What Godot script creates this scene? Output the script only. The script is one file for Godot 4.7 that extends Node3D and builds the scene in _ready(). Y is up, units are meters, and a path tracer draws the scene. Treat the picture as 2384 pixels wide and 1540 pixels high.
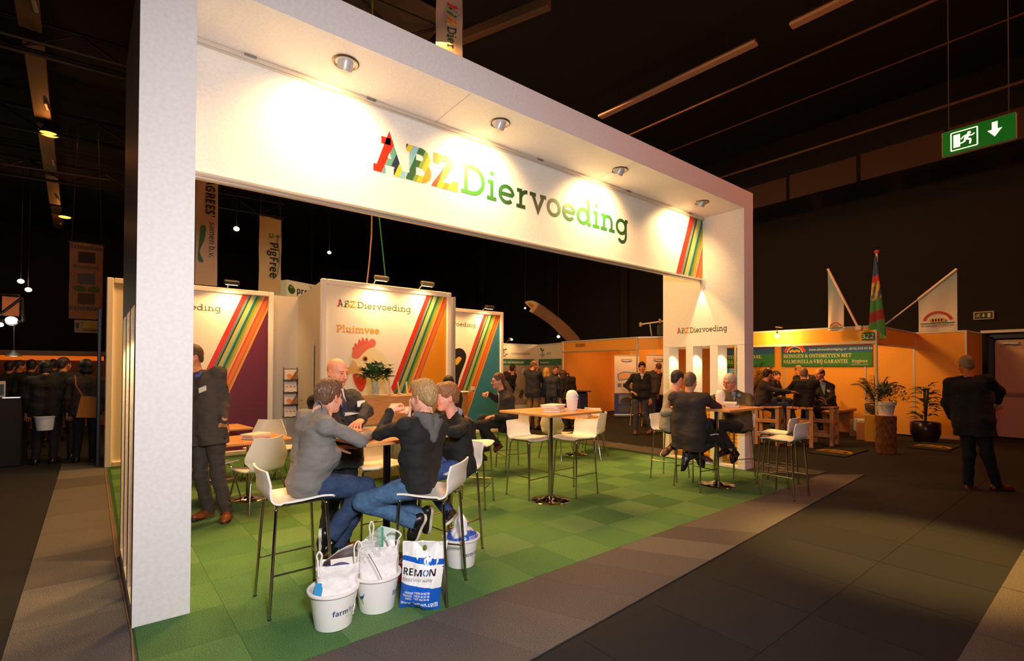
extends Node3D
# An exhibition hall: a lit white portal with a company sign, a stand with bar tables behind it, and dark aisles with other booths.

func _ready():
	# ---- camera
	var cam := Camera3D.new()
	cam.name = "camera"
	add_child(cam)
	var yaw := 0.66236; var pit := 0.01393; var rol := 0.00315
	var f := Vector3(sin(yaw) * cos(pit), sin(pit), -cos(yaw) * cos(pit))
	var r := Vector3(cos(yaw), 0, sin(yaw))
	var u := r.cross(f)
	var r2 := r * cos(rol) + u * sin(rol)
	cam.transform = Transform3D(Basis(r2, r2.cross(f), -f), Vector3(0.0041, 1.6, 3.7673))
	cam.projection = Camera3D.PROJECTION_FRUSTUM
	cam.near = 0.05; cam.far = 120.0
	cam.size = 2.0 * 0.05 * 770.0 / 1121.88
	cam.frustum_offset = Vector2(0, 73.15 / 1121.88 * 0.05)
	cam.current = true
	# ---- surroundings
	var we := WorldEnvironment.new()
	we.name = "surroundings"
	var e := Environment.new()
	e.background_mode = Environment.BG_COLOR
	e.background_color = Color(0, 0, 0)
	e.tonemap_mode = Environment.TONE_MAPPER_LINEAR
	e.tonemap_exposure = 1.2
	e.sdfgi_enabled = true; e.ssao_enabled = true; e.ssil_enabled = true
	we.environment = e
	add_child(we)
	# ---- large lights: the photographer's flash and the hall's ceiling floods
	spot("flash_light", Vector3(0.3, 2.25, 3.95), Vector3(2.6, 1.3, -1.0), Color(1.0, 0.97, 0.96), 13.5, 70, 0.25, 0.9)
	area("hall_flood_light", Vector3(0.9, 7.0, -4.3), Vector3(2.6, 0, -1.8), Vector2(1.6, 1.2), Color(1.0, 0.76, 0.46), 26.0)
	area("hall_flood_light", Vector3(4.4, 7.4, -4.6), Vector3(5.0, 0, -1.0), Vector2(2.4, 1.4), Color(1.0, 0.72, 0.36), 54.0)
	area("hall_flood_light", Vector3(10.5, 8.2, 5.5), Vector3(7.5, 2.5, 0), Vector2(2, 2), Color(1.0, 0.52, 0.36), 22.0)
	area("hall_flood_light", Vector3(9.5, 8.4, -4.0), Vector3(11.0, 0, -4.5), Vector2(3, 3), Color(1.0, 0.68, 0.4), 11.0)
	spot("floor_spot_light", Vector3(8.2, 8.2, 4.6), Vector3(5.4, 0, 2.55), Color(1.0, 0.8, 0.42), 160.0, 9, 0.1, 0.8)
	room()
	portal()
	stand()
	furniture()
	floor_things()
	booths()
	rigging()
	folk()

func spot(nm: String, at: Vector3, to: Vector3, c: Color, en: float, ang: float, size := 0.05, blend := 0.6, par: Node = null) -> SpotLight3D:
	var l := SpotLight3D.new()
	l.name = nm
	(par if par else self).add_child(l, true)
	l.transform = Transform3D(look(to - at, Vector3.UP if absf((to - at).normalized().y) < 0.97 else Vector3(0, 0, 1)), at)
	l.light_color = c; l.light_energy = en; l.spot_angle = ang; l.spot_angle_attenuation = blend
	l.spot_range = 60; l.light_size = size; l.shadow_enabled = true; l.spot_attenuation = 2
	return l

func area(nm: String, at: Vector3, to: Vector3, sz: Vector2, c: Color, en: float) -> AreaLight3D:
	var l := AreaLight3D.new()
	l.name = nm
	add_child(l, true)
	l.transform = Transform3D(look(to - at, Vector3.UP if absf((to - at).normalized().y) < 0.97 else Vector3(0, 0, 1)), at)
	l.area_size = sz; l.light_color = c; l.light_energy = en; l.area_range = 60; l.shadow_enabled = true
	return l

func omni(nm: String, at: Vector3, c: Color, en: float, size := 0.05, par: Node = null) -> OmniLight3D:
	var l := OmniLight3D.new()
	l.name = nm
	(par if par else self).add_child(l, true)
	l.position = at
	l.light_color = c; l.light_energy = en; l.omni_range = 40; l.light_size = size; l.shadow_enabled = true; l.omni_attenuation = 2
	return l

func P2(x: float, y: float) -> Vector2: return Vector2(x, y)

# ---------------------------------------------------------------- the hall
func room():
	var blk := M("121011", 0.9)
	var fl := struct("floor", Bx(Vector3(1.5, -0.156, -11), Vector3(38, 0.3, 42)), M("1f1c1b", 0.95, 0.0, {"tex": "carpet"}), "black carpet tile floor of the exhibition hall")
	var rg := RandomNumberGenerator.new()
	rg.seed = 11
	var tones := ["1f1c1b", "252120", "1a1716", "221e1d"]
	var tile := []
	for t in tones:
		var g := Geo.new(); g.box(Vector3(0, -0.003, 0), Vector3(0.696, 0.006, 0.696), 0.002)
		tile.append(g.mesh(M(t, 0.95, 0.0, {"tex": "carpet"})))
	for ix in 14:
		for iz in 6:
			var x := 0.35 + ix * 0.7; var z := 2.12 + iz * 0.7
			if x - z < -2.6 or z > 5.6: continue
			var o := put_mesh(fl, "carpet_tile", tile[rg.randi() % 4])
			o.position = Vector3(x, 0, z)
	# a lighter strip of carpet of the next stand at the edge of the frame
	var lg := Geo.new()
	for i in 7: lg.prism([P2(3.05 + i * 1.0, -3.17), P2(4.04 + i * 1.0, -3.17), P2(4.04 + i * 1.0, -3.9), P2(3.05 + i * 1.0, -3.9)], 0.004, Transform3D(Basis(Vector3(1, 0, 0), Vector3(0, 0, -1), Vector3(0, 1, 0)), Vector3.ZERO))
	struct("floor", lg, M("8b7c72", 0.95, 0.0, {"tex": "carpet"}), "grey carpet strip of the opposite stand by the photographer")
	struct("ceiling", Bx(Vector3(1.5, 9.15, -11), Vector3(38, 0.3, 42)), blk, "black ceiling of the exhibition hall")
	struct("wall_right", Bx(Vector3(16.45, 4.5, -11), Vector3(0.3, 9, 42)), M("151112", 0.85), "black hall wall behind the booths")
	struct("wall_back", Bx(Vector3(1.5, 4.5, -31.8), Vector3(38, 9, 0.3)), blk, "black far wall of the hall")
	struct("wall_left", Bx(Vector3(-17.3, 4.5, -11), Vector3(0.3, 9, 42)), blk, "black hall wall beyond the aisle")
	struct("wall_front", Bx(Vector3(1.5, 4.5, 9.8), Vector3(38, 9, 0.3)), blk, "black hall wall behind the photographer")
	for z in [-9.3, -14.0, -20.0]:
		struct("trim_1", Bx(Vector3(16.22, 4.5, z), Vector3(0.16, 9, 0.35), 0.01), M("1d1614", 0.8), "dark steel column of the hall wall")
	# exit doors
	var dg := Geo.new()
	dg.box(Vector3(16.24, 1.2, 2.9), Vector3(0.1, 2.4, 0.14), 0.005)
	var frame := Geo.new()
	frame.box(Vector3(16.22, 1.2, 1.72), Vector3(0.16, 2.4, 0.1), 0.005)
	frame.box(Vector3(16.22, 2.4, 3.0), Vector3(0.16, 0.1, 2.6), 0.005)
	var d := struct("door_1", frame, M("39404a", 0.4, 0.5), "grey steel frame of the wide exit doors")
	put(d, "door_leaf", Bx(Vector3(16.24, 1.17, 2.37), Vector3(0.06, 2.3, 1.18), 0.006), M("d8b496", 0.55, 0.0, {"tex": "plaster"}))
	put(d, "door_leaf", Bx(Vector3(16.24, 1.17, 3.57), Vector3(0.06, 2.3, 1.18), 0.006), M("d8b496", 0.55, 0.0, {"tex": "plaster"}))
	var pb := Geo.new()
	pb.box(Vector3(16.16, 1.06, 2.4), Vector3(0.03, 0.04, 1.0), 0.008)
	pb.box(Vector3(16.18, 1.06, 1.95), Vector3(0.05, 0.06, 0.05), 0.006); pb.box(Vector3(16.18, 1.06, 2.85), Vector3(0.05, 0.06, 0.05), 0.006)
	put(d, "push_bar", pb, M("b98a5a", 0.4, 0.4))
	var cl := Geo.new()
	cl.box(Vector3(16.17, 2.24, 2.05), Vector3(0.06, 0.06, 0.28), 0.008); cl.box(Vector3(16.12, 2.21, 2.2), Vector3(0.02, 0.015, 0.3), 0.004)
	put(d, "door_closer", cl, M("c8c4c0", 0.35, 0.7))
	var tg := Geo.new()
	tg.box(Vector3(16.15, 2.52, 3.0), Vector3(0.12, 0.07, 2.9), 0.006)
	struct("trim_2", tg, M("d9d5d0", 0.4, 0.3), "pale rail over the exit doors")
	# exit sign on the wall
	var s := T("exit_sign", "small unlit exit sign with white pictograms on the black wall over the doors", "sign", Vector3(16.28, 2.93, 1.59))
	put(s, "frame", Bx(Vector3(-0.02, 0, 0), Vector3(0.04, 0.2, 0.37), 0.008), M("b9a98a", 0.5))
	put(s, "sign_face", Bx(Vector3(-0.042, 0, 0), Vector3(0.006, 0.15, 0.31)), M("0e3a24", 0.4))
	var pg := Geo.new()
	pg.col = Color.WHITE
	var xf := Transform3D(Basis(Vector3(0, 0, 1), Vector3(0, 1, 0), Vector3(-1, 0, 0)), Vector3(-0.047, 0, 0))
	runner(pg, xf.translated_local(Vector3(-0.09, 0, 0)).scaled_local(Vector3.ONE * 0.11))
	arrow(pg, xf.scaled_local(Vector3.ONE * 0.09))
	pg.poly([P2(0.07, -0.05), P2(0.12, -0.05), P2(0.12, 0.05), P2(0.07, 0.05)], xf)
	put(s, "pictogram", pg, M("d8d8c8", 0.5))

func runner(g: Geo, xf: Transform3D):   # running figure in a 1 x 1 box
	g.poly(arc(P2(0.06, 0.36), 0.1, 0, 330, 14), xf)
	for q in [[P2(0.02, 0.26), P2(-0.12, 0.0), 0.2], [P2(-0.05, 0.2), P2(0.2, 0.14), 0.09], [P2(0.2, 0.14), P2(0.34, 0.24), 0.08], [P2(0.0, 0.24), P2(-0.22, 0.2), 0.09], [P2(-0.22, 0.2), P2(-0.36, 0.04), 0.08], [P2(-0.1, 0.0), P2(0.14, -0.12), 0.12], [P2(0.14, -0.12), P2(0.1, -0.42), 0.1], [P2(-0.12, 0.0), P2(-0.2, -0.2), 0.12], [P2(-0.2, -0.2), P2(-0.46, -0.24), 0.09]]:
		for st in stroke([q[0], q[1]], q[2]): g.poly(st, xf)

func arrow(g: Geo, xf: Transform3D):
	g.poly([P2(-0.14, 0.5), P2(0.14, 0.5), P2(0.14, 0.0), P2(0.36, 0.0), P2(0, -0.5), P2(-0.36, 0.0), P2(-0.14, 0.0)], xf)

# ---------------------------------------------------------------- portal
const L := 7.631
const HT := 4.479
const HS := 4.183

func portal():
	var wh := M("efeceb", 0.55, 0.0, {"tex": "plaster"})
	var p := T("entrance_portal", "tall white portal of two towers and a beam carrying the company sign", "portal")
	# near tower, its outer side a little wider at the back
	var g := Geo.new()
	var X0 := [0.0, -0.09]
	var ys := [[0.0, 0.1], [2.0, HS]]
	for y in ys:
		g.prism([P2(0, 0), P2(0.297, 0), P2(0.297, 1.5), P2(-0.09, 1.5)], y[1] - y[0], Transform3D(Basis(Vector3(1, 0, 0), Vector3(0, 0, -1), Vector3(0, 1, 0)), Vector3(0, y[0], 0)))
	for z in [[0.0, 0.12], [0.45, 0.58], [0.9, 1.03], [1.37, 1.5]]:
		g.prism([P2(-0.06 * z[0], z[0]), P2(0.297, z[0]), P2(0.297, z[1]), P2(-0.06 * z[1], z[1])], 1.9, Transform3D(Basis(Vector3(1, 0, 0), Vector3(0, 0, -1), Vector3(0, 1, 0)), Vector3(0, 0.1, 0)))
	put(p, "tower", g, wh)
	# far tower with three open niches
	g = Geo.new()
	g.box(Vector3(L + 0.147, 3.09, -0.75), Vector3(0.294, 2.186, 1.5))
	g.box(Vector3(L + 0.147, 0.02, -0.75), Vector3(0.294, 0.04, 1.5))
	for z in [[0.0, 0.12], [0.445, 0.585], [0.9, 1.035], [1.372, 1.5]]:
		g.box(Vector3(L + 0.147, 1.02, -(z[0] + z[1]) * 0.5), Vector3(0.294, 1.96, z[1] - z[0]))
	put(p, "tower", g, wh)
	g = Geo.new()
	g.box(Vector3(3.96, (HS + HT) * 0.5, -0.75), Vector3(7.94, HT - HS, 1.5))
	put(p, "beam", g, wh)
	# joints of the soffit boards
	for x in [2.45, 4.9]:
		put(p, "soffit_joint", Bx(Vector3(x, HS - 0.001, -0.36), Vector3(0.006, 0.004, 0.68)), M("b9b4b0", 0.7))
	# recessed sign
	g = Bx(Vector3(3.964, 3.64, -0.745), Vector3(7.334, 1.06, 0.06))
	var sp := put(p, "sign_panel", g, M("f2eee8", 0.5, 0.0, {"tex": "plaster"}))
	g = Geo.new()
	g.box(Vector3(3.964, HS - 0.022, -0.70), Vector3(7.334, 0.044, 0.05), 0.006)
	g.box(Vector3(3.964, 3.118, -0.70), Vector3(7.334, 0.03, 0.055), 0.006)
	g.box(Vector3(3.964, 3.093, -0.725), Vector3(7.334, 0.022, 0.05), 0.006)
	put(p, "rail", g, M("d8cfc4", 0.35, 0.6))
	for x in [0.72, 1.75, 3.9, 5.6, 7.2]:
		put(p, "rail_clip", Bx(Vector3(x, HS - 0.008, -0.672), Vector3(0.09, 0.018, 0.02), 0.003), M("8f8a86", 0.4, 0.6))
	g = Geo.new()
	g.prism([P2(-0.05, 0.06), P2(0.05, 0.06), P2(0.0, -0.08)], 0.06, Transform3D(Basis(), Vector3(7.585, 3.05, -0.72)))
	put(p, "corner_cover", g, M("dcd6d0", 0.5))
	g = Geo.new()
	slab(g, "ABZ", 0.471, 0.95, Transform3D(Basis(), Vector3(1.79, 3.53, -0.712)), "band", Color.WHITE, 0.15)
	put(sp, "logo_letters", g, VC(0.4))
	g = Geo.new()
	slab(g, "Diervoeding", 0.471, 2.88, Transform3D(Basis(), Vector3(2.765, 3.53, -0.712)), "fade", Color.WHITE, 0.097)
	put(sp, "word_letters", g, VC(0.4))
	g = Geo.new()
	bands(g, 6.84, 3.14, 4.14, 0.405, 7.63, 0.8, Transform3D(Basis(), Vector3(0, 0, -0.713)))
	put(sp, "coloured_bands", g, VC(0.4))
	# lettering on the far tower
	var side := Basis(Vector3(0, 0, 1), Vector3(0, 1, 0), Vector3(-1, 0, 0))
	g = Geo.new()
	var w := 0.3
	slab(g, "ABZ", 0.135, 0.24, Transform3D(side, Vector3(L - 0.002, 2.235, -1.21)), "band", Color.WHITE, 0.13)
	slab(g, "Diervoeding", 0.135, 0.68, Transform3D(side, Vector3(L - 0.002, 2.235, -0.962)), "one", lin("4a4a2c"), 0.1)
	put(p, "tower_lettering", g, VC(0.5))
	# golden posters at the back of the niches
	for z in [-0.282, -0.742, -1.204]:
		var q := put(p, "niche_panel", Bx(Vector3(L + 0.14, 0.53, z), Vector3(0.02, 0.98, 0.3)), M("9c7420", 0.5))
		g = Geo.new()
		var tf := Transform3D(Basis(Vector3(0, 1, 0), Vector3(0, 0, -1), Vector3(-1, 0, 0)), Vector3(L + 0.127, 0.12, z + 0.1))
		slab(g, "Pluimvee", 0.24, 0.8, tf, "one", lin("ee9c1c"), 0.13)
		put(q, "lettering", g, VC(0.5))
	# small lamps under the heads of the niches
	var nl := ["in the niche nearest the aisle", "in the middle niche", "in the niche nearest the booths"]
	for k in 6:
		var z: float = [-0.282, -0.742, -1.204][k % 3]
		var lt := T("niche_light", "small recessed spotlight " + nl[k % 3] + (" of the far tower" if k < 3 else " of the near tower"), "spotlight", Vector3(L + 0.1 if k < 3 else 0.13, 2.0, z), "niche lights of the towers")
		g = Geo.new(); g.lathe([P2(0.0, -0.004), P2(0.028, -0.004), P2(0.034, -0.008), P2(0.036, 0.0)], 16)
		put(lt, "trim_ring", g, M("d8d4cc", 0.3, 0.6))
		g = Geo.new(); g.lathe([P2(0.0, -0.007), P2(0.022, -0.006)], 14)
		put(lt, "lamp_glass", g, M("fff4d8", 0.3, 0.0, {"emission_enabled": true, "emission": Color(1.0, 0.9, 0.65), "emission_energy_multiplier": 3.0}))
		spot("niche_glow_light", Vector3(0, -0.02, 0), Vector3(0, -1, 0), Color(1, 0.82, 0.55), 0.8, 50, 0.02, 0.5, lt)
	# gimbal downlights in the soffit
	for x in [1.37, 2.99, 4.92, 6.87]:
		downlight(x)
	spot("sign_corner_light", Vector3(7.603, 3.0, -0.73), Vector3(7.612, 1.0, -0.73), Color(1, 0.86, 0.6), 1.1, 21, 0.008, 0.12)

const DL := ["first downlight in the soffit, nearest the photographer", "second downlight of the soffit, over the red letter of the sign", "third downlight of the soffit, over the green end of the sign", "last downlight of the soffit, close to the far tower"]
var dl_n := 0

func downlight(x: float):
	var t := T("downlight", DL[dl_n], "downlight", Vector3(x, HS, -0.28), "downlights in the soffit of the portal")
	dl_n += 1
	var g := Geo.new()
	g.lathe([P2(0.088, 0.002), P2(0.108, 0.0), P2(0.11, -0.006), P2(0.1, -0.012), P2(0.086, -0.006), P2(0.084, 0.03)], 32)
	put(t, "trim_ring", g, M("5d4a38", 0.35, 0.5))
	g = Geo.new()
	g.lathe([P2(0.06, 0.0), P2(0.084, -0.004), P2(0.085, 0.02)], 32)
	put(t, "collar", g, M("f0ebe4", 0.4))
	var tb := Basis(Vector3(1, 0, 0), deg_to_rad(38))
	g = Geo.new()
	g.lathe([P2(0.0, 0.05), P2(0.05, 0.045), P2(0.062, 0.02), P2(0.064, -0.05), P2(0.058, -0.05), P2(0.052, -0.02), P2(0.0, -0.01)], 28, Transform3D(tb, Vector3(0, -0.005, 0)))
	put(t, "lamp_head", g, M("cdc8c6", 0.4, 0.2))
	g = Geo.new()
	g.lathe([P2(0.0, -0.046), P2(0.05, -0.044), P2(0.052, -0.03)], 24, Transform3D(tb, Vector3(0, -0.005, 0)))
	put(t, "lamp_glass", g, M("fff2d0", 0.3, 0.0, {"emission_enabled": true, "emission": Color(1.0, 0.86, 0.6), "emission_energy_multiplier": 4.0}))
	var d := tb * Vector3(0, -1, 0)
	spot("downlight_beam_light", Vector3(0, -0.005, 0) + d * 0.055, d * 1.0, Color(1.0, 0.8, 0.52), 4.0, 68, 0.045, 1.0, t)

# ---------------------------------------------------------------- stand: carpet, panels, counter
func stand():
	var rg := RandomNumberGenerator.new()
	rg.seed = 4
	var base := Geo.new()
	base.prism([P2(0.02, -0.99), P2(7.75, -0.88), P2(7.55, 6.6), P2(-0.36, 6.6)], 0.006, Transform3D(Basis(Vector3(1, 0, 0), Vector3(0, 0, -1), Vector3(0, 1, 0)), Vector3(0, -0.003, 0)))
	var ca := struct("floor", base, M("3a7a2c", 0.95, 0.0, {"tex": "carpet"}), "green carpet of two tones of tiles under the stand")
	for ix in range(0, 16):
		for iz in range(-2, 13):
			var x0 := 0.012 + ix * 0.473; var z0 := -iz * 0.4625
			var t: String
			if (ix + iz) % 2 == 0: t = ["80be66", "88be70", "78b660"][rg.randi() % 3]
			else: t = ["6cac5c", "64a254", "74b464"][rg.randi() % 3]
			var zb := z0 - 0.4625
			if zb < -6.3: continue
			if ix == 15 and z0 < -4.7: continue
			if iz == -2: z0 = 0.985 - 0.0135 * x0
			var g := Geo.new()
			var pts := []
			for c in [[x0, z0], [x0 + 0.471, z0], [x0 + 0.471, zb + 0.002], [x0, zb + 0.002]]:
				pts.append(P2(c[0] + c[1] * 0.05, -c[1]))
			g.prism(pts, 0.004, Transform3D(Basis(Vector3(1, 0, 0), Vector3(0, 0, -1), Vector3(0, 1, 0)), Vector3(0, 0.0015, 0)))
			put(ca, "carpet_tile", g, M(t, 0.95, 0.0, {"tex": "carpet"}))
	# grey border
	var gb := Geo.new()
	gb.prism([P2(0.02, -0.995), P2(8.25, -0.87), P2(8.8, -1.265), P2(0.3, -1.825)], 0.004, Transform3D(Basis(Vector3(1, 0, 0), Vector3(0, 0, -1), Vector3(0, 1, 0)), Vector3(0, -0.002, 0)))
	var bo := struct("floor", gb, M("857d79", 0.95, 0.0, {"tex": "carpet"}), "grey carpet border round the green stand floor")
	var gm := ["8f8782", "837b77", "989089", "7b736f"]
	for i in 17:
		var a := float(i) / 17; var b := (i + 0.995) / 17
		var fr := func(t): return P2(lerpf(0.02, 8.25, t), -lerpf(0.995, 0.87, t))
		var bk := func(t): return P2(lerpf(0.3, 8.8, t), -lerpf(1.825, 1.265, t))
		var g := Geo.new()
		g.prism([fr.call(a), fr.call(b), bk.call(b), bk.call(a)], 0.004, Transform3D(Basis(Vector3(1, 0, 0), Vector3(0, 0, -1), Vector3(0, 1, 0)), Vector3(0, 0.0005, 0)))
		put(bo, "carpet_tile", g, M(gm[rg.randi() % 4], 0.95, 0.0, {"tex": "carpet"}))
	for i in 9:
		var z := 0.83 - i * 0.65
		var g := Geo.new()
		g.prism([P2(7.6 if i > 0 else 8.2, -z), P2(8.55 - 0.06 * i, -z), P2(8.55 - 0.06 * i, -z + 0.646), P2(7.6, -z + 0.646)], 0.004, Transform3D(Basis(Vector3(1, 0, 0), Vector3(0, 0, -1), Vector3(0, 1, 0)), Vector3(0, -0.001, 0)))
		put(bo, "carpet_tile", g, M(gm[rg.randi() % 4], 0.95, 0.0, {"tex": "carpet"}))
	for i in 12:   # strip along the aisle beside the near tower
		var z := 1.9 - i * 0.75
		var g := Geo.new()
		g.prism([P2(-0.5 + 0.055 * (z - 1.0), -z), P2(0.0 + 0.055 * z, -z), P2(0.0 + 0.055 * (z - 0.746), -z + 0.746), P2(-0.5 + 0.055 * (z - 1.746), -z + 0.746)], 0.004, Transform3D(Basis(Vector3(1, 0, 0), Vector3(0, 0, -1), Vector3(0, 1, 0)), Vector3(0, 0.0, 0)))
		put(bo, "carpet_tile", g, M(gm[rg.randi() % 4], 0.95, 0.0, {"tex": "carpet"}))
	var eg := Geo.new()
	eg.tube([Vector3(0.03, 0.004, 1.2), Vector3(0.0, 0.004, 0.1), Vector3(-0.12, 0.004, -1.6), Vector3(-0.37, 0.004, -6.2)], 0.007, 6)
	one("edge_trim", eg, M("8a6a4c", 0.5, 0.3), "thin metal edging strip along the green carpet by the aisle", "edge trim")
	# framed panels
	panel(Vector3(-0.38, 0, -6.28), 2.44, 3.04, "6b1838", 1.052, 1.74, 2.905, "Varkens", "c0305a", "purple", "framed wall panel with purple corner behind the man in grey")
	panel(Vector3(2.326, 0, -4.2), 2.396, 3.04, "e79410", 3.483, 1.133, 2.905, "Pluimvee", "eaa43a", "hen", "framed wall panel with a white hen, coloured bands and yellow corner")
	panel(Vector3(4.99, 0, -6.11), 2.41, 3.04, "2f7f9e", 6.06, 1.07, 2.905, "Rundvee", "3a8fb0", "cow", "framed wall panel with a black cow, coloured bands and blue corner")
	# grey partitions between the panels
	var gw := M("cbc3bc", 0.6, 0.0, {"tex": "plaster"})
	var g := Geo.new(); g.box(Vector3(2.32, 1.5, -6.38), Vector3(0.52, 3.0, 0.06))
	struct("wall_partition", g, gw, "grey stand wall carrying the leaflet rack")
	g = Geo.new()
	g.prism([P2(2.335, 4.26), P2(2.385, 4.26), P2(2.62, 6.95), P2(2.57, 6.95)], 3.0, Transform3D(Basis(Vector3(1, 0, 0), Vector3(0, 0, -1), Vector3(0, 1, 0)), Vector3.ZERO))
	var cab := struct("wall_partition", g, gw, "grey stand wall with a flush door beside the hen panel")
	g = Geo.new()
	var dx := Basis(Vector3(0, 1, 0), deg_to_rad(85.0))
	g.box(Vector3(2.38, 1.02, -5.05), Vector3(0.012, 2.04, 0.82), 0.003, Basis(Vector3(0, 1, 0), deg_to_rad(-5.0)))
	put(cab, "door_leaf", g, M("cdc5be", 0.6))
	g = Geo.new(); g.tube([Vector3(2.36, 1.02, -5.36), Vector3(2.32, 1.02, -5.36), Vector3(2.32, 1.02, -5.26)], 0.008, 8)
	put(cab, "door_handle", g, M("9a8a74", 0.3, 0.8))
	g = Geo.new(); g.box(Vector3(4.9, 1.5, -5.25), Vector3(0.06, 3.0, 1.8)); g.box(Vector3(4.7, 1.5, -4.3), Vector3(0.06, 3.0, 0.12))
	struct("wall_partition", g, gw, "grey stand wall between hen panel and cow panel")
	# arm lights over the panels
	var nm := ["black clamp light over the panel with the purple corner", "grey arm light over the hen panel, nearer the letters", "grey arm light over the hen panel, above the bands", "dark clamp light at the inner edge of the cow panel", "arm light over the bands of the cow panel"]
	var ps := [Vector3(1.32, 3.06, -6.1), Vector3(3.23, 3.06, -4.05), Vector3(4.09, 3.06, -4.05), Vector3(5.55, 3.05, -5.95), Vector3(6.79, 3.05, -5.95)]
	for i in 5:
		var t := T("panel_light", nm[i], "spotlight", ps[i], "arm lights on the stand panels")
		g = Geo.new(); g.tube([Vector3(-0.03, -0.03, -0.16), Vector3(-0.03, 0.02, -0.1), Vector3(-0.03, 0.05, 0.05)], 0.01, 8)
		put(t, "arm", g, M("cfc8be", 0.3, 0.7))
		g = Geo.new(); g.box(Vector3(0, 0.05, 0.12), Vector3(0.24, 0.075, 0.11), 0.015, Basis(Vector3(1, 0, 0), 0.3))
		put(t, "lamp_head", g, M(["3a3632", "8b8374", "8b8374", "3a3632", "4a443c"][i], 0.4, 0.4))
		g = Geo.new(); g.box(Vector3(0, 0.008, 0.1), Vector3(0.19, 0.006, 0.07), 0.002, Basis(Vector3(1, 0, 0), 0.3))
		put(t, "lamp_glass", g, M("fff0cc", 0.3, 0.0, {"emission_enabled": true, "emission": Color(1, 0.85, 0.58), "emission_energy_multiplier": 3.0}))
		spot("panel_beam_light", Vector3(0, -0.01, 0.11), Vector3(0, -1.0, -0.12), Color(1, 0.79, 0.52), 1.7, 75, 0.06, 0.8, t)
	rack()
	counter()

func panel(at: Vector3, w: float, h: float, corner: String, bx: float, by: float, top: float, word: String, wcol: String, pic: String, label: String):
	var p := T("wall_panel", label, "wall panel", at, "framed panels of the stand")
	var fr := M("efe6de", 0.5)
	put(p, "backing", Bx(Vector3(w * 0.5, h * 0.5, -0.05), Vector3(w - 0.02, h - 0.02, 0.04)), fr)
	for q in [[Vector3(0.045, h * 0.5, 0), Vector3(0.09, h, 0.09)], [Vector3(w - 0.045, h * 0.5, 0), Vector3(0.09, h, 0.09)], [Vector3(w * 0.5, h - 0.045, 0), Vector3(w - 0.18, 0.09, 0.09)], [Vector3(w * 0.5, 0.045, 0), Vector3(w - 0.18, 0.09, 0.09)]]:
		put(p, "frame", Bx(q[0], q[1], 0.012), fr)
	var yb := 0.09
	var face := put(p, "print", Bx(Vector3(w * 0.5, h * 0.5, -0.02), Vector3(w - 0.18, h - 0.18, 0.03)), M("f1e6d8", 0.5))
	var xf := Transform3D(Basis(), Vector3(0, 0, -0.003))
	var g := Geo.new()
	var slope := 0.402
	var x0: float = bx - at.x - (by - yb) * slope
	bands(g, x0, yb, h - 0.09, slope, w - 0.09, 0.53, xf, corner)
	put(face, "coloured_bands", g, VC(0.5))
	g = Geo.new()
	var tx := 0.26
	slab(g, "ABZ", 0.155, 0.32, Transform3D(Basis(), Vector3(tx, 2.61, -0.002)), "band", Color.WHITE, 0.13)
	slab(g, "Diervoeding", 0.155, 0.99, Transform3D(Basis(), Vector3(tx + 0.33, 2.61, -0.002)), "one", lin("55603a"), 0.09)
	put(face, "logo_letters", g, VC(0.5))
	if pic == "hen":
		g = Geo.new()
		slab(g, word, 0.17, 0.74, Transform3D(Basis(), Vector3(0.25, 2.19, -0.002)), "one", lin(wcol), 0.12)
		put(face, "word_letters", g, VC(0.5))
		hen(face)
	elif pic == "cow": cow(face)
	else:
		g = Geo.new()
		blob(g, [P2(0.75, 1.4), P2(0.85, 1.9), P2(1.0, 2.02), P2(1.14, 1.98), P2(1.12, 1.7), P2(1.3, 1.3), P2(1.0, 1.1)], "e8b49a", Transform3D(Basis(), Vector3(-0.2, 0, -0.0022)))
		put(face, "pig_print", g, VC(0.6))

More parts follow.
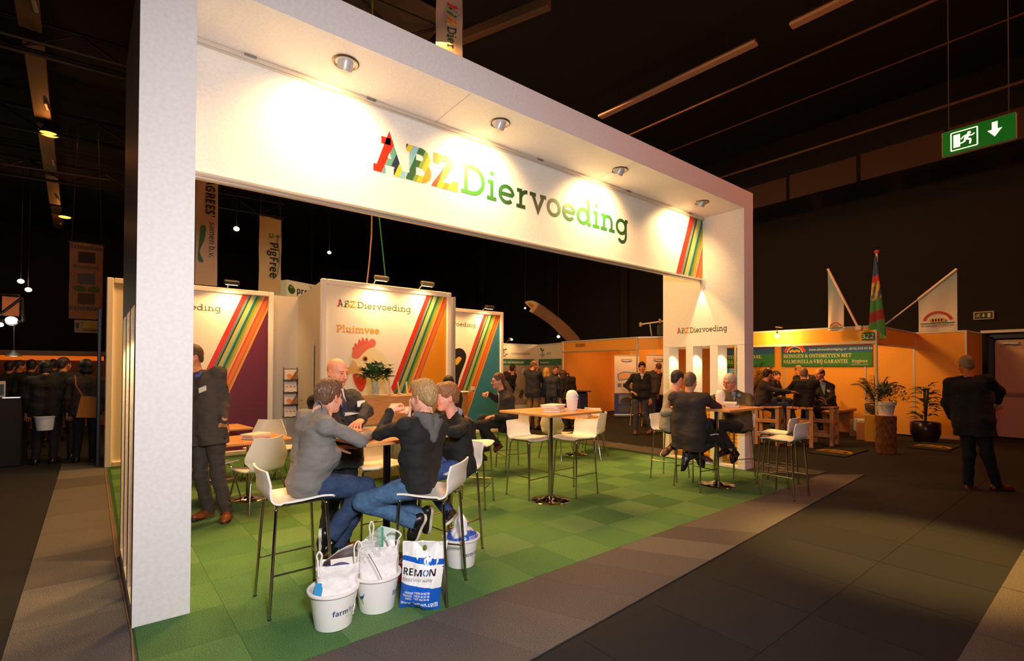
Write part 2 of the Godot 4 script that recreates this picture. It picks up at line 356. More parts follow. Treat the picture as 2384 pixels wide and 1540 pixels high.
func hen(face: Node):   # printed hen's head looking towards the letters
	var g := Geo.new()
	var z := Transform3D(Basis(), Vector3(-2.326, 0, -0.0022))
	blob(g, [P2(2.82, 1.62), P2(2.80, 1.78), P2(2.88, 1.9), P2(3.05, 1.97), P2(3.25, 1.93), P2(3.42, 1.8), P2(3.52, 1.6), P2(3.5, 1.35), P2(3.6, 1.0), P2(3.3, 0.5), P2(2.9, 0.7), P2(2.98, 1.3), P2(2.92, 1.5)], "eadfb4", z)
	z.origin.z += 0.0004
	blob(g, [P2(2.86, 1.75), P2(2.95, 1.88), P2(3.1, 1.92), P2(3.25, 1.85), P2(3.3, 1.72), P2(3.18, 1.6), P2(2.98, 1.58)], "f0e0b0", z)
	for c in [[P2(2.86, 1.84), P2(2.845, 1.95), P2(2.90, 1.90)], [P2(2.88, 1.88), P2(2.885, 2.02), P2(2.95, 1.95)], [P2(2.93, 1.92), P2(2.955, 2.09), P2(3.0, 1.99)], [P2(2.99, 1.96), P2(3.01, 2.12), P2(3.06, 2.02)], [P2(3.04, 1.98), P2(3.085, 2.12), P2(3.12, 2.02)]]: blob(g, c, "e0604a", z)
	blob(g, [P2(2.84, 1.78), P2(2.86, 1.9), P2(2.98, 1.98), P2(3.08, 2.02), P2(3.17, 2.10), P2(3.24, 2.07), P2(3.23, 1.98), P2(3.12, 1.93), P2(3.03, 1.85), P2(2.94, 1.76)], "e2705c", z)
	z.origin.z += 0.0004
	blob(g, [P2(2.62, 1.52), P2(2.74, 1.6), P2(2.86, 1.63), P2(3.04, 1.62), P2(3.06, 1.56), P2(2.9, 1.52), P2(2.76, 1.5)], "e0a95c", z)
	blob(g, [P2(2.80, 1.62), P2(2.84, 1.72), P2(2.9, 1.7), P2(2.92, 1.64), P2(2.86, 1.62)], "d8b27c", z)
	blob(g, [P2(2.86, 1.5), P2(2.87, 1.4), P2(2.92, 1.28), P2(3.0, 1.2), P2(3.06, 1.28), P2(3.08, 1.42), P2(3.0, 1.5)], "d43a26", z)
	z.origin.z += 0.0004
	g.col = lin("d29a4a"); g.poly(arc(P2(3.06, 1.755), 0.05, 0, 345, 20), z)
	z.origin.z += 0.0004
	g.col = lin("5a2a10"); g.poly(arc(P2(3.065, 1.755), 0.032, 0, 345, 20), z)
	z.origin.z += 0.0004
	g.col = lin("120806"); g.poly(arc(P2(3.068, 1.755), 0.018, 0, 345, 16), z)
	g.col = Color.WHITE
	put(face, "hen_print", g, VC(0.6))

func cow(face: Node):
	var g := Geo.new()
	var z := Transform3D(Basis(), Vector3(-4.99, 0, -0.0022))
	blob(g, [P2(5.75, 1.0), P2(5.7, 1.4), P2(5.74, 1.8), P2(5.86, 1.97), P2(6.05, 2.08), P2(6.22, 2.05), P2(6.3, 1.85), P2(6.12, 1.4), P2(6.0, 1.0)], "1c1512", z)
	blob(g, [P2(5.80, 1.96), P2(5.84, 2.03), P2(5.96, 2.02), P2(5.92, 1.93)], "2a1d14", z)
	z.origin.z += 0.0004
	blob(g, [P2(6.0, 1.72), P2(6.01, 1.82), P2(6.1, 1.88), P2(6.17, 1.84), P2(6.12, 1.76), P2(6.04, 1.68)], "e2b820", z)
	blob(g, [P2(5.82, 1.74), P2(5.86, 1.78), P2(5.92, 1.75), P2(5.87, 1.71)], "6b4a30", z)
	put(face, "cow_print", g, VC(0.6))

func rack():
	var t := T("leaflet_rack", "black wire wall rack with four pockets on the grey wall", "leaflet rack", Vector3(2.38, 0.62, -6.33))
	var bk := M("1c1816", 0.4, 0.5)
	var g := Geo.new()
	for x in [-0.12, 0.12]: g.tube([Vector3(x, 0, 0.01), Vector3(x, 1.0, 0.01)], 0.005, 6)
	put(t, "wire_frame", g, bk)
	for k in 4:
		var y := 0.02 + 0.24 * k
		g = Geo.new()
		g.tube([Vector3(-0.13, y + 0.02, 0.02), Vector3(-0.13, y, 0.06), Vector3(-0.06, y + 0.012, 0.075), Vector3(0, y, 0.075), Vector3(0.06, y + 0.012, 0.075), Vector3(0.13, y, 0.06), Vector3(0.13, y + 0.02, 0.02)], 0.008, 6)
		g.tube([Vector3(-0.13, y + 0.22, 0.02), Vector3(0.13, y + 0.22, 0.02)], 0.005, 6)
		g.tube([Vector3(0.13, y + 0.22, 0.02), Vector3(0.11, y + 0.1, 0.05), Vector3(0.13, y, 0.06)], 0.004, 6)
		put(t, "pocket", g, bk)
	for k in 4:
		var y := 0.62 + 0.02 + 0.24 * k
		var b := T("leaflet", ["white leaflet stack in the lowest pocket of the wire rack", "leaflet with an orange hen in the second pocket from the bottom", "white form leaflets in the third pocket of the wire rack", "leaflet with a brown corner in the topmost pocket of the rack"][k], "leaflet", Vector3(2.38, y, -6.3), "leaflets in the wall rack")
		var tl := Basis(Vector3(1, 0, 0), -0.12)
		g = Geo.new(); g.box(Vector3(0, 0.105, 0.02), Vector3(0.22, 0.2, 0.012), 0.002, tl)
		put(b, "cover", g, M("e3d4cc", 0.5))
		g = Geo.new()
		var xf := Transform3D(tl, tl * Vector3(0, 0, 0.0) + Vector3(0, 0.105, 0.028))
		if k in [1, 3]:
			g.col = lin("8a5a22"); g.poly([P2(-0.02, -0.095), P2(0.105, -0.095), P2(0.105, 0.09)], xf)
			xf.origin.z += 0.001
			blob(g, [P2(-0.06, -0.06), P2(-0.07, 0.0), P2(-0.02, 0.02), P2(0.02, -0.02), P2(-0.01, -0.07)], "e08848", xf)
		else:
			for j in 3:
				g.col = lin("a8787c"); g.poly([P2(-0.09 + j * 0.07, 0.0), P2(-0.05 + j * 0.07, 0.0), P2(-0.05 + j * 0.07, 0.02), P2(-0.09 + j * 0.07, 0.02)], xf)
		put(b, "print", g, VC(0.5))

func counter():
	var wd := M("dca064", 0.45, 0.0, {"tex": "wood"})
	var t := T("counter", "wooden bar counter with white plinth in front of the hen panel", "counter", Vector3(2.5, 0, -2.78))
	put(t, "front", Bx(Vector3(0.7, 0.99, -0.2), Vector3(1.4, 0.38, 0.4), 0.004), wd)
	put(t, "top", Bx(Vector3(0.7, 1.19, -0.2), Vector3(1.42, 0.025, 0.42), 0.004), M("e0aa6e", 0.4, 0.0, {"tex": "wood"}))
	put(t, "plinth", Bx(Vector3(0.7, 0.4, -0.28), Vector3(1.28, 0.8, 0.24), 0.004), M("e8ddcf", 0.5))
	t = T("counter", "wooden corner counter with white plinth where the man with glasses sits", "counter", Vector3(4.02, 0, -2.86), "", deg_to_rad(42.0))
	put(t, "front", Bx(Vector3(0.4, 0.99, -0.2), Vector3(0.84, 0.38, 0.4), 0.004), wd)
	put(t, "top", Bx(Vector3(0.4, 1.19, -0.2), Vector3(0.86, 0.025, 0.42), 0.004), M("e0aa6e", 0.4, 0.0, {"tex": "wood"}))
	put(t, "plinth", Bx(Vector3(0.4, 0.4, -0.3), Vector3(0.74, 0.8, 0.24), 0.004), M("e8ddcf", 0.5))
	# things on the counter
	var v := T("flower_vase", "glass vase on the wooden counter", "vase", Vector3(2.74, 1.205, -2.95))
	var g := Geo.new()
	g.lathe([P2(0.0, 0.0), P2(0.045, 0.0), P2(0.052, 0.01), P2(0.06, 0.14), P2(0.075, 0.2), P2(0.071, 0.2), P2(0.056, 0.14), P2(0.046, 0.02), P2(0.0, 0.015)], 24)
	put(v, "glass_body", g, M("dfe8e0", 0.05, 0.0, {"transparency": 1, "albedo_color": Color(0.9, 0.95, 0.9, 0.25)}))
	g = Geo.new(); g.lathe([P2(0.0, 0.018), P2(0.044, 0.02), P2(0.053, 0.12), P2(0.0, 0.12)], 20)
	put(v, "water", g, M("c8d0b8", 0.05, 0.0, {"transparency": 1, "albedo_color": Color(0.75, 0.8, 0.62, 0.3)}))
	var fl := T("bouquet", "bouquet of white lilies and dark leaves in the glass vase", "bouquet", Vector3(2.74, 1.205, -2.95))
	bouquet(fl)
	for i in 3:
		var b := T("leaflet_holder", ["white leaflet stand beside the vase", "brown leaflet stand in the middle of the counter", "white leaflet stand nearest the coloured bands"][i], "leaflet stand", Vector3(2.98 + i * 0.15, 1.205, -3.0 - 0.02 * i), "leaflet stands on the counter", -0.5)
		g = Geo.new(); g.box(Vector3(0, 0.095, 0), Vector3(0.012, 0.19, 0.13), 0.002, Basis(Vector3(0, 0, 1), 0.12)); g.box(Vector3(0.02, 0.008, 0), Vector3(0.07, 0.012, 0.13), 0.002)
		put(b, "holder", g, M("d8c8a8", 0.3))
		g = Geo.new(); g.box(Vector3(-0.01, 0.1, 0), Vector3(0.008, 0.17, 0.115), 0.002, Basis(Vector3(0, 0, 1), 0.12))
		put(b, "leaflet", g, M(["e8e0d4", "9a6a3a", "e8e0d4"][i], 0.5))
	g = Geo.new(); g.box(Vector3(0, 0.008, 0), Vector3(0.3, 0.012, 0.2), 0.002, Basis(Vector3(0, 1, 0), 0.3)); g.box(Vector3(0.02, 0.018, 0.01), Vector3(0.28, 0.008, 0.19), 0.002, Basis(Vector3(0, 1, 0), 0.1))
	one("papers", g, M("e9e2d6", 0.6), "loose white papers on the counter in front of the coloured bands", "papers", "", Vector3(3.5, 1.205, -2.95))
	g = Geo.new(); g.box(Vector3(0, 0.006, 0), Vector3(0.3, 0.012, 0.2), 0.002, Basis(Vector3(0, 1, 0), 0.6)); g.box(Vector3(0.03, 0.016, 0.0), Vector3(0.21, 0.008, 0.28), 0.002, Basis(Vector3(0, 1, 0), 0.9))
	one("papers", g, M("e9e2d6", 0.6), "loose white papers on the corner counter by the glass", "papers", "", Vector3(4.16, 1.205, -2.98))
	var gl := T("tea_glass", "glass with red tea on the corner counter", "glass", Vector3(4.36, 1.205, -2.86))
	g = Geo.new(); g.lathe([P2(0.0, 0.0), P2(0.03, 0.0), P2(0.036, 0.1), P2(0.033, 0.1), P2(0.027, 0.008), P2(0.0, 0.006)], 20)
	put(gl, "glass_body", g, M("e8e8e0", 0.05, 0.0, {"transparency": 1, "albedo_color": Color(0.95, 0.95, 0.92, 0.2)}))
	g = Geo.new(); g.lathe([P2(0.0, 0.008), P2(0.027, 0.009), P2(0.0295, 0.045), P2(0.0, 0.045)], 18)
	put(gl, "tea", g, M("8a2010", 0.2))

func bouquet(t: Node3D):
	var rg := RandomNumberGenerator.new()
	rg.seed = 21
	var lf := Geo.new()
	var st := Geo.new()
	for i in 210:
		var a := rg.randf() * TAU; var el := rg.randf_range(0.15, 1.45)
		var d := Vector3(cos(a) * cos(el), sin(el), sin(a) * cos(el))
		var p := Vector3(0, 0.22, 0) + d * rg.randf_range(0.08, 0.2)
		var l := rg.randf_range(0.09, 0.15)
		lf.col = lin(["2c4a20", "3a5c28", "233f18", "4a6c32"][rg.randi() % 4])
		leaf(lf, p, (d + Vector3(rg.randf_range(-0.5, 0.5), rg.randf_range(-0.5, 0.3), rg.randf_range(-0.5, 0.5))).normalized(), l, l * 0.36)
	for i in 9:
		var a := rg.randf() * TAU
		st.tube([Vector3(cos(a) * 0.02, 0.03, sin(a) * 0.02), Vector3(cos(a) * 0.05, 0.2, sin(a) * 0.05), Vector3(cos(a) * 0.12, 0.36, sin(a) * 0.12)], 0.004, 5)
	put(t, "stems", st, M("355020", 0.6))
	put(t, "leaves", lf, M("ffffff", 0.5, 0.0, {"vertex_color_use_as_albedo": true, "cull_mode": 2})).set_meta("kind", "stuff")
	for q in [[Vector3(0.0, 0.4, 0.17), 0.1, "f2eeda"], [Vector3(-0.08, 0.42, 0.12), 0.06, "e4e2b8"], [Vector3(0.17, 0.42, 0.12), 0.09, "c4cc7c"], [Vector3(0.2, 0.33, 0.12), 0.075, "d4d894"], [Vector3(-0.16, 0.36, 0.12), 0.06, "c0d090"]]:
		var b := Geo.new()
		b.col = lin(q[2])
		for k in 6:
			var a := TAU * k / 6
			leaf(b, q[0], Vector3(cos(a), 0.55, sin(a)).normalized(), q[1], q[1] * 0.3)
		put(t, "lily", b, M("ffffff", 0.5, 0.0, {"vertex_color_use_as_albedo": true, "cull_mode": 2}))

func leaf(g: Geo, p: Vector3, d: Vector3, l: float, w: float):   # folded pointed leaf
	var s := d.cross(Vector3.UP)
	if s.length() < 0.1: s = Vector3(1, 0, 0)
	s = s.normalized()
	var n := s.cross(d).normalized()
	var a := p; var m := p + d * l * 0.45 + n * l * 0.06; var e := p + d * l - n * l * 0.12
	g.tri3(a, m + s * w + n * w * 0.3, m); g.tri3(a, m, m - s * w + n * w * 0.3)
	g.tri3(m, m + s * w + n * w * 0.3, e); g.tri3(m, e, m - s * w + n * w * 0.3)
# ---------------------------------------------------------------- geometry
class Geo:
	var v := PackedVector3Array()
	var n := PackedVector3Array()
	var c := PackedColorArray()
	var uv := PackedVector2Array()
	var ix := PackedInt32Array()
	var col := Color.WHITE
	var lay := 0
	func pt(p: Vector3, nn: Vector3, u := Vector2.ZERO) -> int:
		v.append(p); n.append(nn); c.append(col); uv.append(u)
		return v.size() - 1
	func tri(a: int, b: int, d: int):   # counter-clockwise seen from the front
		ix.append(a); ix.append(d); ix.append(b)
	func quad(a: Vector3, b: Vector3, d: Vector3, e: Vector3):
		var nn := (b - a).cross(d - a)
		if nn.length_squared() < 1e-14: nn = (d - a).cross(e - a)
		nn = nn.normalized()
		var i := pt(a, nn, Vector2(0, 0)); pt(b, nn, Vector2(1, 0)); pt(d, nn, Vector2(1, 1)); pt(e, nn, Vector2(0, 1))
		tri(i, i + 1, i + 2); tri(i, i + 2, i + 3)
	func tri3(a: Vector3, b: Vector3, d: Vector3):
		var nn := (b - a).cross(d - a).normalized()
		var i := pt(a, nn); pt(b, nn); pt(d, nn)
		tri(i, i + 1, i + 2)
	func poly(p: Array, xf := Transform3D()):   # convex or concave flat polygon, CCW in its own xy plane
		var pk := PackedVector2Array(p)
		if Geometry2D.is_polygon_clockwise(pk): pk.reverse()
		var t := Geometry2D.triangulate_polygon(pk)
		var nn := (xf.basis * Vector3(0, 0, 1)).normalized()
		var base := v.size()
		for q in pk: pt(xf * Vector3(q.x, q.y, 0), nn, q)
		for i in range(0, t.size(), 3):
			var a := pk[t[i]]; var b := pk[t[i + 1]]; var d := pk[t[i + 2]]
			if (b - a).cross(d - a) > 0: tri(base + t[i], base + t[i + 1], base + t[i + 2])
			else: tri(base + t[i], base + t[i + 2], base + t[i + 1])
	func box(ctr: Vector3, s: Vector3, bv := 0.0, bs := Basis()):
		var h := s * 0.5
		var ax := [Vector3(1, 0, 0), Vector3(0, 1, 0), Vector3(0, 0, 1)]
		bv = minf(bv, minf(h.x, minf(h.y, h.z)) * 0.9)
		for k in 3:
			for sg in [-1.0, 1.0]:
				var w: Vector3 = ax[k]; var a: Vector3 = ax[(k + 1) % 3]; var b: Vector3 = ax[(k + 2) % 3]
				var ha: float = h[(k + 1) % 3] - bv; var hb: float = h[(k + 2) % 3] - bv
				var o: Vector3 = w * h[k] * sg
				var q := [o - a * ha - b * hb, o + a * ha - b * hb, o + a * ha + b * hb, o - a * ha + b * hb]
				if sg < 0: q.reverse()
				quad(ctr + bs * q[0], ctr + bs * q[1], ctr + bs * q[2], ctr + bs * q[3])
		if bv <= 0.0: return
		for k in 3:
			var a: Vector3 = ax[(k + 1) % 3]; var b: Vector3 = ax[(k + 2) % 3]; var w: Vector3 = ax[k]
			for sa in [-1.0, 1.0]:
				for sb in [-1.0, 1.0]:
					var ea: Vector3 = a * h[(k + 1) % 3] * sa + b * (h[(k + 2) % 3] - bv) * sb
					var eb: Vector3 = a * (h[(k + 1) % 3] - bv) * sa + b * h[(k + 2) % 3] * sb
					var l: Vector3 = w * (h[k] - bv)
					var q := [ea - l, ea + l, eb + l, eb - l]
					if (q[1] - q[0]).cross(q[2] - q[0]).dot(ea + eb) < 0: q.reverse()
					quad(ctr + bs * q[0], ctr + bs * q[1], ctr + bs * q[2], ctr + bs * q[3])
		for sx in [-1.0, 1.0]:
			for sy in [-1.0, 1.0]:
				for sz in [-1.0, 1.0]:
					var p := [Vector3(h.x * sx, (h.y - bv) * sy, (h.z - bv) * sz), Vector3((h.x - bv) * sx, h.y * sy, (h.z - bv) * sz), Vector3((h.x - bv) * sx, (h.y - bv) * sy, h.z * sz)]
					if (p[1] - p[0]).cross(p[2] - p[0]).dot(p[0] + p[1] + p[2]) < 0: p.reverse()
					tri3(ctr + bs * p[0], ctr + bs * p[1], ctr + bs * p[2])
	func tube(p: Array, r, sides := 10, caps := true, flat := 1.0):
		var cnt := p.size()
		var up := Vector3.UP
		var d0: Vector3 = (p[1] - p[0]).normalized()
		if absf(d0.y) > 0.9: up = Vector3(0, 0, 1)
		var x := up.cross(d0).normalized()
		var first := v.size()
		for i in cnt:
			var d: Vector3 = ((p[mini(i + 1, cnt - 1)] - p[maxi(i - 1, 0)]) as Vector3).normalized()
			x = (x - d * x.dot(d)).normalized()
			var y := d.cross(x)
			var rr: float = r[i] if r is Array else r
			for k in sides + 1:
				var a := TAU * k / sides
				var nn := x * cos(a) + y * sin(a)
				pt(p[i] + x * cos(a) * rr + y * sin(a) * rr * flat, nn, Vector2(float(k) / sides, float(i) / cnt))
		for i in cnt - 1:
			for k in sides:
				var a := first + i * (sides + 1) + k
				tri(a, a + 1, a + sides + 2); tri(a, a + sides + 2, a + sides + 1)
		if caps:
			for e in [0, cnt - 1]:
				var nn: Vector3 = (p[0] - p[1]).normalized() if e == 0 else (p[cnt - 1] - p[cnt - 2]).normalized()
				var m := pt(p[e], nn)
				var f := v.size()
				for k in sides + 1: pt(v[first + e * (sides + 1) + k], nn)
				for k in sides:
					if e == 0: tri(m, f + k + 1, f + k)
					else: tri(m, f + k, f + k + 1)
	func lathe(pr: Array, seg := 24, xf := Transform3D(), sx := 1.0, sz := 1.0):   # profile of Vector2(radius, y), bottom to top = outside
		for i in pr.size() - 1:
			var a: Vector2 = pr[i]; var b: Vector2 = pr[i + 1]
			if a.distance_to(b) < 1e-6: continue
			var nb := Vector2(b.y - a.y, a.x - b.x).normalized()
			var na := nb; var n2 := nb
			if i > 0:
				var w := Vector2(a.y - pr[i - 1].y, pr[i - 1].x - a.x).normalized()
				if w.dot(nb) > 0.7: na = (w + nb).normalized()
			if i < pr.size() - 2:
				var w := Vector2(pr[i + 2].y - b.y, b.x - pr[i + 2].x).normalized()
				if w.dot(nb) > 0.7: n2 = (w + nb).normalized()
			var f := v.size()
			for k in seg + 1:
				var t := TAU * k / seg
				var cs := cos(t) * sx; var sn := sin(t) * sz
				pt(xf * Vector3(a.x * cs, a.y, a.x * sn), (xf.basis * Vector3(na.x * cs, na.y, na.x * sn)).normalized(), Vector2(float(k) / seg, a.y))
				pt(xf * Vector3(b.x * cs, b.y, b.x * sn), (xf.basis * Vector3(n2.x * cs, n2.y, n2.x * sn)).normalized(), Vector2(float(k) / seg, b.y))
			for k in seg:
				var q := f + k * 2
				tri(q, q + 1, q + 3); tri(q, q + 3, q + 2)
	func prism(p: Array, dp: float, xf := Transform3D(), smooth := 0.8):   # flat polygon in xy, thickness dp along +z
		var pk := PackedVector2Array(p)
		if Geometry2D.is_polygon_clockwise(pk): pk.reverse()
		var q := Array(pk)
		poly(q, xf * Transform3D(Basis(), Vector3(0, 0, dp)))
		back(q, xf)
		var m := pk.size()
		for i in m:
			var a := pk[i]; var b := pk[(i + 1) % m]
			var e := (b - a).normalized(); var nb := Vector2(e.y, -e.x)
			var e0 := (a - pk[(i + m - 1) % m]).normalized(); var n0 := Vector2(e0.y, -e0.x)
			var e1 := (pk[(i + 2) % m] - b).normalized(); var n1 := Vector2(e1.y, -e1.x)
			var na := (nb + n0).normalized() if nb.dot(n0) > smooth else nb
			var nc := (nb + n1).normalized() if nb.dot(n1) > smooth else nb
			var A: Vector3 = xf.basis * Vector3(na.x, na.y, 0); var B: Vector3 = xf.basis * Vector3(nc.x, nc.y, 0)
			var f := pt(xf * Vector3(a.x, a.y, 0), A.normalized()); pt(xf * Vector3(b.x, b.y, 0), B.normalized())
			pt(xf * Vector3(b.x, b.y, dp), B.normalized()); pt(xf * Vector3(a.x, a.y, dp), A.normalized())
			tri(f, f + 1, f + 2); tri(f, f + 2, f + 3)
	func back(q: Array, xf: Transform3D):
		var f := ix.size(); var f2 := v.size()
		poly(q, xf)
		for i in range(f, ix.size(), 3):
			var t := ix[i]; ix[i] = ix[i + 1]; ix[i + 1] = t
		for i in range(f2, v.size()): n[i] = -n[i]
	func grid(rows: Array, flip := false, closed := false):   # rows of points; smooth
		var R := rows.size(); var C: int = rows[0].size()
		var f := v.size()
		for i in R:
			for j in C:
				var jl := (j - 1 + C) % C if closed else maxi(j - 1, 0)
				var jr := (j + 1) % C if closed else mini(j + 1, C - 1)
				var du: Vector3 = rows[i][jr] - rows[i][jl]
				var dv: Vector3 = rows[mini(i + 1, R - 1)][j] - rows[maxi(i - 1, 0)][j]
				var nn := du.cross(dv).normalized()
				pt(rows[i][j], -nn if flip else nn, Vector2(float(j) / (C - 1), 1.0 - float(i) / (R - 1)))
		for i in R - 1:
			for j in (C if closed else C - 1):
				var a := f + i * C + j; var b := f + i * C + (j + 1) % C; var d := f + (i + 1) * C + (j + 1) % C; var e := f + (i + 1) * C + j
				if flip: tri(a, d, b); tri(a, e, d)
				else: tri(a, b, d); tri(a, d, e)
	func shell(rows: Array, th: float):   # thin curved sheet with thickness th behind its front face
		var R := rows.size(); var C: int = rows[0].size()
		var f := v.size()
		grid(rows)
		var bk := []
		for i in R:
			var r := []
			for j in C: r.append(rows[i][j] - n[f + i * C + j] * th)
			bk.append(r)
		grid(bk, true)
		var rim := []
		for j in C: rim.append([0, j])
		for i in range(1, R): rim.append([i, C - 1])
		for j in range(C - 2, -1, -1): rim.append([R - 1, j])
		for i in range(R - 2, 0, -1): rim.append([i, 0])
		for k in rim.size():
			var a = rim[k]; var b = rim[(k + 1) % rim.size()]
			quad(rows[a[0]][a[1]], bk[a[0]][a[1]], bk[b[0]][b[1]], rows[b[0]][b[1]])
	func ball(ctr: Vector3, r: Vector3, seg := 14, bs := Basis()):
		var rows := []
		for i in seg / 2 + 1:
			var a := PI * i / (seg / 2) - PI / 2
			var row := []
			for j in seg:
				var b := TAU * j / seg
				row.append(ctr + bs * Vector3(cos(a) * sin(b) * r.x, sin(a) * r.y, cos(a) * cos(b) * r.z))
			rows.append(row)
		var f := v.size()
		grid(rows, false, true)
		for i in range(f, v.size()): n[i] = (bs * ((bs.inverse() * (v[i] - ctr)) / (r * r))).normalized()
	func add(g: Geo, xf := Transform3D(), mirror := false):
		var f := v.size()
		var fl := xf.basis.determinant() < 0
		var nb := xf.basis.inverse().transposed()
		for i in g.v.size():
			v.append(xf * g.v[i]); n.append((nb * g.n[i]).normalized()); c.append(g.c[i]); uv.append(g.uv[i])
		for i in range(0, g.ix.size(), 3):
			ix.append(f + g.ix[i])
			if fl: ix.append(f + g.ix[i + 2]); ix.append(f + g.ix[i + 1])
			else: ix.append(f + g.ix[i + 1]); ix.append(f + g.ix[i + 2])
	func mesh(m: Material) -> ArrayMesh:
		var a := []
		a.resize(Mesh.ARRAY_MAX)
		a[Mesh.ARRAY_VERTEX] = v; a[Mesh.ARRAY_NORMAL] = n; a[Mesh.ARRAY_COLOR] = c; a[Mesh.ARRAY_TEX_UV] = uv; a[Mesh.ARRAY_INDEX] = ix
		var am := ArrayMesh.new()
		if v.size() == 0: return am
		am.add_surface_from_arrays(Mesh.PRIMITIVE_TRIANGLES, a)
		am.surface_set_material(0, m)
		return am

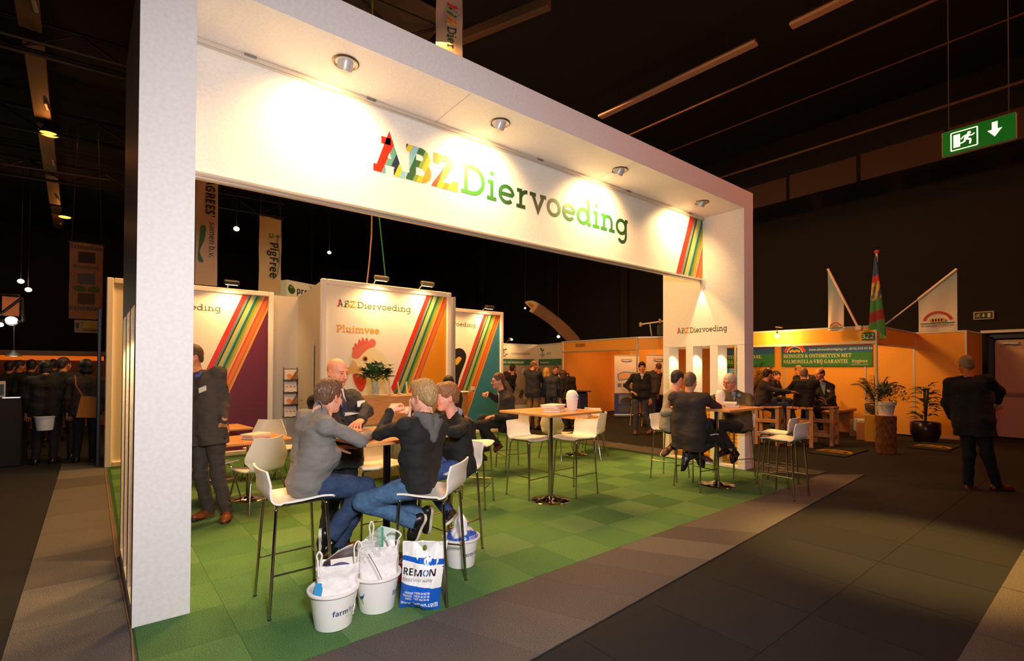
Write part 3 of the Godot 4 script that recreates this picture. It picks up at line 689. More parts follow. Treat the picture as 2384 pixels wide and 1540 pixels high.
# a field of distances on a grid, joined smoothly and meshed as surface nets
class Field:
	var o: Vector3
	var h: float
	var nx: int
	var ny: int
	var nz: int
	var f := PackedFloat32Array()
	func _init(lo: Vector3, hi: Vector3, cell: float):
		o = lo; h = cell
		nx = int((hi.x - lo.x) / h) + 2; ny = int((hi.y - lo.y) / h) + 2; nz = int((hi.z - lo.z) / h) + 2
		f.resize(nx * ny * nz); f.fill(1.0)
	func rng(lo: Vector3, hi: Vector3) -> Array:
		return [clampi(int((lo.x - o.x) / h), 0, nx - 1), clampi(int((hi.x - o.x) / h) + 1, 0, nx - 1), clampi(int((lo.y - o.y) / h), 0, ny - 1), clampi(int((hi.y - o.y) / h) + 1, 0, ny - 1), clampi(int((lo.z - o.z) / h), 0, nz - 1), clampi(int((hi.z - o.z) / h) + 1, 0, nz - 1)]
	func cap(a: Vector3, b: Vector3, ra: float, rb: float, k := 0.03):
		var m := maxf(ra, rb) + k + 2.5 * h
		var g := rng(Vector3(minf(a.x, b.x) - m, minf(a.y, b.y) - m, minf(a.z, b.z) - m), Vector3(maxf(a.x, b.x) + m, maxf(a.y, b.y) + m, maxf(a.z, b.z) + m))
		var ab := b - a
		var il := 1.0 / maxf(ab.length_squared(), 1e-9)
		var q := 0.25 / k
		for z in range(g[4], g[5] + 1):
			for y in range(g[2], g[3] + 1):
				var i: int = (z * ny + y) * nx + g[0]
				var p := o + Vector3(g[0], y, z) * h
				for x in range(g[0], g[1] + 1):
					var t := clampf((p - a).dot(ab) * il, 0.0, 1.0)
					var d := p.distance_to(a + ab * t) - lerpf(ra, rb, t)
					var e := f[i]
					var w := maxf(k - absf(e - d), 0.0)
					f[i] = minf(e, d) - w * w * q
					i += 1
					p.x += h
	func ell(ctr: Vector3, r: Vector3, k := 0.02, cut := false, bs := Basis()):
		var m := maxf(r.x, maxf(r.y, r.z)) + k + 2.5 * h
		var g := rng(ctr - Vector3(m, m, m), ctr + Vector3(m, m, m))
		var q := 0.25 / k
		var inv := bs.transposed()
		var r2 := r * r
		for z in range(g[4], g[5] + 1):
			for y in range(g[2], g[3] + 1):
				var i: int = (z * ny + y) * nx + g[0]
				for x in range(g[0], g[1] + 1):
					var p := inv * (o + Vector3(x, y, z) * h - ctr)
					var k0 := (p / r).length()
					var k1 := (p / r2).length()
					var d := k0 * (k0 - 1.0) / maxf(k1, 1e-6)
					if k0 < 0.05: d = -minf(r.x, minf(r.y, r.z))
					var e := f[i]
					if cut:
						d = -d
						var w := maxf(k - absf(e - d), 0.0)
						f[i] = maxf(e, d) + w * w * q
					else:
						var w := maxf(k - absf(e - d), 0.0)
						f[i] = minf(e, d) - w * w * q
					i += 1
	func plane(p0: Vector3, nn: Vector3, k := 0.008):   # keeps what lies behind the plane
		var q := 0.25 / k
		var i := 0
		for z in nz:
			for y in ny:
				var d := (o + Vector3(0, y, z) * h - p0).dot(nn)
				var st := nn.x * h
				for x in nx:
					var e := f[i]
					if d > -0.1 and e < 0.5:
						var w := maxf(k - absf(e - d), 0.0)
						f[i] = maxf(e, d) + w * w * q
					d += st
					i += 1
	func wrinkle(ns: FastNoiseLite, amp: float, sc: Vector3):
		var i := 0
		for z in nz:
			for y in ny:
				for x in nx:
					var e := f[i]
					if e < 0.05 and e > -0.05: f[i] = e + ns.get_noise_3dv((o + Vector3(x, y, z) * h) * sc) * amp
					i += 1
	func at(p: Vector3) -> float:
		var u := (p - o) / h
		var x := clampi(int(u.x), 0, nx - 2); var y := clampi(int(u.y), 0, ny - 2); var z := clampi(int(u.z), 0, nz - 2)
		var t := u - Vector3(x, y, z)
		var i := (z * ny + y) * nx + x
		var s := nx * ny
		return lerpf(lerpf(lerpf(f[i], f[i + 1], t.x), lerpf(f[i + nx], f[i + nx + 1], t.x), t.y), lerpf(lerpf(f[i + s], f[i + s + 1], t.x), lerpf(f[i + s + nx], f[i + s + nx + 1], t.x), t.y), t.z)
	func hit(p: Vector3, d: Vector3, far := 0.6) -> Vector3:   # march until the surface
		var t := 0.0
		while t < far:
			var e := at(p + d * t)
			if e < 0.0005: break
			t += clampf(e * 0.7, 0.001, 0.02)
		return p + d * t
	func net(g: Geo, xf := Transform3D()):
		var id := PackedInt32Array()
		id.resize(f.size()); id.fill(-1)
		var s := nx * ny
		var off := [0, 1, nx, nx + 1, s, s + 1, s + nx, s + nx + 1]
		var lim := 1.8 * h
		for z in nz - 1:
			for y in ny - 1:
				var i := (z * ny + y) * nx
				for x in nx - 1:
					var a := f[i]
					if a < lim and a > -lim:
						var b := f[i + 1]; var c2 := f[i + nx]; var d := f[i + nx + 1]
						var e := f[i + s]; var g2 := f[i + s + 1]; var hh := f[i + s + nx]; var k := f[i + s + nx + 1]
						var cnt := int(a < 0) + int(b < 0) + int(c2 < 0) + int(d < 0) + int(e < 0) + int(g2 < 0) + int(hh < 0) + int(k < 0)
						if cnt > 0 and cnt < 8:
							var sum := Vector3.ZERO
							var m := 0
							if (a < 0) != (b < 0): sum += Vector3(a / (a - b), 0, 0); m += 1
							if (c2 < 0) != (d < 0): sum += Vector3(c2 / (c2 - d), 1, 0); m += 1
							if (e < 0) != (g2 < 0): sum += Vector3(e / (e - g2), 0, 1); m += 1
							if (hh < 0) != (k < 0): sum += Vector3(hh / (hh - k), 1, 1); m += 1
							if (a < 0) != (c2 < 0): sum += Vector3(0, a / (a - c2), 0); m += 1
							if (b < 0) != (d < 0): sum += Vector3(1, b / (b - d), 0); m += 1
							if (e < 0) != (hh < 0): sum += Vector3(0, e / (e - hh), 1); m += 1
							if (g2 < 0) != (k < 0): sum += Vector3(1, g2 / (g2 - k), 1); m += 1
							if (a < 0) != (e < 0): sum += Vector3(0, 0, a / (a - e)); m += 1
							if (b < 0) != (g2 < 0): sum += Vector3(1, 0, b / (b - g2)); m += 1
							if (c2 < 0) != (hh < 0): sum += Vector3(0, 1, c2 / (c2 - hh)); m += 1
							if (d < 0) != (k < 0): sum += Vector3(1, 1, d / (d - k)); m += 1
							var nn := Vector3(b + d + g2 + k - a - c2 - e - hh, c2 + d + hh + k - a - b - e - g2, e + g2 + hh + k - a - b - c2 - d).normalized()
							id[i] = g.pt(xf * (o + (Vector3(x, y, z) + sum / m) * h), xf.basis * nn)
					i += 1
		for z in range(1, nz - 1):
			for y in range(1, ny - 1):
				var i := (z * ny + y) * nx + 1
				for x in range(1, nx - 1):
					var a := f[i] < 0
					if f[i] < lim and f[i] > -lim:
						if a != (f[i + 1] < 0): qd(g, id[i], id[i - nx], id[i - nx - s], id[i - s], a)
						if a != (f[i + nx] < 0): qd(g, id[i], id[i - s], id[i - s - 1], id[i - 1], a)
						if a != (f[i + s] < 0): qd(g, id[i], id[i - 1], id[i - 1 - nx], id[i - nx], a)
					i += 1
	func qd(g: Geo, a: int, b: int, c2: int, d: int, out: bool):
		if a < 0 or b < 0 or c2 < 0 or d < 0: return
		if out: g.tri(a, b, c2); g.tri(a, c2, d)
		else: g.tri(a, c2, b); g.tri(a, d, c2)

# ---------------------------------------------------------------- scene helpers
var mats := {}
var shared := {}

func lin(hex: String) -> Color: return Color(hex).srgb_to_linear()

func M(hex: String, rough := 0.6, metal := 0.0, extra := {}) -> StandardMaterial3D:
	var key := hex + str(rough) + str(metal) + str(extra.keys()) + str(extra.values())
	if mats.has(key): return mats[key]
	var m := StandardMaterial3D.new()
	m.albedo_color = Color(hex)
	m.roughness = rough
	m.metallic = metal
	for k in extra:
		if k == "tex": skin(m, extra[k])
		else: m.set(k, extra[k])
	mats[key] = m
	return m

func VC(rough := 0.6) -> StandardMaterial3D:   # colour of the print lies in the vertices
	return M("ffffff", rough, 0.0, {"vertex_color_use_as_albedo": true})

func noise_tex(freq: float, a: String, b: String, seed_ := 1, oct := 4, size := 512, nm := false, typ := 0) -> NoiseTexture2D:
	var key := "nt%s%s%s%d%d%d%s%d" % [freq, a, b, seed_, oct, size, nm, typ]
	if shared.has(key): return shared[key]
	var t := NoiseTexture2D.new()
	var ns := FastNoiseLite.new()
	ns.seed = seed_; ns.frequency = freq; ns.fractal_octaves = oct
	if typ == 1: ns.noise_type = FastNoiseLite.TYPE_CELLULAR
	t.noise = ns; t.width = size; t.height = size; t.seamless = true; t.generate_mipmaps = false
	if nm:
		t.as_normal_map = true; t.bump_strength = 6.0
	else:
		var g := Gradient.new()
		g.set_color(0, Color(a)); g.set_color(1, Color(b))
		t.color_ramp = g
	shared[key] = t
	return t

func skin(m: StandardMaterial3D, kind: String):
	m.uv1_triplanar = true
	match kind:
		"carpet":
			m.albedo_texture = noise_tex(0.16, "4a4a4a", "ffffff", 3, 3)
			m.uv1_scale = Vector3.ONE * 1.7
			m.uv1_world_triplanar = true
			m.heightmap_enabled = true; m.heightmap_texture = noise_tex(0.5, "000000", "ffffff", 5, 2); m.heightmap_scale = 0.15
		"cloth":
			m.normal_enabled = true; m.normal_texture = noise_tex(0.02, "0", "1", 9, 3, 512, true); m.normal_scale = 0.35
			m.albedo_texture = noise_tex(0.4, "d8d8d8", "ffffff", 4, 2)
			m.uv1_scale = Vector3.ONE * 2.5
			m.rim_enabled = true; m.rim = 0.04; m.rim_tint = 0.6
		"knit":
			m.albedo_texture = noise_tex(0.5, "b8b8b8", "ffffff", 6, 2)
			m.normal_enabled = true; m.normal_texture = noise_tex(0.03, "0", "1", 19, 3, 512, true); m.normal_scale = 0.5
			m.uv1_scale = Vector3.ONE * 3.0
			m.rim_enabled = true; m.rim = 0.06; m.rim_tint = 0.7
		"denim":
			m.albedo_texture = noise_tex(0.03, "b4bac4", "ffffff", 8, 6)
			m.normal_enabled = true; m.normal_texture = noise_tex(0.02, "0", "1", 29, 4, 512, true); m.normal_scale = 0.5
			m.uv1_scale = Vector3.ONE * 2.0
		"wood":
			m.albedo_texture = noise_tex(0.012, "e2d0bc", "ffffff", 12, 5)
			m.uv1_scale = Vector3(0.6, 6.0, 6.0)
		"woodv":
			m.albedo_texture = noise_tex(0.012, "d4c0a8", "ffffff", 13, 5)
			m.uv1_scale = Vector3(6.0, 0.6, 6.0)
		"bark":
			m.albedo_texture = noise_tex(0.02, "3a2414", "ffffff", 15, 5)
			m.uv1_scale = Vector3(5.0, 0.7, 5.0)
			m.heightmap_enabled = true; m.heightmap_texture = noise_tex(0.02, "000000", "ffffff", 15, 5); m.heightmap_scale = 1.5
		"plaster":
			m.albedo_texture = noise_tex(0.05, "f2f2f2", "ffffff", 17, 3)
		"plastic":
			m.normal_enabled = true; m.normal_texture = noise_tex(0.012, "0", "1", 39, 4, 512, true); m.normal_scale = 0.9
			m.uv1_scale = Vector3.ONE * 4.0

func T(nm: String, label: String, cat: String, at := Vector3.ZERO, group := "", yaw := 0.0) -> Node3D:
	var o := Node3D.new()
	o.name = nm
	add_child(o, true)
	o.position = at
	o.rotation.y = yaw
	tag(o, label, cat, group)
	return o

func tag(o: Node, label: String, cat := "", group := "", kind := "") -> Node:
	if label: o.set_meta("label", label)
	if cat: o.set_meta("category", cat)
	if group: o.set_meta("group", group)
	if kind: o.set_meta("kind", kind)
	return o

func put(par: Node, nm: String, g: Geo, m: Material) -> MeshInstance3D:
	return put_mesh(par, nm, g.mesh(m))

func put_mesh(par: Node, nm: String, me: Mesh) -> MeshInstance3D:
	var o := MeshInstance3D.new()
	o.name = nm
	o.mesh = me
	par.add_child(o, true)
	return o

func one(nm: String, g: Geo, m: Material, label: String, cat: String, group := "", at := Vector3.ZERO) -> MeshInstance3D:
	var o := put(self, nm, g, m)
	o.position = at
	tag(o, label, cat, group)
	return o

func copy(src: Node3D, label: String, at: Vector3, yaw := 0.0) -> Node3D:
	var o: Node3D = src.duplicate()
	o.name = String(src.name).rstrip("0123456789_")
	add_child(o, true)
	o.position = at; o.rotation.y = yaw
	o.set_meta("label", label)
	return o

func struct(nm: String, g: Geo, m: Material, label: String, par: Node = null) -> MeshInstance3D:
	var o := put(par if par else self, nm, g, m)
	tag(o, label, "", "", "structure")
	return o

func Bx(ctr: Vector3, s: Vector3, bv := 0.0, bs := Basis()) -> Geo:
	var g := Geo.new(); g.box(ctr, s, bv, bs); return g

func arc(c: Vector2, r: float, a0: float, a1: float, n := 10) -> Array:
	var o := []
	for i in n + 1:
		var a := deg_to_rad(lerpf(a0, a1, float(i) / n))
		o.append(c + Vector2(cos(a), sin(a)) * r)
	return o

# flat lettering from a font, laid into g; xf maps the text plane (origin at the middle or left of the baseline)
func text(g: Geo, s: String, height: float, xf: Transform3D, colr: Color, face := "Droid Sans", weight := 400, align := 0, squeeze := 1.0) -> float:
	var tm := TextMesh.new()
	var sf := SystemFont.new()
	sf.font_names = PackedStringArray([face]); sf.font_weight = weight
	tm.font = sf; tm.font_size = 40; tm.pixel_size = 0.01; tm.depth = 0.0; tm.curve_step = 2.0
	tm.text = s
	var a := tm.get_mesh_arrays()
	var bb := tm.get_aabb()
	var k := height / 0.286
	var w := bb.size.x * k * squeeze
	var x0 := -bb.position.x * k * squeeze - (w * 0.5 if align == 1 else 0.0)
	var vs: PackedVector3Array = a[Mesh.ARRAY_VERTEX]
	var ids = a[Mesh.ARRAY_INDEX]
	var f := g.v.size()
	var nn := (xf.basis * Vector3(0, 0, 1)).normalized()
	var save := g.col
	g.col = colr
	for p in vs: g.pt(xf * Vector3(p.x * k * squeeze + x0, (p.y + 0.143) * k, 0), nn)
	g.col = save
	if ids == null: ids = range(vs.size())
	for i in range(0, ids.size(), 3):
		g.ix.append(f + ids[i]); g.ix.append(f + ids[i + 1]); g.ix.append(f + ids[i + 2])
	return w

# slab lettering drawn with strokes
func glyph(ch: String) -> Array:   # [advance, strokes]
	match ch:
		"o": return [0.56, [arc(Vector2(.27, .245), .2, 0, 360, 24)]]
		"e": return [0.55, [arc(Vector2(.27, .245), .2, 0, 318, 22), [Vector2(.09, .245), Vector2(.47, .245)]]]
		"d": return [0.63, [arc(Vector2(.26, .245), .2, 0, 360, 24), [Vector2(.36, .68), Vector2(.47, .68), Vector2(.47, .045), Vector2(.57, .045)]]]
		"i": return [0.33, [[Vector2(.04, .445), Vector2(.16, .445), Vector2(.16, .03)], [Vector2(.02, .045), Vector2(.3, .045)], [Vector2(.16, .6), Vector2(.16, .7)]]]
		"l": return [0.33, [[Vector2(.04, .68), Vector2(.16, .68), Vector2(.16, .03)], [Vector2(.02, .045), Vector2(.3, .045)]]]
		"r": return [0.45, [[Vector2(.04, .445), Vector2(.16, .445), Vector2(.16, .03)], [Vector2(.02, .045), Vector2(.31, .045)], arc(Vector2(.36, .245), .2, 180, 85, 8)]]
		"v": return [0.56, [[Vector2(.09, .47), Vector2(.28, .04), Vector2(.47, .47)], [Vector2(.0, .445), Vector2(.21, .445)], [Vector2(.35, .445), Vector2(.56, .445)]]]
		"n": return [0.66, [[Vector2(.04, .445), Vector2(.16, .445), Vector2(.16, .03)], [Vector2(.02, .045), Vector2(.29, .045)], arc(Vector2(.325, .28), .165, 180, 0, 12) + [Vector2(.49, .03)], [Vector2(.37, .045), Vector2(.63, .045)]]]
		"m": return [0.98, [[Vector2(.04, .445), Vector2(.16, .445), Vector2(.16, .03)], [Vector2(.02, .045), Vector2(.29, .045)], arc(Vector2(.325, .28), .165, 180, 0, 12) + [Vector2(.49, .03)], [Vector2(.37, .045), Vector2(.61, .045)], arc(Vector2(.655, .28), .165, 180, 0, 12) + [Vector2(.82, .03)], [Vector2(.7, .045), Vector2(.95, .045)]]]
		"u": return [0.64, [[Vector2(.03, .445), Vector2(.15, .445), Vector2(.15, .2)] + arc(Vector2(.31, .205), .16, 180, 360, 12) + [Vector2(.47, .445), Vector2(.36, .445)], [Vector2(.47, .3), Vector2(.47, .045), Vector2(.58, .045)]]]
		"g": return [0.6, [arc(Vector2(.26, .245), .2, 0, 360, 24), [Vector2(.56, .445), Vector2(.47, .445), Vector2(.47, -.04)] + arc(Vector2(.3, -.04), .17, 0, -150, 10)]]
		"D": return [0.73, [[Vector2(.17, .66), Vector2(.17, .05)], [Vector2(.04, .655), Vector2(.32, .655)] + arc(Vector2(.34, .35), .305, 90, -90, 18) + [Vector2(.04, .045)]]]
		"P": return [0.62, [[Vector2(.17, .66), Vector2(.17, .05)], [Vector2(.03, .045), Vector2(.32, .045)], [Vector2(.03, .655), Vector2(.34, .655)] + arc(Vector2(.36, .48), .175, 90, -90, 12) + [Vector2(.17, .305)]]]
		"A": return [0.68, [[Vector2(.12, .04), Vector2(.33, .66), Vector2(.56, .04)], [Vector2(.2, .23), Vector2(.48, .23)], [Vector2(.0, .045), Vector2(.25, .045)], [Vector2(.43, .045), Vector2(.68, .045)], [Vector2(.16, .655), Vector2(.36, .655)]]]
		"B": return [0.64, [[Vector2(.17, .66), Vector2(.17, .05)], [Vector2(.02, .655), Vector2(.34, .655)] + arc(Vector2(.35, .51), .145, 90, -90, 12) + [Vector2(.17, .365)], [Vector2(.35, .365)] + arc(Vector2(.37, .205), .16, 90, -90, 12) + [Vector2(.02, .045)]]]
		"Z": return [0.62, [[Vector2(.09, .5), Vector2(.09, .655), Vector2(.5, .655), Vector2(.09, .045), Vector2(.55, .045), Vector2(.55, .2)]]]
	return [0.3, []]

const LETTER_BAND := [["e0281a", 0.18], ["5a968c", 0.31], ["22304c", 0.45], ["d4c234", 0.56], ["86bcd0", 0.70], ["1f6038", 0.86], ["7ea030", 0.95], ["dcb822", 1.06], ["e88c1e", 1.26], ["e4d0b4", 1.3], ["e03a1c", 1.42], ["e8b416", 1.57], ["e47e1c", 1.69], ["e8bc38", 9.0]]
const BAND := [["d42a18", 0.115], ["4f857e", 0.045], ["1f2e40", 0.03], ["bfae2c", 0.055], ["86b4c0", 0.045], ["23653a", 0.055], ["7a942a", 0.045], ["c09a1c", 0.05], ["d8b49a", 0.03], ["d84a1e", 0.045], ["de7616", 0.07], ["c0662a", 0.035], ["d8944e", 0.05]]

func stroke(p: Array, w: float) -> Array:   # quads along a polyline
	var out := []
	var L := []; var R := []
	var cnt := p.size()
	var loop: bool = cnt > 3 and (p[0] as Vector2).distance_to(p[cnt - 1]) < 1e-4
	for i in cnt:
		var a: Vector2 = p[i - 1] if i > 0 else (p[cnt - 2] if loop else p[0])
		var b: Vector2 = p[i + 1] if i < cnt - 1 else (p[1] if loop else p[cnt - 1])
		var d0: Vector2 = (p[i] - a).normalized() if a != p[i] else (b - p[i]).normalized()
		var d1: Vector2 = (b - p[i]).normalized() if b != p[i] else d0
		var n0 := Vector2(-d0.y, d0.x); var n1 := Vector2(-d1.y, d1.x)
		var m := (n0 + n1).normalized()
		var k := 1.0 / maxf(m.dot(n0), 0.28)
		L.append(p[i] + m * w * 0.5 * k); R.append(p[i] - m * w * 0.5 * k)
	for i in cnt - 1: out.append([R[i], R[i + 1], L[i + 1], L[i]])
	return out

# mode "band": cut by the coloured bands; "fade": greens that change along the word; else one colour
func slab(g: Geo, s: String, em: float, wide: float, xf0: Transform3D, mode: String, colr := Color.WHITE, wt := 0.1) -> float:
	var total := 0.0
	for ch in s: total += glyph(ch)[0]
	var kx := wide / (total * em)
	var x := 0.0
	for ch in s:
		var gl := glyph(ch)
		for st in gl[1]:
			g.lay += 1
			var xf := xf0.translated_local(Vector3(0, 0, 0.0003 * (g.lay % 4)))
			for q in stroke(st, wt):
				var pq := PackedVector2Array()
				for a in q: pq.append(Vector2((a.x + x) * em * kx, a.y * em))
				if mode == "band":
					var x0 := -2.0
					for b in LETTER_BAND:
						var x1: float = b[1] * em * kx
						var sl := 0.42
						var par := PackedVector2Array([Vector2(x0 - 0.3 * em * sl, -0.3 * em), Vector2(x1 - 0.3 * em * sl, -0.3 * em), Vector2(x1 + em * sl, em), Vector2(x0 + em * sl, em)])
						x0 = x1
						for piece in Geometry2D.intersect_polygons(pq, par):
							if piece.size() < 3: continue
							g.col = lin(b[0])
							g.poly(Array(piece), xf)
				else:
					var mid := (pq[0] + pq[2]) * 0.5
					if mode == "fade":
						var t := clampf(0.45 + 0.45 * cos((mid.x / wide * 1.45 + 0.02) * TAU) - 0.25 * (0.3 - mid.y / em), 0.0, 1.0)
						g.col = lin("144428").lerp(lin("3f8c38"), t)
					else: g.col = colr
					if Geometry2D.is_polygon_clockwise(pq): pq.reverse()
					var nn := (xf.basis * Vector3(0, 0, 1)).normalized()
					var f := g.v.size()
					for a in pq: g.pt(xf * Vector3(a.x, a.y, 0), nn)
					g.tri(f, f + 1, f + 2); g.tri(f, f + 2, f + 3)
		x += gl[0]
	g.col = Color.WHITE
	return wide

# the slanted bands printed on panels; region is the rectangle that crops them
func bands(g: Geo, x0: float, y0: float, y1: float, slope: float, xmax: float, total: float, xf: Transform3D, last := ""):
	var rect := PackedVector2Array([Vector2(-9, y0), Vector2(xmax, y0), Vector2(xmax, y1), Vector2(-9, y1)])
	var sum := 0.0
	for b in BAND: sum += b[1]
	var x := x0
	for b in BAND:
		var w: float = b[1] / sum * total
		var par := PackedVector2Array([Vector2(x, y0), Vector2(x + w, y0), Vector2(x + w + (y1 - y0) * slope, y1), Vector2(x + (y1 - y0) * slope, y1)])
		for piece in Geometry2D.intersect_polygons(par, rect):
			g.col = lin(b[0]); g.poly(Array(piece), xf)
		x += w
	if last:
		var par := PackedVector2Array([Vector2(x, y0), Vector2(x + 9, y0), Vector2(x + 9, y1), Vector2(x + (y1 - y0) * slope, y1)])
		for piece in Geometry2D.intersect_polygons(par, rect):
			g.col = lin(last); g.poly(Array(piece), xf)
	g.col = Color.WHITE

func bez(p: Array, n := 6) -> Array:   # smooth curve through points (Catmull-Rom), Vector2 or Vector3
	var out := []
	for i in p.size() - 1:
		var a = p[maxi(i - 1, 0)]; var b = p[i]; var c = p[i + 1]; var d = p[mini(i + 2, p.size() - 1)]
		for k in n: out.append(b.cubic_interpolate(c, a, d, float(k) / n))
	out.append(p[-1])
	return out

func blob(g: Geo, p: Array, colr: String, xf: Transform3D):   # closed smooth print shape
	var q := []
	for i in p.size():
		var a: Vector2 = p[(i - 1 + p.size()) % p.size()]; var b: Vector2 = p[i]; var c: Vector2 = p[(i + 1) % p.size()]; var d: Vector2 = p[(i + 2) % p.size()]
		for k in 5: q.append(b.cubic_interpolate(c, a, d, k / 5.0))
	g.col = lin(colr)
	g.lay += 1
	g.poly(q, xf.translated_local(Vector3(0, 0, 0.0002 * g.lay)))
	g.col = Color.WHITE
# ---------------------------------------------------------------- people
# heads look along -z; origin between the ears at eye height
func head_geo(kind: String, cell: float) -> Geo:
	var key := "head" + kind + str(cell)
	if shared.has(key): return shared[key]
	var F := Field.new(Vector3(-0.1, -0.2, -0.14), Vector3(0.1, 0.15, 0.13), cell)
	var kid := kind == "boy"
	var wom := kind == "woman"
	var jw := 0.050 if wom or kid else 0.056
	F.ell(Vector3(0, 0.035, 0.018), Vector3(0.077, 0.092, 0.098), 0.02)
	F.ell(Vector3(0, -0.035, -0.028), Vector3(0.06, 0.08, 0.062), 0.03)
	F.cap(Vector3(-jw, -0.03, 0.0), Vector3(-0.018, -0.093, -0.062), 0.022, 0.02, 0.03)
	F.cap(Vector3(jw, -0.03, 0.0), Vector3(0.018, -0.093, -0.062), 0.022, 0.02, 0.03)
	F.ell(Vector3(0, -0.096, -0.066), Vector3(0.022, 0.018, 0.02), 0.02)
	F.cap(Vector3(-0.036, 0.026, -0.074), Vector3(0.036, 0.026, -0.074), 0.013, 0.013, 0.02)
	for s in [-1.0, 1.0]:
		F.ell(Vector3(s * 0.044, -0.03, -0.056), Vector3(0.025, 0.024, 0.025), 0.025)
		F.ell(Vector3(s * 0.031, 0.005, -0.102), Vector3(0.018, 0.012, 0.018), 0.012, true)
		F.ell(Vector3(s * 0.031, 0.005, -0.076), Vector3(0.0135, 0.0115, 0.0135), 0.004)
		F.cap(Vector3(s * 0.02, 0.0135, -0.0875), Vector3(s * 0.043, 0.0125, -0.0805), 0.004, 0.004, 0.005)
		F.ell(Vector3(s * 0.012, -0.033, -0.1), Vector3(0.0085, 0.008, 0.01), 0.008)
		var eb := Basis(Vector3(0, 1, 0), s * 0.45) * Basis(Vector3(1, 0, 0), -0.2)
		F.ell(Vector3(s * 0.079, -0.006, 0.012), Vector3(0.008, 0.031, 0.019), 0.008, false, eb)
		F.ell(Vector3(s * 0.087, -0.004, 0.008), Vector3(0.006, 0.017, 0.010), 0.005, true, eb)
		F.ell(Vector3(s * 0.077, -0.03, 0.002), Vector3(0.006, 0.01, 0.008), 0.006)
	F.cap(Vector3(0, 0.016, -0.088), Vector3(0, -0.028, -0.112), 0.008, 0.0115, 0.014)
	F.ell(Vector3(0, -0.059, -0.088), Vector3(0.023, 0.006, 0.011), 0.008)
	F.ell(Vector3(0, -0.069, -0.086), Vector3(0.02, 0.0065, 0.011), 0.006)
	F.ell(Vector3(0, -0.0635, -0.102), Vector3(0.022, 0.0014, 0.012), 0.002, true)
	var nr := 0.047 if wom or kid else 0.056
	F.cap(Vector3(0, -0.06, 0.02), Vector3(0, -0.19, 0.035), nr, nr, 0.03)
	var g := Geo.new()
	F.net(g)
	for i in g.v.size():
		var p := g.v[i]
		var q := Vector3(absf(p.x), p.y, p.z)
		var c := Color(1, 1, 1)
		var cheek := q.distance_to(Vector3(0.045, -0.03, -0.075))
		c = c.lerp(Color(1.05, 0.72, 0.66), clampf(1.0 - cheek / 0.04, 0, 1) * (0.75 if kid else 0.5))
		if p.z < -0.09: c = c.lerp(Color(1.02, 0.78, 0.7), 0.35)
		if q.x > 0.07 and p.z > -0.02: c = c.lerp(Color(1.05, 0.7, 0.62), 0.6)
		if q.x < 0.024 and p.y < -0.053 and p.y > -0.076 and p.z < -0.083: c = Color(0.86, 0.45, 0.42)
		if absf(p.y + 0.0635) < 0.0024 and q.x < 0.022 and p.z < -0.083: c = Color(0.35, 0.15, 0.13)
		var e := q.distance_to(Vector3(0.031, 0.005, -0.076))
		if e < 0.0155 and p.z < -0.083 and absf(p.y - 0.004) < 0.0072:
			c = Color(1.25, 1.3, 1.4)
			if Vector2(q.x - 0.030, p.y - 0.005).length() < 0.0064: c = Color(0.12, 0.1, 0.1)
		if absf(p.y - 0.0125) < 0.0022 and q.x > 0.018 and q.x < 0.045 and p.z < -0.078: c = Color(0.3, 0.2, 0.17)
		if p.y > 0.024 and p.y < 0.0325 and q.x > 0.014 and q.x < 0.05 and p.z < -0.068: c = c.lerp(Color(0.32, 0.22, 0.16), 0.45 if kid else 0.7)
		g.c[i] = c
	shared[key] = g
	return g

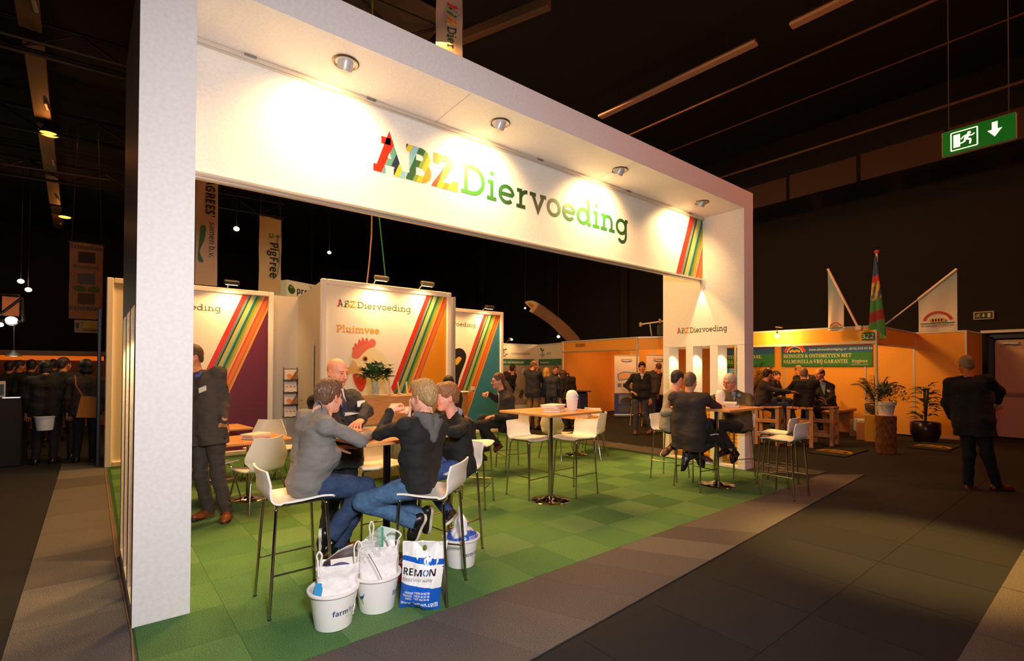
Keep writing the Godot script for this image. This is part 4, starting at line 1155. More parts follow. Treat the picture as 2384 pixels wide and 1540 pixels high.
func hair_geo(style: String, cell: float) -> Geo:
	var key := "hair" + style + str(cell)
	if shared.has(key): return shared[key]
	var F := Field.new(Vector3(-0.15, -0.32, -0.16), Vector3(0.15, 0.18, 0.17), cell)
	var ns := FastNoiseLite.new()
	ns.seed = 7; ns.frequency = 1.0; ns.fractal_octaves = 2
	match style:
		"boy":   # full on top with a forward fringe, short at the nape
			F.ell(Vector3(0, 0.042, 0.02), Vector3(0.085, 0.106, 0.108), 0.01)
			F.ell(Vector3(0, 0.098, -0.05), Vector3(0.06, 0.042, 0.055), 0.03)
			F.ell(Vector3(0, -0.02, 0.075), Vector3(0.06, 0.06, 0.04), 0.02)
			F.ell(Vector3(0, -0.065, -0.098), Vector3(0.09, 0.12, 0.075), 0.012, true)
			F.ell(Vector3(0, -0.15, 0.0), Vector3(0.12, 0.11, 0.13), 0.012, true)
		"short":
			F.ell(Vector3(0, 0.04, 0.02), Vector3(0.081, 0.099, 0.105), 0.01)
			F.ell(Vector3(0, -0.02, 0.07), Vector3(0.062, 0.065, 0.045), 0.02)
			F.ell(Vector3(0, -0.045, -0.115), Vector3(0.1, 0.125, 0.085), 0.012, true)
			F.ell(Vector3(0, -0.16, 0.0), Vector3(0.12, 0.11, 0.15), 0.012, true)
		"full":   # longer, wavy
			F.ell(Vector3(0, 0.042, 0.018), Vector3(0.09, 0.105, 0.112), 0.01)
			F.ell(Vector3(0, 0.09, -0.055), Vector3(0.066, 0.04, 0.05), 0.03)
			F.ell(Vector3(0, -0.04, 0.06), Vector3(0.078, 0.075, 0.06), 0.02)
			F.ell(Vector3(0, -0.06, -0.115), Vector3(0.085, 0.13, 0.09), 0.012, true)
			F.ell(Vector3(0, -0.2, 0.0), Vector3(0.12, 0.11, 0.15), 0.012, true)
		"ring":   # a fringe of hair round a bald crown
			F.ell(Vector3(0, 0.03, 0.02), Vector3(0.081, 0.092, 0.103), 0.01)
			F.ell(Vector3(0, -0.02, 0.07), Vector3(0.06, 0.06, 0.04), 0.02)
			F.ell(Vector3(0, 0.12, -0.035), Vector3(0.085, 0.09, 0.115), 0.012, true)
			F.ell(Vector3(0, -0.045, -0.115), Vector3(0.1, 0.125, 0.09), 0.012, true)
			F.ell(Vector3(0, -0.16, 0.0), Vector3(0.12, 0.11, 0.15), 0.012, true)
		"long":
			F.ell(Vector3(0, 0.04, 0.02), Vector3(0.09, 0.105, 0.112), 0.01)
			F.cap(Vector3(-0.04, 0.0, 0.06), Vector3(-0.05, -0.23, 0.085), 0.055, 0.035, 0.03)
			F.cap(Vector3(0.04, 0.0, 0.06), Vector3(0.05, -0.23, 0.085), 0.055, 0.035, 0.03)
			F.cap(Vector3(-0.075, 0.0, 0.0), Vector3(-0.08, -0.16, 0.02), 0.025, 0.02, 0.02)
			F.cap(Vector3(0.075, 0.0, 0.0), Vector3(0.08, -0.16, 0.02), 0.025, 0.02, 0.02)
			F.ell(Vector3(0, -0.065, -0.105), Vector3(0.07, 0.13, 0.085), 0.012, true)
		"bob":
			F.ell(Vector3(0, 0.035, 0.02), Vector3(0.1, 0.112, 0.118), 0.01)
			F.ell(Vector3(0, -0.06, 0.04), Vector3(0.105, 0.085, 0.085), 0.03)
			F.ell(Vector3(0, -0.07, -0.11), Vector3(0.075, 0.13, 0.085), 0.012, true)
	var i := 0
	for z in F.nz:
		for y in F.ny:
			for x in F.nx:
				var e := F.f[i]
				if e < 0.03 and e > -0.03:
					var p := F.o + Vector3(x, y, z) * F.h - Vector3(0, 0.02, 0.05)
					var a := atan2(p.x, p.z); var b := atan2(p.y, Vector2(p.x, p.z).length())
					F.f[i] = e + ns.get_noise_3d(sin(a) * 9.0, cos(a) * 9.0, b * (0.6 if style in ["long", "bob"] else 1.6)) * (0.006 if style in ["boy", "full"] else 0.004)
				i += 1
	var g := Geo.new()
	F.net(g)
	for k in g.v.size():
		var p := g.v[k] - Vector3(0, 0.02, 0.05)
		var a := atan2(p.x, p.z); var b := atan2(p.y, Vector2(p.x, p.z).length())
		var w := ns.get_noise_3d(sin(a) * 40.0, cos(a) * 40.0, b * 2.5) * 0.7
		var t := 0.95 + w
		if style in ["boy"]: t *= lerpf(0.75, 1.15, clampf((g.v[k].y + 0.05) / 0.18, 0, 1))
		g.c[k] = Color(t, t, t)
	shared[key] = g
	return g

# right hand: wrist at the origin, fingers along -z, palm down, thumb towards -x
func hand_geo(pose: String, cell := 0.004) -> Geo:
	var key := "hand" + pose
	if shared.has(key): return shared[key]
	var F := Field.new(Vector3(-0.09, -0.12, -0.22), Vector3(0.07, 0.05, 0.05), cell)
	F.cap(Vector3(0, 0, 0.03), Vector3(0, 0, -0.01), 0.027, 0.026, 0.015)
	for k in 4:
		var x := -0.03 + 0.02 * k
		F.cap(Vector3(x * 0.55, 0, -0.01), Vector3(x, 0.002, -0.082), 0.0145, 0.0115, 0.012)
	F.cap(Vector3(-0.018, -0.006, -0.02), Vector3(-0.03, -0.01, -0.05), 0.018, 0.014, 0.012)
	var bend := 0.25
	if pose == "curl": bend = 0.62
	if pose == "fist": bend = 1.25
	if pose == "flat": bend = 0.12
	var lens := [0.078, 0.088, 0.081, 0.063]
	for k in 4:
		var x := -0.03 + 0.02 * k
		var p := Vector3(x, 0.002, -0.085)
		var a := bend * (0.75 + 0.12 * k)
		var spread := (k - 1.5) * 0.07
		for j in 3:
			var l: float = lens[k] * [0.46, 0.31, 0.23][j]
			var d := Vector3(sin(spread), -sin(a), -cos(a)).normalized()
			var e := p + d * l
			F.cap(p, e, 0.0095 - 0.0009 * j, 0.0088 - 0.001 * j, 0.004)
			p = e; a += bend * 0.9
	var q := Vector3(-0.03, -0.01, -0.04)
	for j in 3:
		var d: Vector3 = [Vector3(-0.75, -0.25, -0.6), Vector3(-0.45, -0.35 - bend * 0.2, -0.85), Vector3(-0.05 + bend * 0.25, -0.35 - bend * 0.25, -0.9)][j].normalized()
		var e: Vector3 = q + d * float([0.034, 0.03, 0.025][j])
		F.cap(q, e, 0.0125 - 0.0012 * j, 0.0112 - 0.0013 * j, 0.007)
		q = e
	var g := Geo.new()
	F.net(g)
	for i in g.v.size(): g.c[i] = Color(1.0, 0.9, 0.86) if g.v[i].z < -0.06 else Color(1, 1, 1)
	shared[key] = g
	return g

func shoe_geo(part: String) -> Geo:
	var key := "shoe" + part
	if shared.has(key): return shared[key]
	var g := Geo.new()
	if part == "upper":
		var F := Field.new(Vector3(-0.07, -0.02, -0.24), Vector3(0.07, 0.16, 0.1), 0.007)
		F.cap(Vector3(0, 0.045, 0.035), Vector3(0, 0.1, 0.0), 0.036, 0.037, 0.03)
		F.cap(Vector3(0, 0.04, 0.035), Vector3(0.003, 0.034, -0.12), 0.036, 0.043, 0.03)
		F.cap(Vector3(0, 0.1, -0.005), Vector3(0.003, 0.045, -0.1), 0.03, 0.03, 0.03)
		F.cap(Vector3(0.003, 0.034, -0.12), Vector3(0.0, 0.03, -0.175), 0.043, 0.034, 0.03)
		F.plane(Vector3(0, 0.012, 0), Vector3(0, -1, 0))
		F.plane(Vector3(0, 0.112, 0), Vector3(0, 1, 0))
		F.net(g)
	else:
		var o := []
		for p in bez([Vector2(0, 0.075), Vector2(0.038, 0.05), Vector2(0.034, -0.03), Vector2(0.049, -0.12), Vector2(0.03, -0.195), Vector2(0, -0.215), Vector2(-0.033, -0.195), Vector2(-0.046, -0.12), Vector2(-0.034, -0.03), Vector2(-0.038, 0.05), Vector2(0, 0.075)], 4): o.append(p)
		o.pop_back()
		g.prism(o, 0.022, Transform3D(Basis(Vector3(1, 0, 0), Vector3(0, 0, 1), Vector3(0, -1, 0)), Vector3(0, 0.022, 0)), 0.6)
	shared[key] = g
	return g

func look(fw: Vector3, up := Vector3.UP) -> Basis:   # -z along fw, y near up
	var z := -fw.normalized()
	var x := up.cross(z).normalized()
	return Basis(x, z.cross(x), z)

func bounds(ps: Array, m: float) -> Array:
	var lo: Vector3 = ps[0]; var hi: Vector3 = ps[0]
	for p in ps: lo = lo.min(p); hi = hi.max(p)
	return [lo - Vector3.ONE * m, hi + Vector3.ONE * m]

var cloth_noise: FastNoiseLite

# J: joints relative to the person's base; o: looks
func person(label: String, at: Vector3, J: Dictionary, o: Dictionary, group := "") -> Node3D:
	var t := T("person", label, "person", at, group)
	if cloth_noise == null:
		cloth_noise = FastNoiseLite.new(); cloth_noise.seed = 5; cloth_noise.frequency = 9.0; cloth_noise.fractal_octaves = 2
	var s: float = o.get("s", 1.0)
	var cell: float = o.get("cell", 0.022)
	var fat: float = o.get("fat", 0.0)
	var near := cell < 0.016
	var shL: Vector3 = J.shL; var shR: Vector3 = J.shR; var pel: Vector3 = J.pel; var nek: Vector3 = J.nek; var hed: Vector3 = J.hed
	var u := (shR - shL).normalized()
	var chs := (shL + shR) * 0.5
	var sp := (chs - pel).normalized()
	var fw := u.cross(sp).normalized() * -1.0
	fw = sp.cross(u).normalized()
	var hw := (J.hipR - J.hipL).normalized() as Vector3
	# head direction
	var face: Vector3 = (o.face as Vector3).normalized()
	var tilt: float = o.get("tilt", 0.0)
	var hb := look(face) * Basis(Vector3(0, 0, 1), tilt)
	var hs: float = o.get("hs", 0.97 * pow(s, 0.4))
	var hx := Transform3D(hb.scaled(Vector3.ONE * hs), hed)
	# ---- body: one surface
	var tone := lin(o.get("skin", "d9a080"))
	var B := Geo.new()
	B.add(head_geo(o.get("head", "man"), 0.0038 if near else 0.008), hx)
	for sd in ["L", "R"]:
		var el: Vector3 = J["el" + sd]; var wr: Vector3 = J["wr" + sd]; var ha: Vector3 = J["ha" + sd]
		var hf := (ha - wr).normalized()
		var pu: Vector3 = o.get("up" + sd, Vector3.UP)
		if absf(hf.dot(pu)) > 0.9: pu = fw if sd == "R" else fw
		if o.has("out" + sd): pu = o["out" + sd]
		var hbs := look(hf, pu)
		if sd == "L": hbs = Basis(-hbs.x, hbs.y, hbs.z)
		B.add(hand_geo(o.get("hand" + sd, "relax"), 0.004 if near else 0.0055), Transform3D(hbs.scaled_local(Vector3.ONE * (0.98 * pow(s, 0.6))), wr))
	var pts := [pel, chs, hed, J.elL, J.elR, J.wrL, J.wrR, J.knL, J.knR, J.anL, J.anR, J.hipL, J.hipR]
	var bb := bounds(pts, 0.15)
	var F := Field.new(bb[0], bb[1], 0.018 if near else 0.026)
	F.cap(nek - sp * 0.03, hed + hb * Vector3(0, -0.06, 0.02) * hs, 0.05 * s, 0.046 * s, 0.03)
	F.cap(nek, chs - sp * 0.05 * s, 0.055 * s, 0.08 * s)
	F.cap(chs + u * 0.07 * s - sp * 0.1, pel + hw * 0.05 * s, 0.075 * s, 0.08 * s); F.cap(chs - u * 0.07 * s - sp * 0.1, pel - hw * 0.05 * s, 0.075 * s, 0.08 * s)
	for sd in ["L", "R"]:
		F.cap(J["sh" + sd], J["el" + sd], 0.042 * s, 0.034 * s); F.cap(J["el" + sd], J["wr" + sd], 0.034 * s, 0.025 * s)
		F.cap(chs, J["sh" + sd], 0.05 * s, 0.042 * s)
		F.cap(J["hip" + sd], J["kn" + sd], 0.065 * s, 0.046 * s); F.cap(J["kn" + sd], J["an" + sd], 0.046 * s, 0.034 * s)
	F.net(B)
	for i in B.v.size(): B.c[i] = Color(B.c[i].r * tone.r, B.c[i].g * tone.g, B.c[i].b * tone.b)
	put(t, "body", B, M("ffffff", 0.5, 0.0, {"vertex_color_use_as_albedo": true, "subsurf_scatter_enabled": true, "subsurf_scatter_strength": 0.08}))
	# ---- hair
	if o.has("hair"):
		var hg := Geo.new()
		hg.add(hair_geo(o.hair, 0.005 if near else 0.009), hx)
		put(t, "hair", hg, M(o.get("hair_col", "5a4030"), 0.55, 0.0, {"vertex_color_use_as_albedo": true, "rim_enabled": true, "rim": 0.2}))
	# ---- top
	var style: String = o.get("top", "sweater")
	var jacket := style in ["jacket", "coat"]
	var pad := 0.008 if jacket else 0.0
	bb = bounds([pel, chs, nek, shL, shR, J.elL, J.elR, J.wrL, J.wrR, J.hipL, J.hipR], 0.22)
	var C := Field.new(bb[0], bb[1], cell)
	var mid := chs.lerp(pel, 0.55)
	var belly: Vector3 = fw * (0.02 + fat * 0.5)
	C.cap(chs + u * 0.088 * s - sp * 0.07 * s, chs - u * 0.088 * s - sp * 0.07 * s, (0.105 + pad) * s, (0.105 + pad) * s, 0.04)
	C.cap(mid + u * 0.07 * s + belly, mid - u * 0.07 * s + belly, (0.108 + pad + fat * 0.6) * s, (0.108 + pad + fat * 0.6) * s, 0.06)
	C.cap(chs + u * 0.085 * s - sp * 0.08, pel + hw * 0.075 * s, (0.1 + pad) * s, (0.126 + pad + fat * 0.4) * s, 0.05)
	C.cap(chs - u * 0.085 * s - sp * 0.08, pel - hw * 0.075 * s, (0.1 + pad) * s, (0.126 + pad + fat * 0.4) * s, 0.05)
	C.cap(shL, shR, (0.066 + pad) * s, (0.066 + pad) * s, 0.03)
	C.cap(nek - sp * 0.015 * s, chs + u * 0.11 * s + sp * 0.01, 0.056 * s, 0.055 * s, 0.03)
	C.cap(nek - sp * 0.015 * s, chs - u * 0.11 * s + sp * 0.01, 0.056 * s, 0.055 * s, 0.03)
	if jacket:
		var dn: Vector3 = o.get("hem", -sp)
		var hl: float = o.get("hemlen", 0.13) * s
		for k in [-1.0, 1.0]:
			C.cap(pel + hw * 0.085 * s * k, pel + hw * 0.1 * s * k + dn * (hl + 0.06), (0.12 + pad) * s, (0.125 + pad) * s, 0.05)
		C.plane(pel + dn * hl, dn, 0.004)
	elif not o.has("nocut"):
		C.plane(pel - sp * 0.07 * s, -sp, 0.02)
	var r0: float = (0.058 + pad) * s
	for sd in ["L", "R"]:
		C.cap(J["sh" + sd], J["el" + sd], r0, 0.05 * s + pad * 0.5, 0.035)
		var cuff: Vector3 = (J["wr" + sd] as Vector3).lerp(J["el" + sd], 0.06)
		C.cap(J["el" + sd], cuff, 0.05 * s + pad * 0.5, 0.037 * s + pad * 0.5, 0.03)
	C.wrinkle(cloth_noise, 0.012 if near else 0.008, Vector3(0.7, 1.2, 0.7))
	var G := Geo.new()
	C.net(G)
	put(t, "jacket" if jacket else style, G, M(o.get("top_col", "333333"), 0.85, 0.0, {"tex": o.get("top_tex", "cloth")}))
	# ---- trousers
	bb = bounds([pel, J.hipL, J.hipR, J.knL, J.knR, J.anL, J.anR], 0.2)
	var D := Field.new(bb[0], bb[1], cell)
	var lw: float = o.get("lw", 0.067)
	D.cap(pel + hw * 0.07 * s, pel - hw * 0.07 * s, 0.1 * s, 0.1 * s, 0.04)
	for sd in ["L", "R"]:
		var kn: Vector3 = J["kn" + sd]; var an: Vector3 = J["an" + sd]
		D.cap(J["hip" + sd], kn, lw * 1.4 * s, lw * s, 0.03)
		D.cap(kn, an, lw * s, lw * 0.83 * s, 0.03)
	for sd in ["L", "R"]:
		var kn: Vector3 = J["kn" + sd]; var an: Vector3 = J["an" + sd]
		var dd := (an - kn).normalized()
		var i := 0
		var e0 := an + dd * 0.015
		for z in D.nz:   # crisp hems, each only near its own foot
			for y in D.ny:
				for x in D.nx:
					if D.f[i] < 0.0:
						var p := D.o + Vector3(x, y, z) * D.h - e0
						if p.length_squared() < 0.012:
							var q := p.dot(dd)
							if q > D.f[i]: D.f[i] = q
					i += 1
	D.wrinkle(cloth_noise, 0.012 if near else 0.008, Vector3(0.8, 1.1, 0.8))
	var E := Geo.new()
	D.net(E)
	put(t, "trousers", E, M(o.get("leg_col", "222222"), 0.85, 0.0, {"tex": o.get("leg_tex", "cloth")}))
	# ---- shoes
	for sd in ["L", "R"]:
		var an: Vector3 = J["an" + sd]; var to: Vector3 = J["to" + sd]
		var fd := (to - an)
		var fl := Vector3(fd.x, fd.y + 0.055, fd.z).normalized()
		var kd := ((J["kn" + sd] as Vector3) - an).normalized()
		var b := look(fl, o["sole_up"] if o.has("sole_up") else (kd if absf(kd.dot(fl)) < 0.92 else Vector3.UP))
		var sc := 1.0 * pow(s, 0.8)
		var xf := Transform3D(b.scaled_local(Vector3.ONE * sc), an - b.y * 0.088 * sc)
		var ug := Geo.new(); ug.add(shoe_geo("upper"), xf)
		var sh := put(t, "shoe", ug, M(o.get("shoe", "1a1512"), 0.35))
		var sg := Geo.new(); sg.add(shoe_geo("sole"), xf)
		put(sh, "sole", sg, M(o.get("sole", "17120f"), 0.6))
		if o.has("laces"):
			var lg := Geo.new()
			for k in 4:
				var z := -0.055 - 0.022 * k
				var y := 0.098 - 0.01 * k
				lg.tube([xf * Vector3(-0.026, y - 0.008, z), xf * Vector3(0, y + 0.004 - k * 0.003, z), xf * Vector3(0.026, y - 0.008, z - 0.01)], 0.0035, 6)
			lg.tube(bez([xf * Vector3(0.01, 0.1, -0.05), xf * Vector3(0.05, 0.085, -0.03), xf * Vector3(0.062, 0.05, -0.06), xf * Vector3(0.045, 0.06, -0.09), xf * Vector3(0.012, 0.095, -0.06)], 5), 0.003, 6)
			put(sh, "lace", lg, M("e8e4da", 0.8))
	# ---- collar, shirt, tie, badge, glasses, hood
	if o.has("collar"):
		var cg := Geo.new()
		var nd := (hed + hb * Vector3(0, -0.1, 0.02) * hs - nek).normalized()
		var bx := u; var bz := nd.cross(u).normalized()
		var rows := []
		for k in 4:
			var row := []
			for j in 25:
				var a := deg_to_rad(lerpf(25, 335, j / 24.0))
				var rr := (0.056 + 0.010 * k - (0.004 if k == 0 else 0.0)) * s
				var yy: float = [0.016, 0.026, 0.012, -0.012][k] * s
				row.append(nek + bx * sin(a) * rr - bz * (-cos(a)) * rr * -1.0 * -1.0 + nd * (yy - 0.03 * (1.0 if absf(a - PI) > 2.2 else 0.0)) - nd * 0.02)
			rows.append(row)
		cg.shell(rows, 0.003)
		put(t, "collar", cg, M(o.collar, 0.8, 0.0, {"tex": "cloth"}))
	if o.has("shirt"):
		var w0: float = o.get("vw", 0.055)
		var vl: float = o.get("vl", 0.3)
		var rows := []
		for k in 9:
			var row := []
			var y := lerpf(0.0, 1.0, k / 8.0)
			for j in 7:
				var x := (j / 6.0 - 0.5) * 2.0 * w0 * (1.0 - y * 0.93) * s
				var st := nek - sp * (y * vl - 0.005) * s + u * x + fw * 0.3
				row.append(C.hit(st, -fw) + fw * 0.006)
			rows.append(row)
		var sg := Geo.new(); sg.shell(rows, -0.003)
		put(t, "shirt", sg, M(o.shirt, 0.8, 0.0, {"tex": "cloth"}))
		if o.has("tie"):
			rows = []
			for k in 9:
				var row := []
				var y := lerpf(0.06, 0.95, k / 8.0)
				for j in 3:
					var x := (j - 1.0) * (0.017 + 0.012 * y) * s
					row.append(C.hit(nek - sp * (y * vl) * s + u * x + fw * 0.3, -fw) + fw * 0.013)
				rows.append(row)
			var tg := Geo.new(); tg.shell(rows, -0.003)
			put(t, "tie", tg, M(o.tie, 0.6, 0.0, {"tex": "cloth"}))
	if o.has("badge"):
		var bp: Vector2 = o.badge
		var p := C.hit(nek - sp * bp.y * s + u * bp.x * s + fw * 0.35, -fw) + fw * 0.006
		var bg := Bx(p, Vector3(0.085, 0.052, 0.004), 0.001, Basis(u, sp, u.cross(sp)))
		put(t, "name_badge", bg, M("f2ece2", 0.4))
	if o.has("glasses"):
		var gg := Geo.new()
		for k in [-1.0, 1.0]:
			var ring := []
			for j in 13:
				var a := TAU * j / 12
				ring.append(hx * Vector3(k * 0.032 + cos(a) * 0.022, 0.002 + sin(a) * 0.016, -0.103))
			gg.tube(ring, 0.0016, 6, false)
			gg.tube([hx * Vector3(k * 0.054, 0.006, -0.1), hx * Vector3(k * 0.078, 0.006, -0.06), hx * Vector3(k * 0.083, 0.004, 0.0), hx * Vector3(k * 0.083, -0.01, 0.018)], 0.0018, 6)
		gg.tube([hx * Vector3(-0.011, 0.006, -0.105), hx * Vector3(0.011, 0.006, -0.105)], 0.0016, 6)
		put(t, "glasses", gg, M("2a2522", 0.3, 0.5))
	if o.has("hood"):
		var bb2 := bounds([nek, chs], 0.28)
		var Hd := Field.new(bb2[0], bb2[1], 0.011)
		var bkp := nek - fw * 0.085 * s
		Hd.cap(nek + u * 0.085 * s - fw * 0.02, bkp + u * 0.035 * s - sp * 0.02 * s, 0.03, 0.04, 0.03)
		Hd.cap(nek - u * 0.085 * s - fw * 0.02, bkp - u * 0.035 * s - sp * 0.02 * s, 0.03, 0.04, 0.03)
		Hd.cap(bkp + u * 0.05 * s - sp * 0.02, bkp - sp * 0.15 * s - fw * 0.025, 0.045, 0.028, 0.04)
		Hd.cap(bkp - u * 0.05 * s - sp * 0.02, bkp - sp * 0.15 * s - fw * 0.025, 0.045, 0.028, 0.04)
		Hd.ell(hed + hb * Vector3(0, -0.06, 0.01) * hs, Vector3(0.075, 0.1, 0.08) * s, 0.01, true)
		Hd.wrinkle(cloth_noise, 0.01, Vector3(1.6, 1.2, 1.6))
		var Hg := Geo.new(); Hd.net(Hg)
		put(t, "hood", Hg, M(o.hood, 0.9, 0.0, {"tex": "knit"}))
	return t
# ---------------------------------------------------------------- stools, chairs, tables
func stool_proto() -> Node3D:
	var t := T("bar_stool", "stool", "bar stool")
	# seat and low back are one bent shell
	var pr := bez([P2(-0.215, 0.708), P2(-0.195, 0.722), P2(-0.12, 0.73), P2(0.0, 0.722), P2(0.12, 0.722), P2(0.175, 0.742), P2(0.2, 0.79), P2(0.213, 0.86), P2(0.232, 0.94)], 4)
	var rows := []
	for q in pr:
		var row := []
		for j in 15:
			var x := lerpf(-1, 1, j / 14.0)
			var hw := 0.2
			if q.y > 0.9: hw = 0.2 - 0.012 * pow((q.y - 0.9) / 0.04, 2)
			if q.x < -0.19: hw = 0.2 - 0.01 * pow((-0.19 - q.x) / 0.025, 2)
			row.append(Vector3(x * hw, q.y + 0.012 * x * x * (1.0 if q.x < 0.12 else 0.0), q.x - 0.02 * x * x * clampf((q.y - 0.74) / 0.1, 0, 1)))
		rows.append(row)
	rows.reverse()
	var g := Geo.new(); g.shell(rows, 0.013)
	put(t, "seat_shell", g, M("f1ece4", 0.35))
	var ch := M("b9b0a4", 0.15, 1.0)
	for s in [-1.0, 1.0]:
		for k in [-1.0, 1.0]:
			g = Geo.new()
			g.tube(bez([Vector3(s * 0.1, 0.693, k * 0.15), Vector3(s * 0.155, 0.692, k * 0.155), Vector3(s * 0.175, 0.672, k * 0.16), Vector3(s * 0.18, 0.62, k * 0.163), Vector3(s * 0.21, 0.012, k * 0.2)], 4), 0.0105, 10)
			put(t, "leg", g, ch)
			g = Geo.new(); g.lathe([P2(0.0, 0.002), P2(0.012, 0.002), P2(0.013, 0.014), P2(0.0, 0.014)], 10, Transform3D(Basis(), Vector3(s * 0.21, 0, k * 0.2)))
			put(t, "foot_cap", g, M("2a2826", 0.5))
		g = Geo.new(); g.tube([Vector3(s * 0.2, 0.27, -0.185), Vector3(s * 0.2, 0.27, 0.185)], 0.0065, 8)
		put(t, "footrest", g, ch)
		g = Geo.new(); g.tube([Vector3(s * 0.13, 0.694, -0.15), Vector3(s * 0.13, 0.694, 0.15)], 0.009, 8)
		put(t, "seat_rail", g, ch)
	g = Geo.new(); g.tube([Vector3(-0.2, 0.24, -0.19), Vector3(0.2, 0.24, -0.19)], 0.0065, 8)
	put(t, "footrest", g, ch)
	return t

func low_chair_proto() -> Node3D:
	var t := T("chair", "chair", "chair")
	var rows := []
	var pr := bez([P2(-0.22, 0.44), P2(-0.2, 0.455), P2(-0.05, 0.445), P2(0.1, 0.44), P2(0.17, 0.47), P2(0.205, 0.56), P2(0.225, 0.68), P2(0.25, 0.82)], 4)
	for i in pr.size():
		var q: Vector2 = pr[i]
		var hw := 0.22
		if q.y < 0.5 and q.x > 0.0: hw = lerpf(0.22, 0.2, clampf(q.x / 0.17, 0, 1))
		if q.y >= 0.5: hw = lerpf(0.2, 0.245, smoothstep(0.47, 0.6, q.y)) if q.y < 0.62 else lerpf(0.245, 0.16, (q.y - 0.62) / 0.2)
		var row := []
		for j in 13:
			var x := lerpf(-1, 1, j / 12.0)
			var up := clampf((q.y - 0.46) / 0.1, 0, 1)
			row.append(Vector3(x * hw, q.y + 0.02 * x * x * (1 - up) + (0.012 * x * x if q.y > 0.8 else 0.0), q.x - 0.07 * x * x * up))
		rows.append(row)
	rows.reverse()
	var g := Geo.new(); g.shell(rows, 0.014)
	put(t, "seat_shell", g, M("ece5d8", 0.4))
	var ch := M("b9b0a4", 0.15, 1.0)
	for s in [-1.0, 1.0]:
		for k in [-1.0, 1.0]:
			g = Geo.new(); g.tube(bez([Vector3(s * 0.09, 0.425, k * 0.11), Vector3(s * 0.15, 0.415, k * 0.14), Vector3(s * 0.19, 0.3, k * 0.17), Vector3(s * 0.235, 0.006, k * 0.23)], 4), 0.0095, 8)
			put(t, "leg", g, ch)
	return t

func table(label: String, at: Vector3, h: float, w: float, d: float, yaw: float, dark := false, r := 0.2) -> Node3D:
	var t := T("bar_table" if h > 0.9 else "table", label, "table", at, "", yaw)
	var g := Geo.new(); g.box(Vector3(0, h - 0.014, 0), Vector3(w, 0.028, d), 0.004)
	put(t, "tabletop", g, M("e0a468", 0.38, 0.0, {"tex": "wood"}))
	g = Geo.new(); g.box(Vector3(0, h - 0.034, 0), Vector3(0.34, 0.01, 0.34), 0.002)
	put(t, "mounting_plate", g, M("222020", 0.5, 0.4))
	g = Geo.new(); g.lathe([P2(0.0, 0.03), P2(0.03, 0.03), P2(0.03, h - 0.03), P2(0.0, h - 0.03)], 20)
	put(t, "column", g, M("18161a" if dark else "b4aba0", 0.15, 1.0 if not dark else 0.5))
	g = Geo.new(); g.lathe([P2(0.0, 0.0), P2(r, 0.0), P2(r + 0.004, 0.006), P2(r - 0.004, 0.014), P2(0.12, 0.024), P2(0.06, 0.045), P2(0.034, 0.06), P2(0.0, 0.06)], 40)
	put(t, "base_plate", g, M("b4aba0" if not dark else "1c1a1c", 0.1, 1.0))
	return t

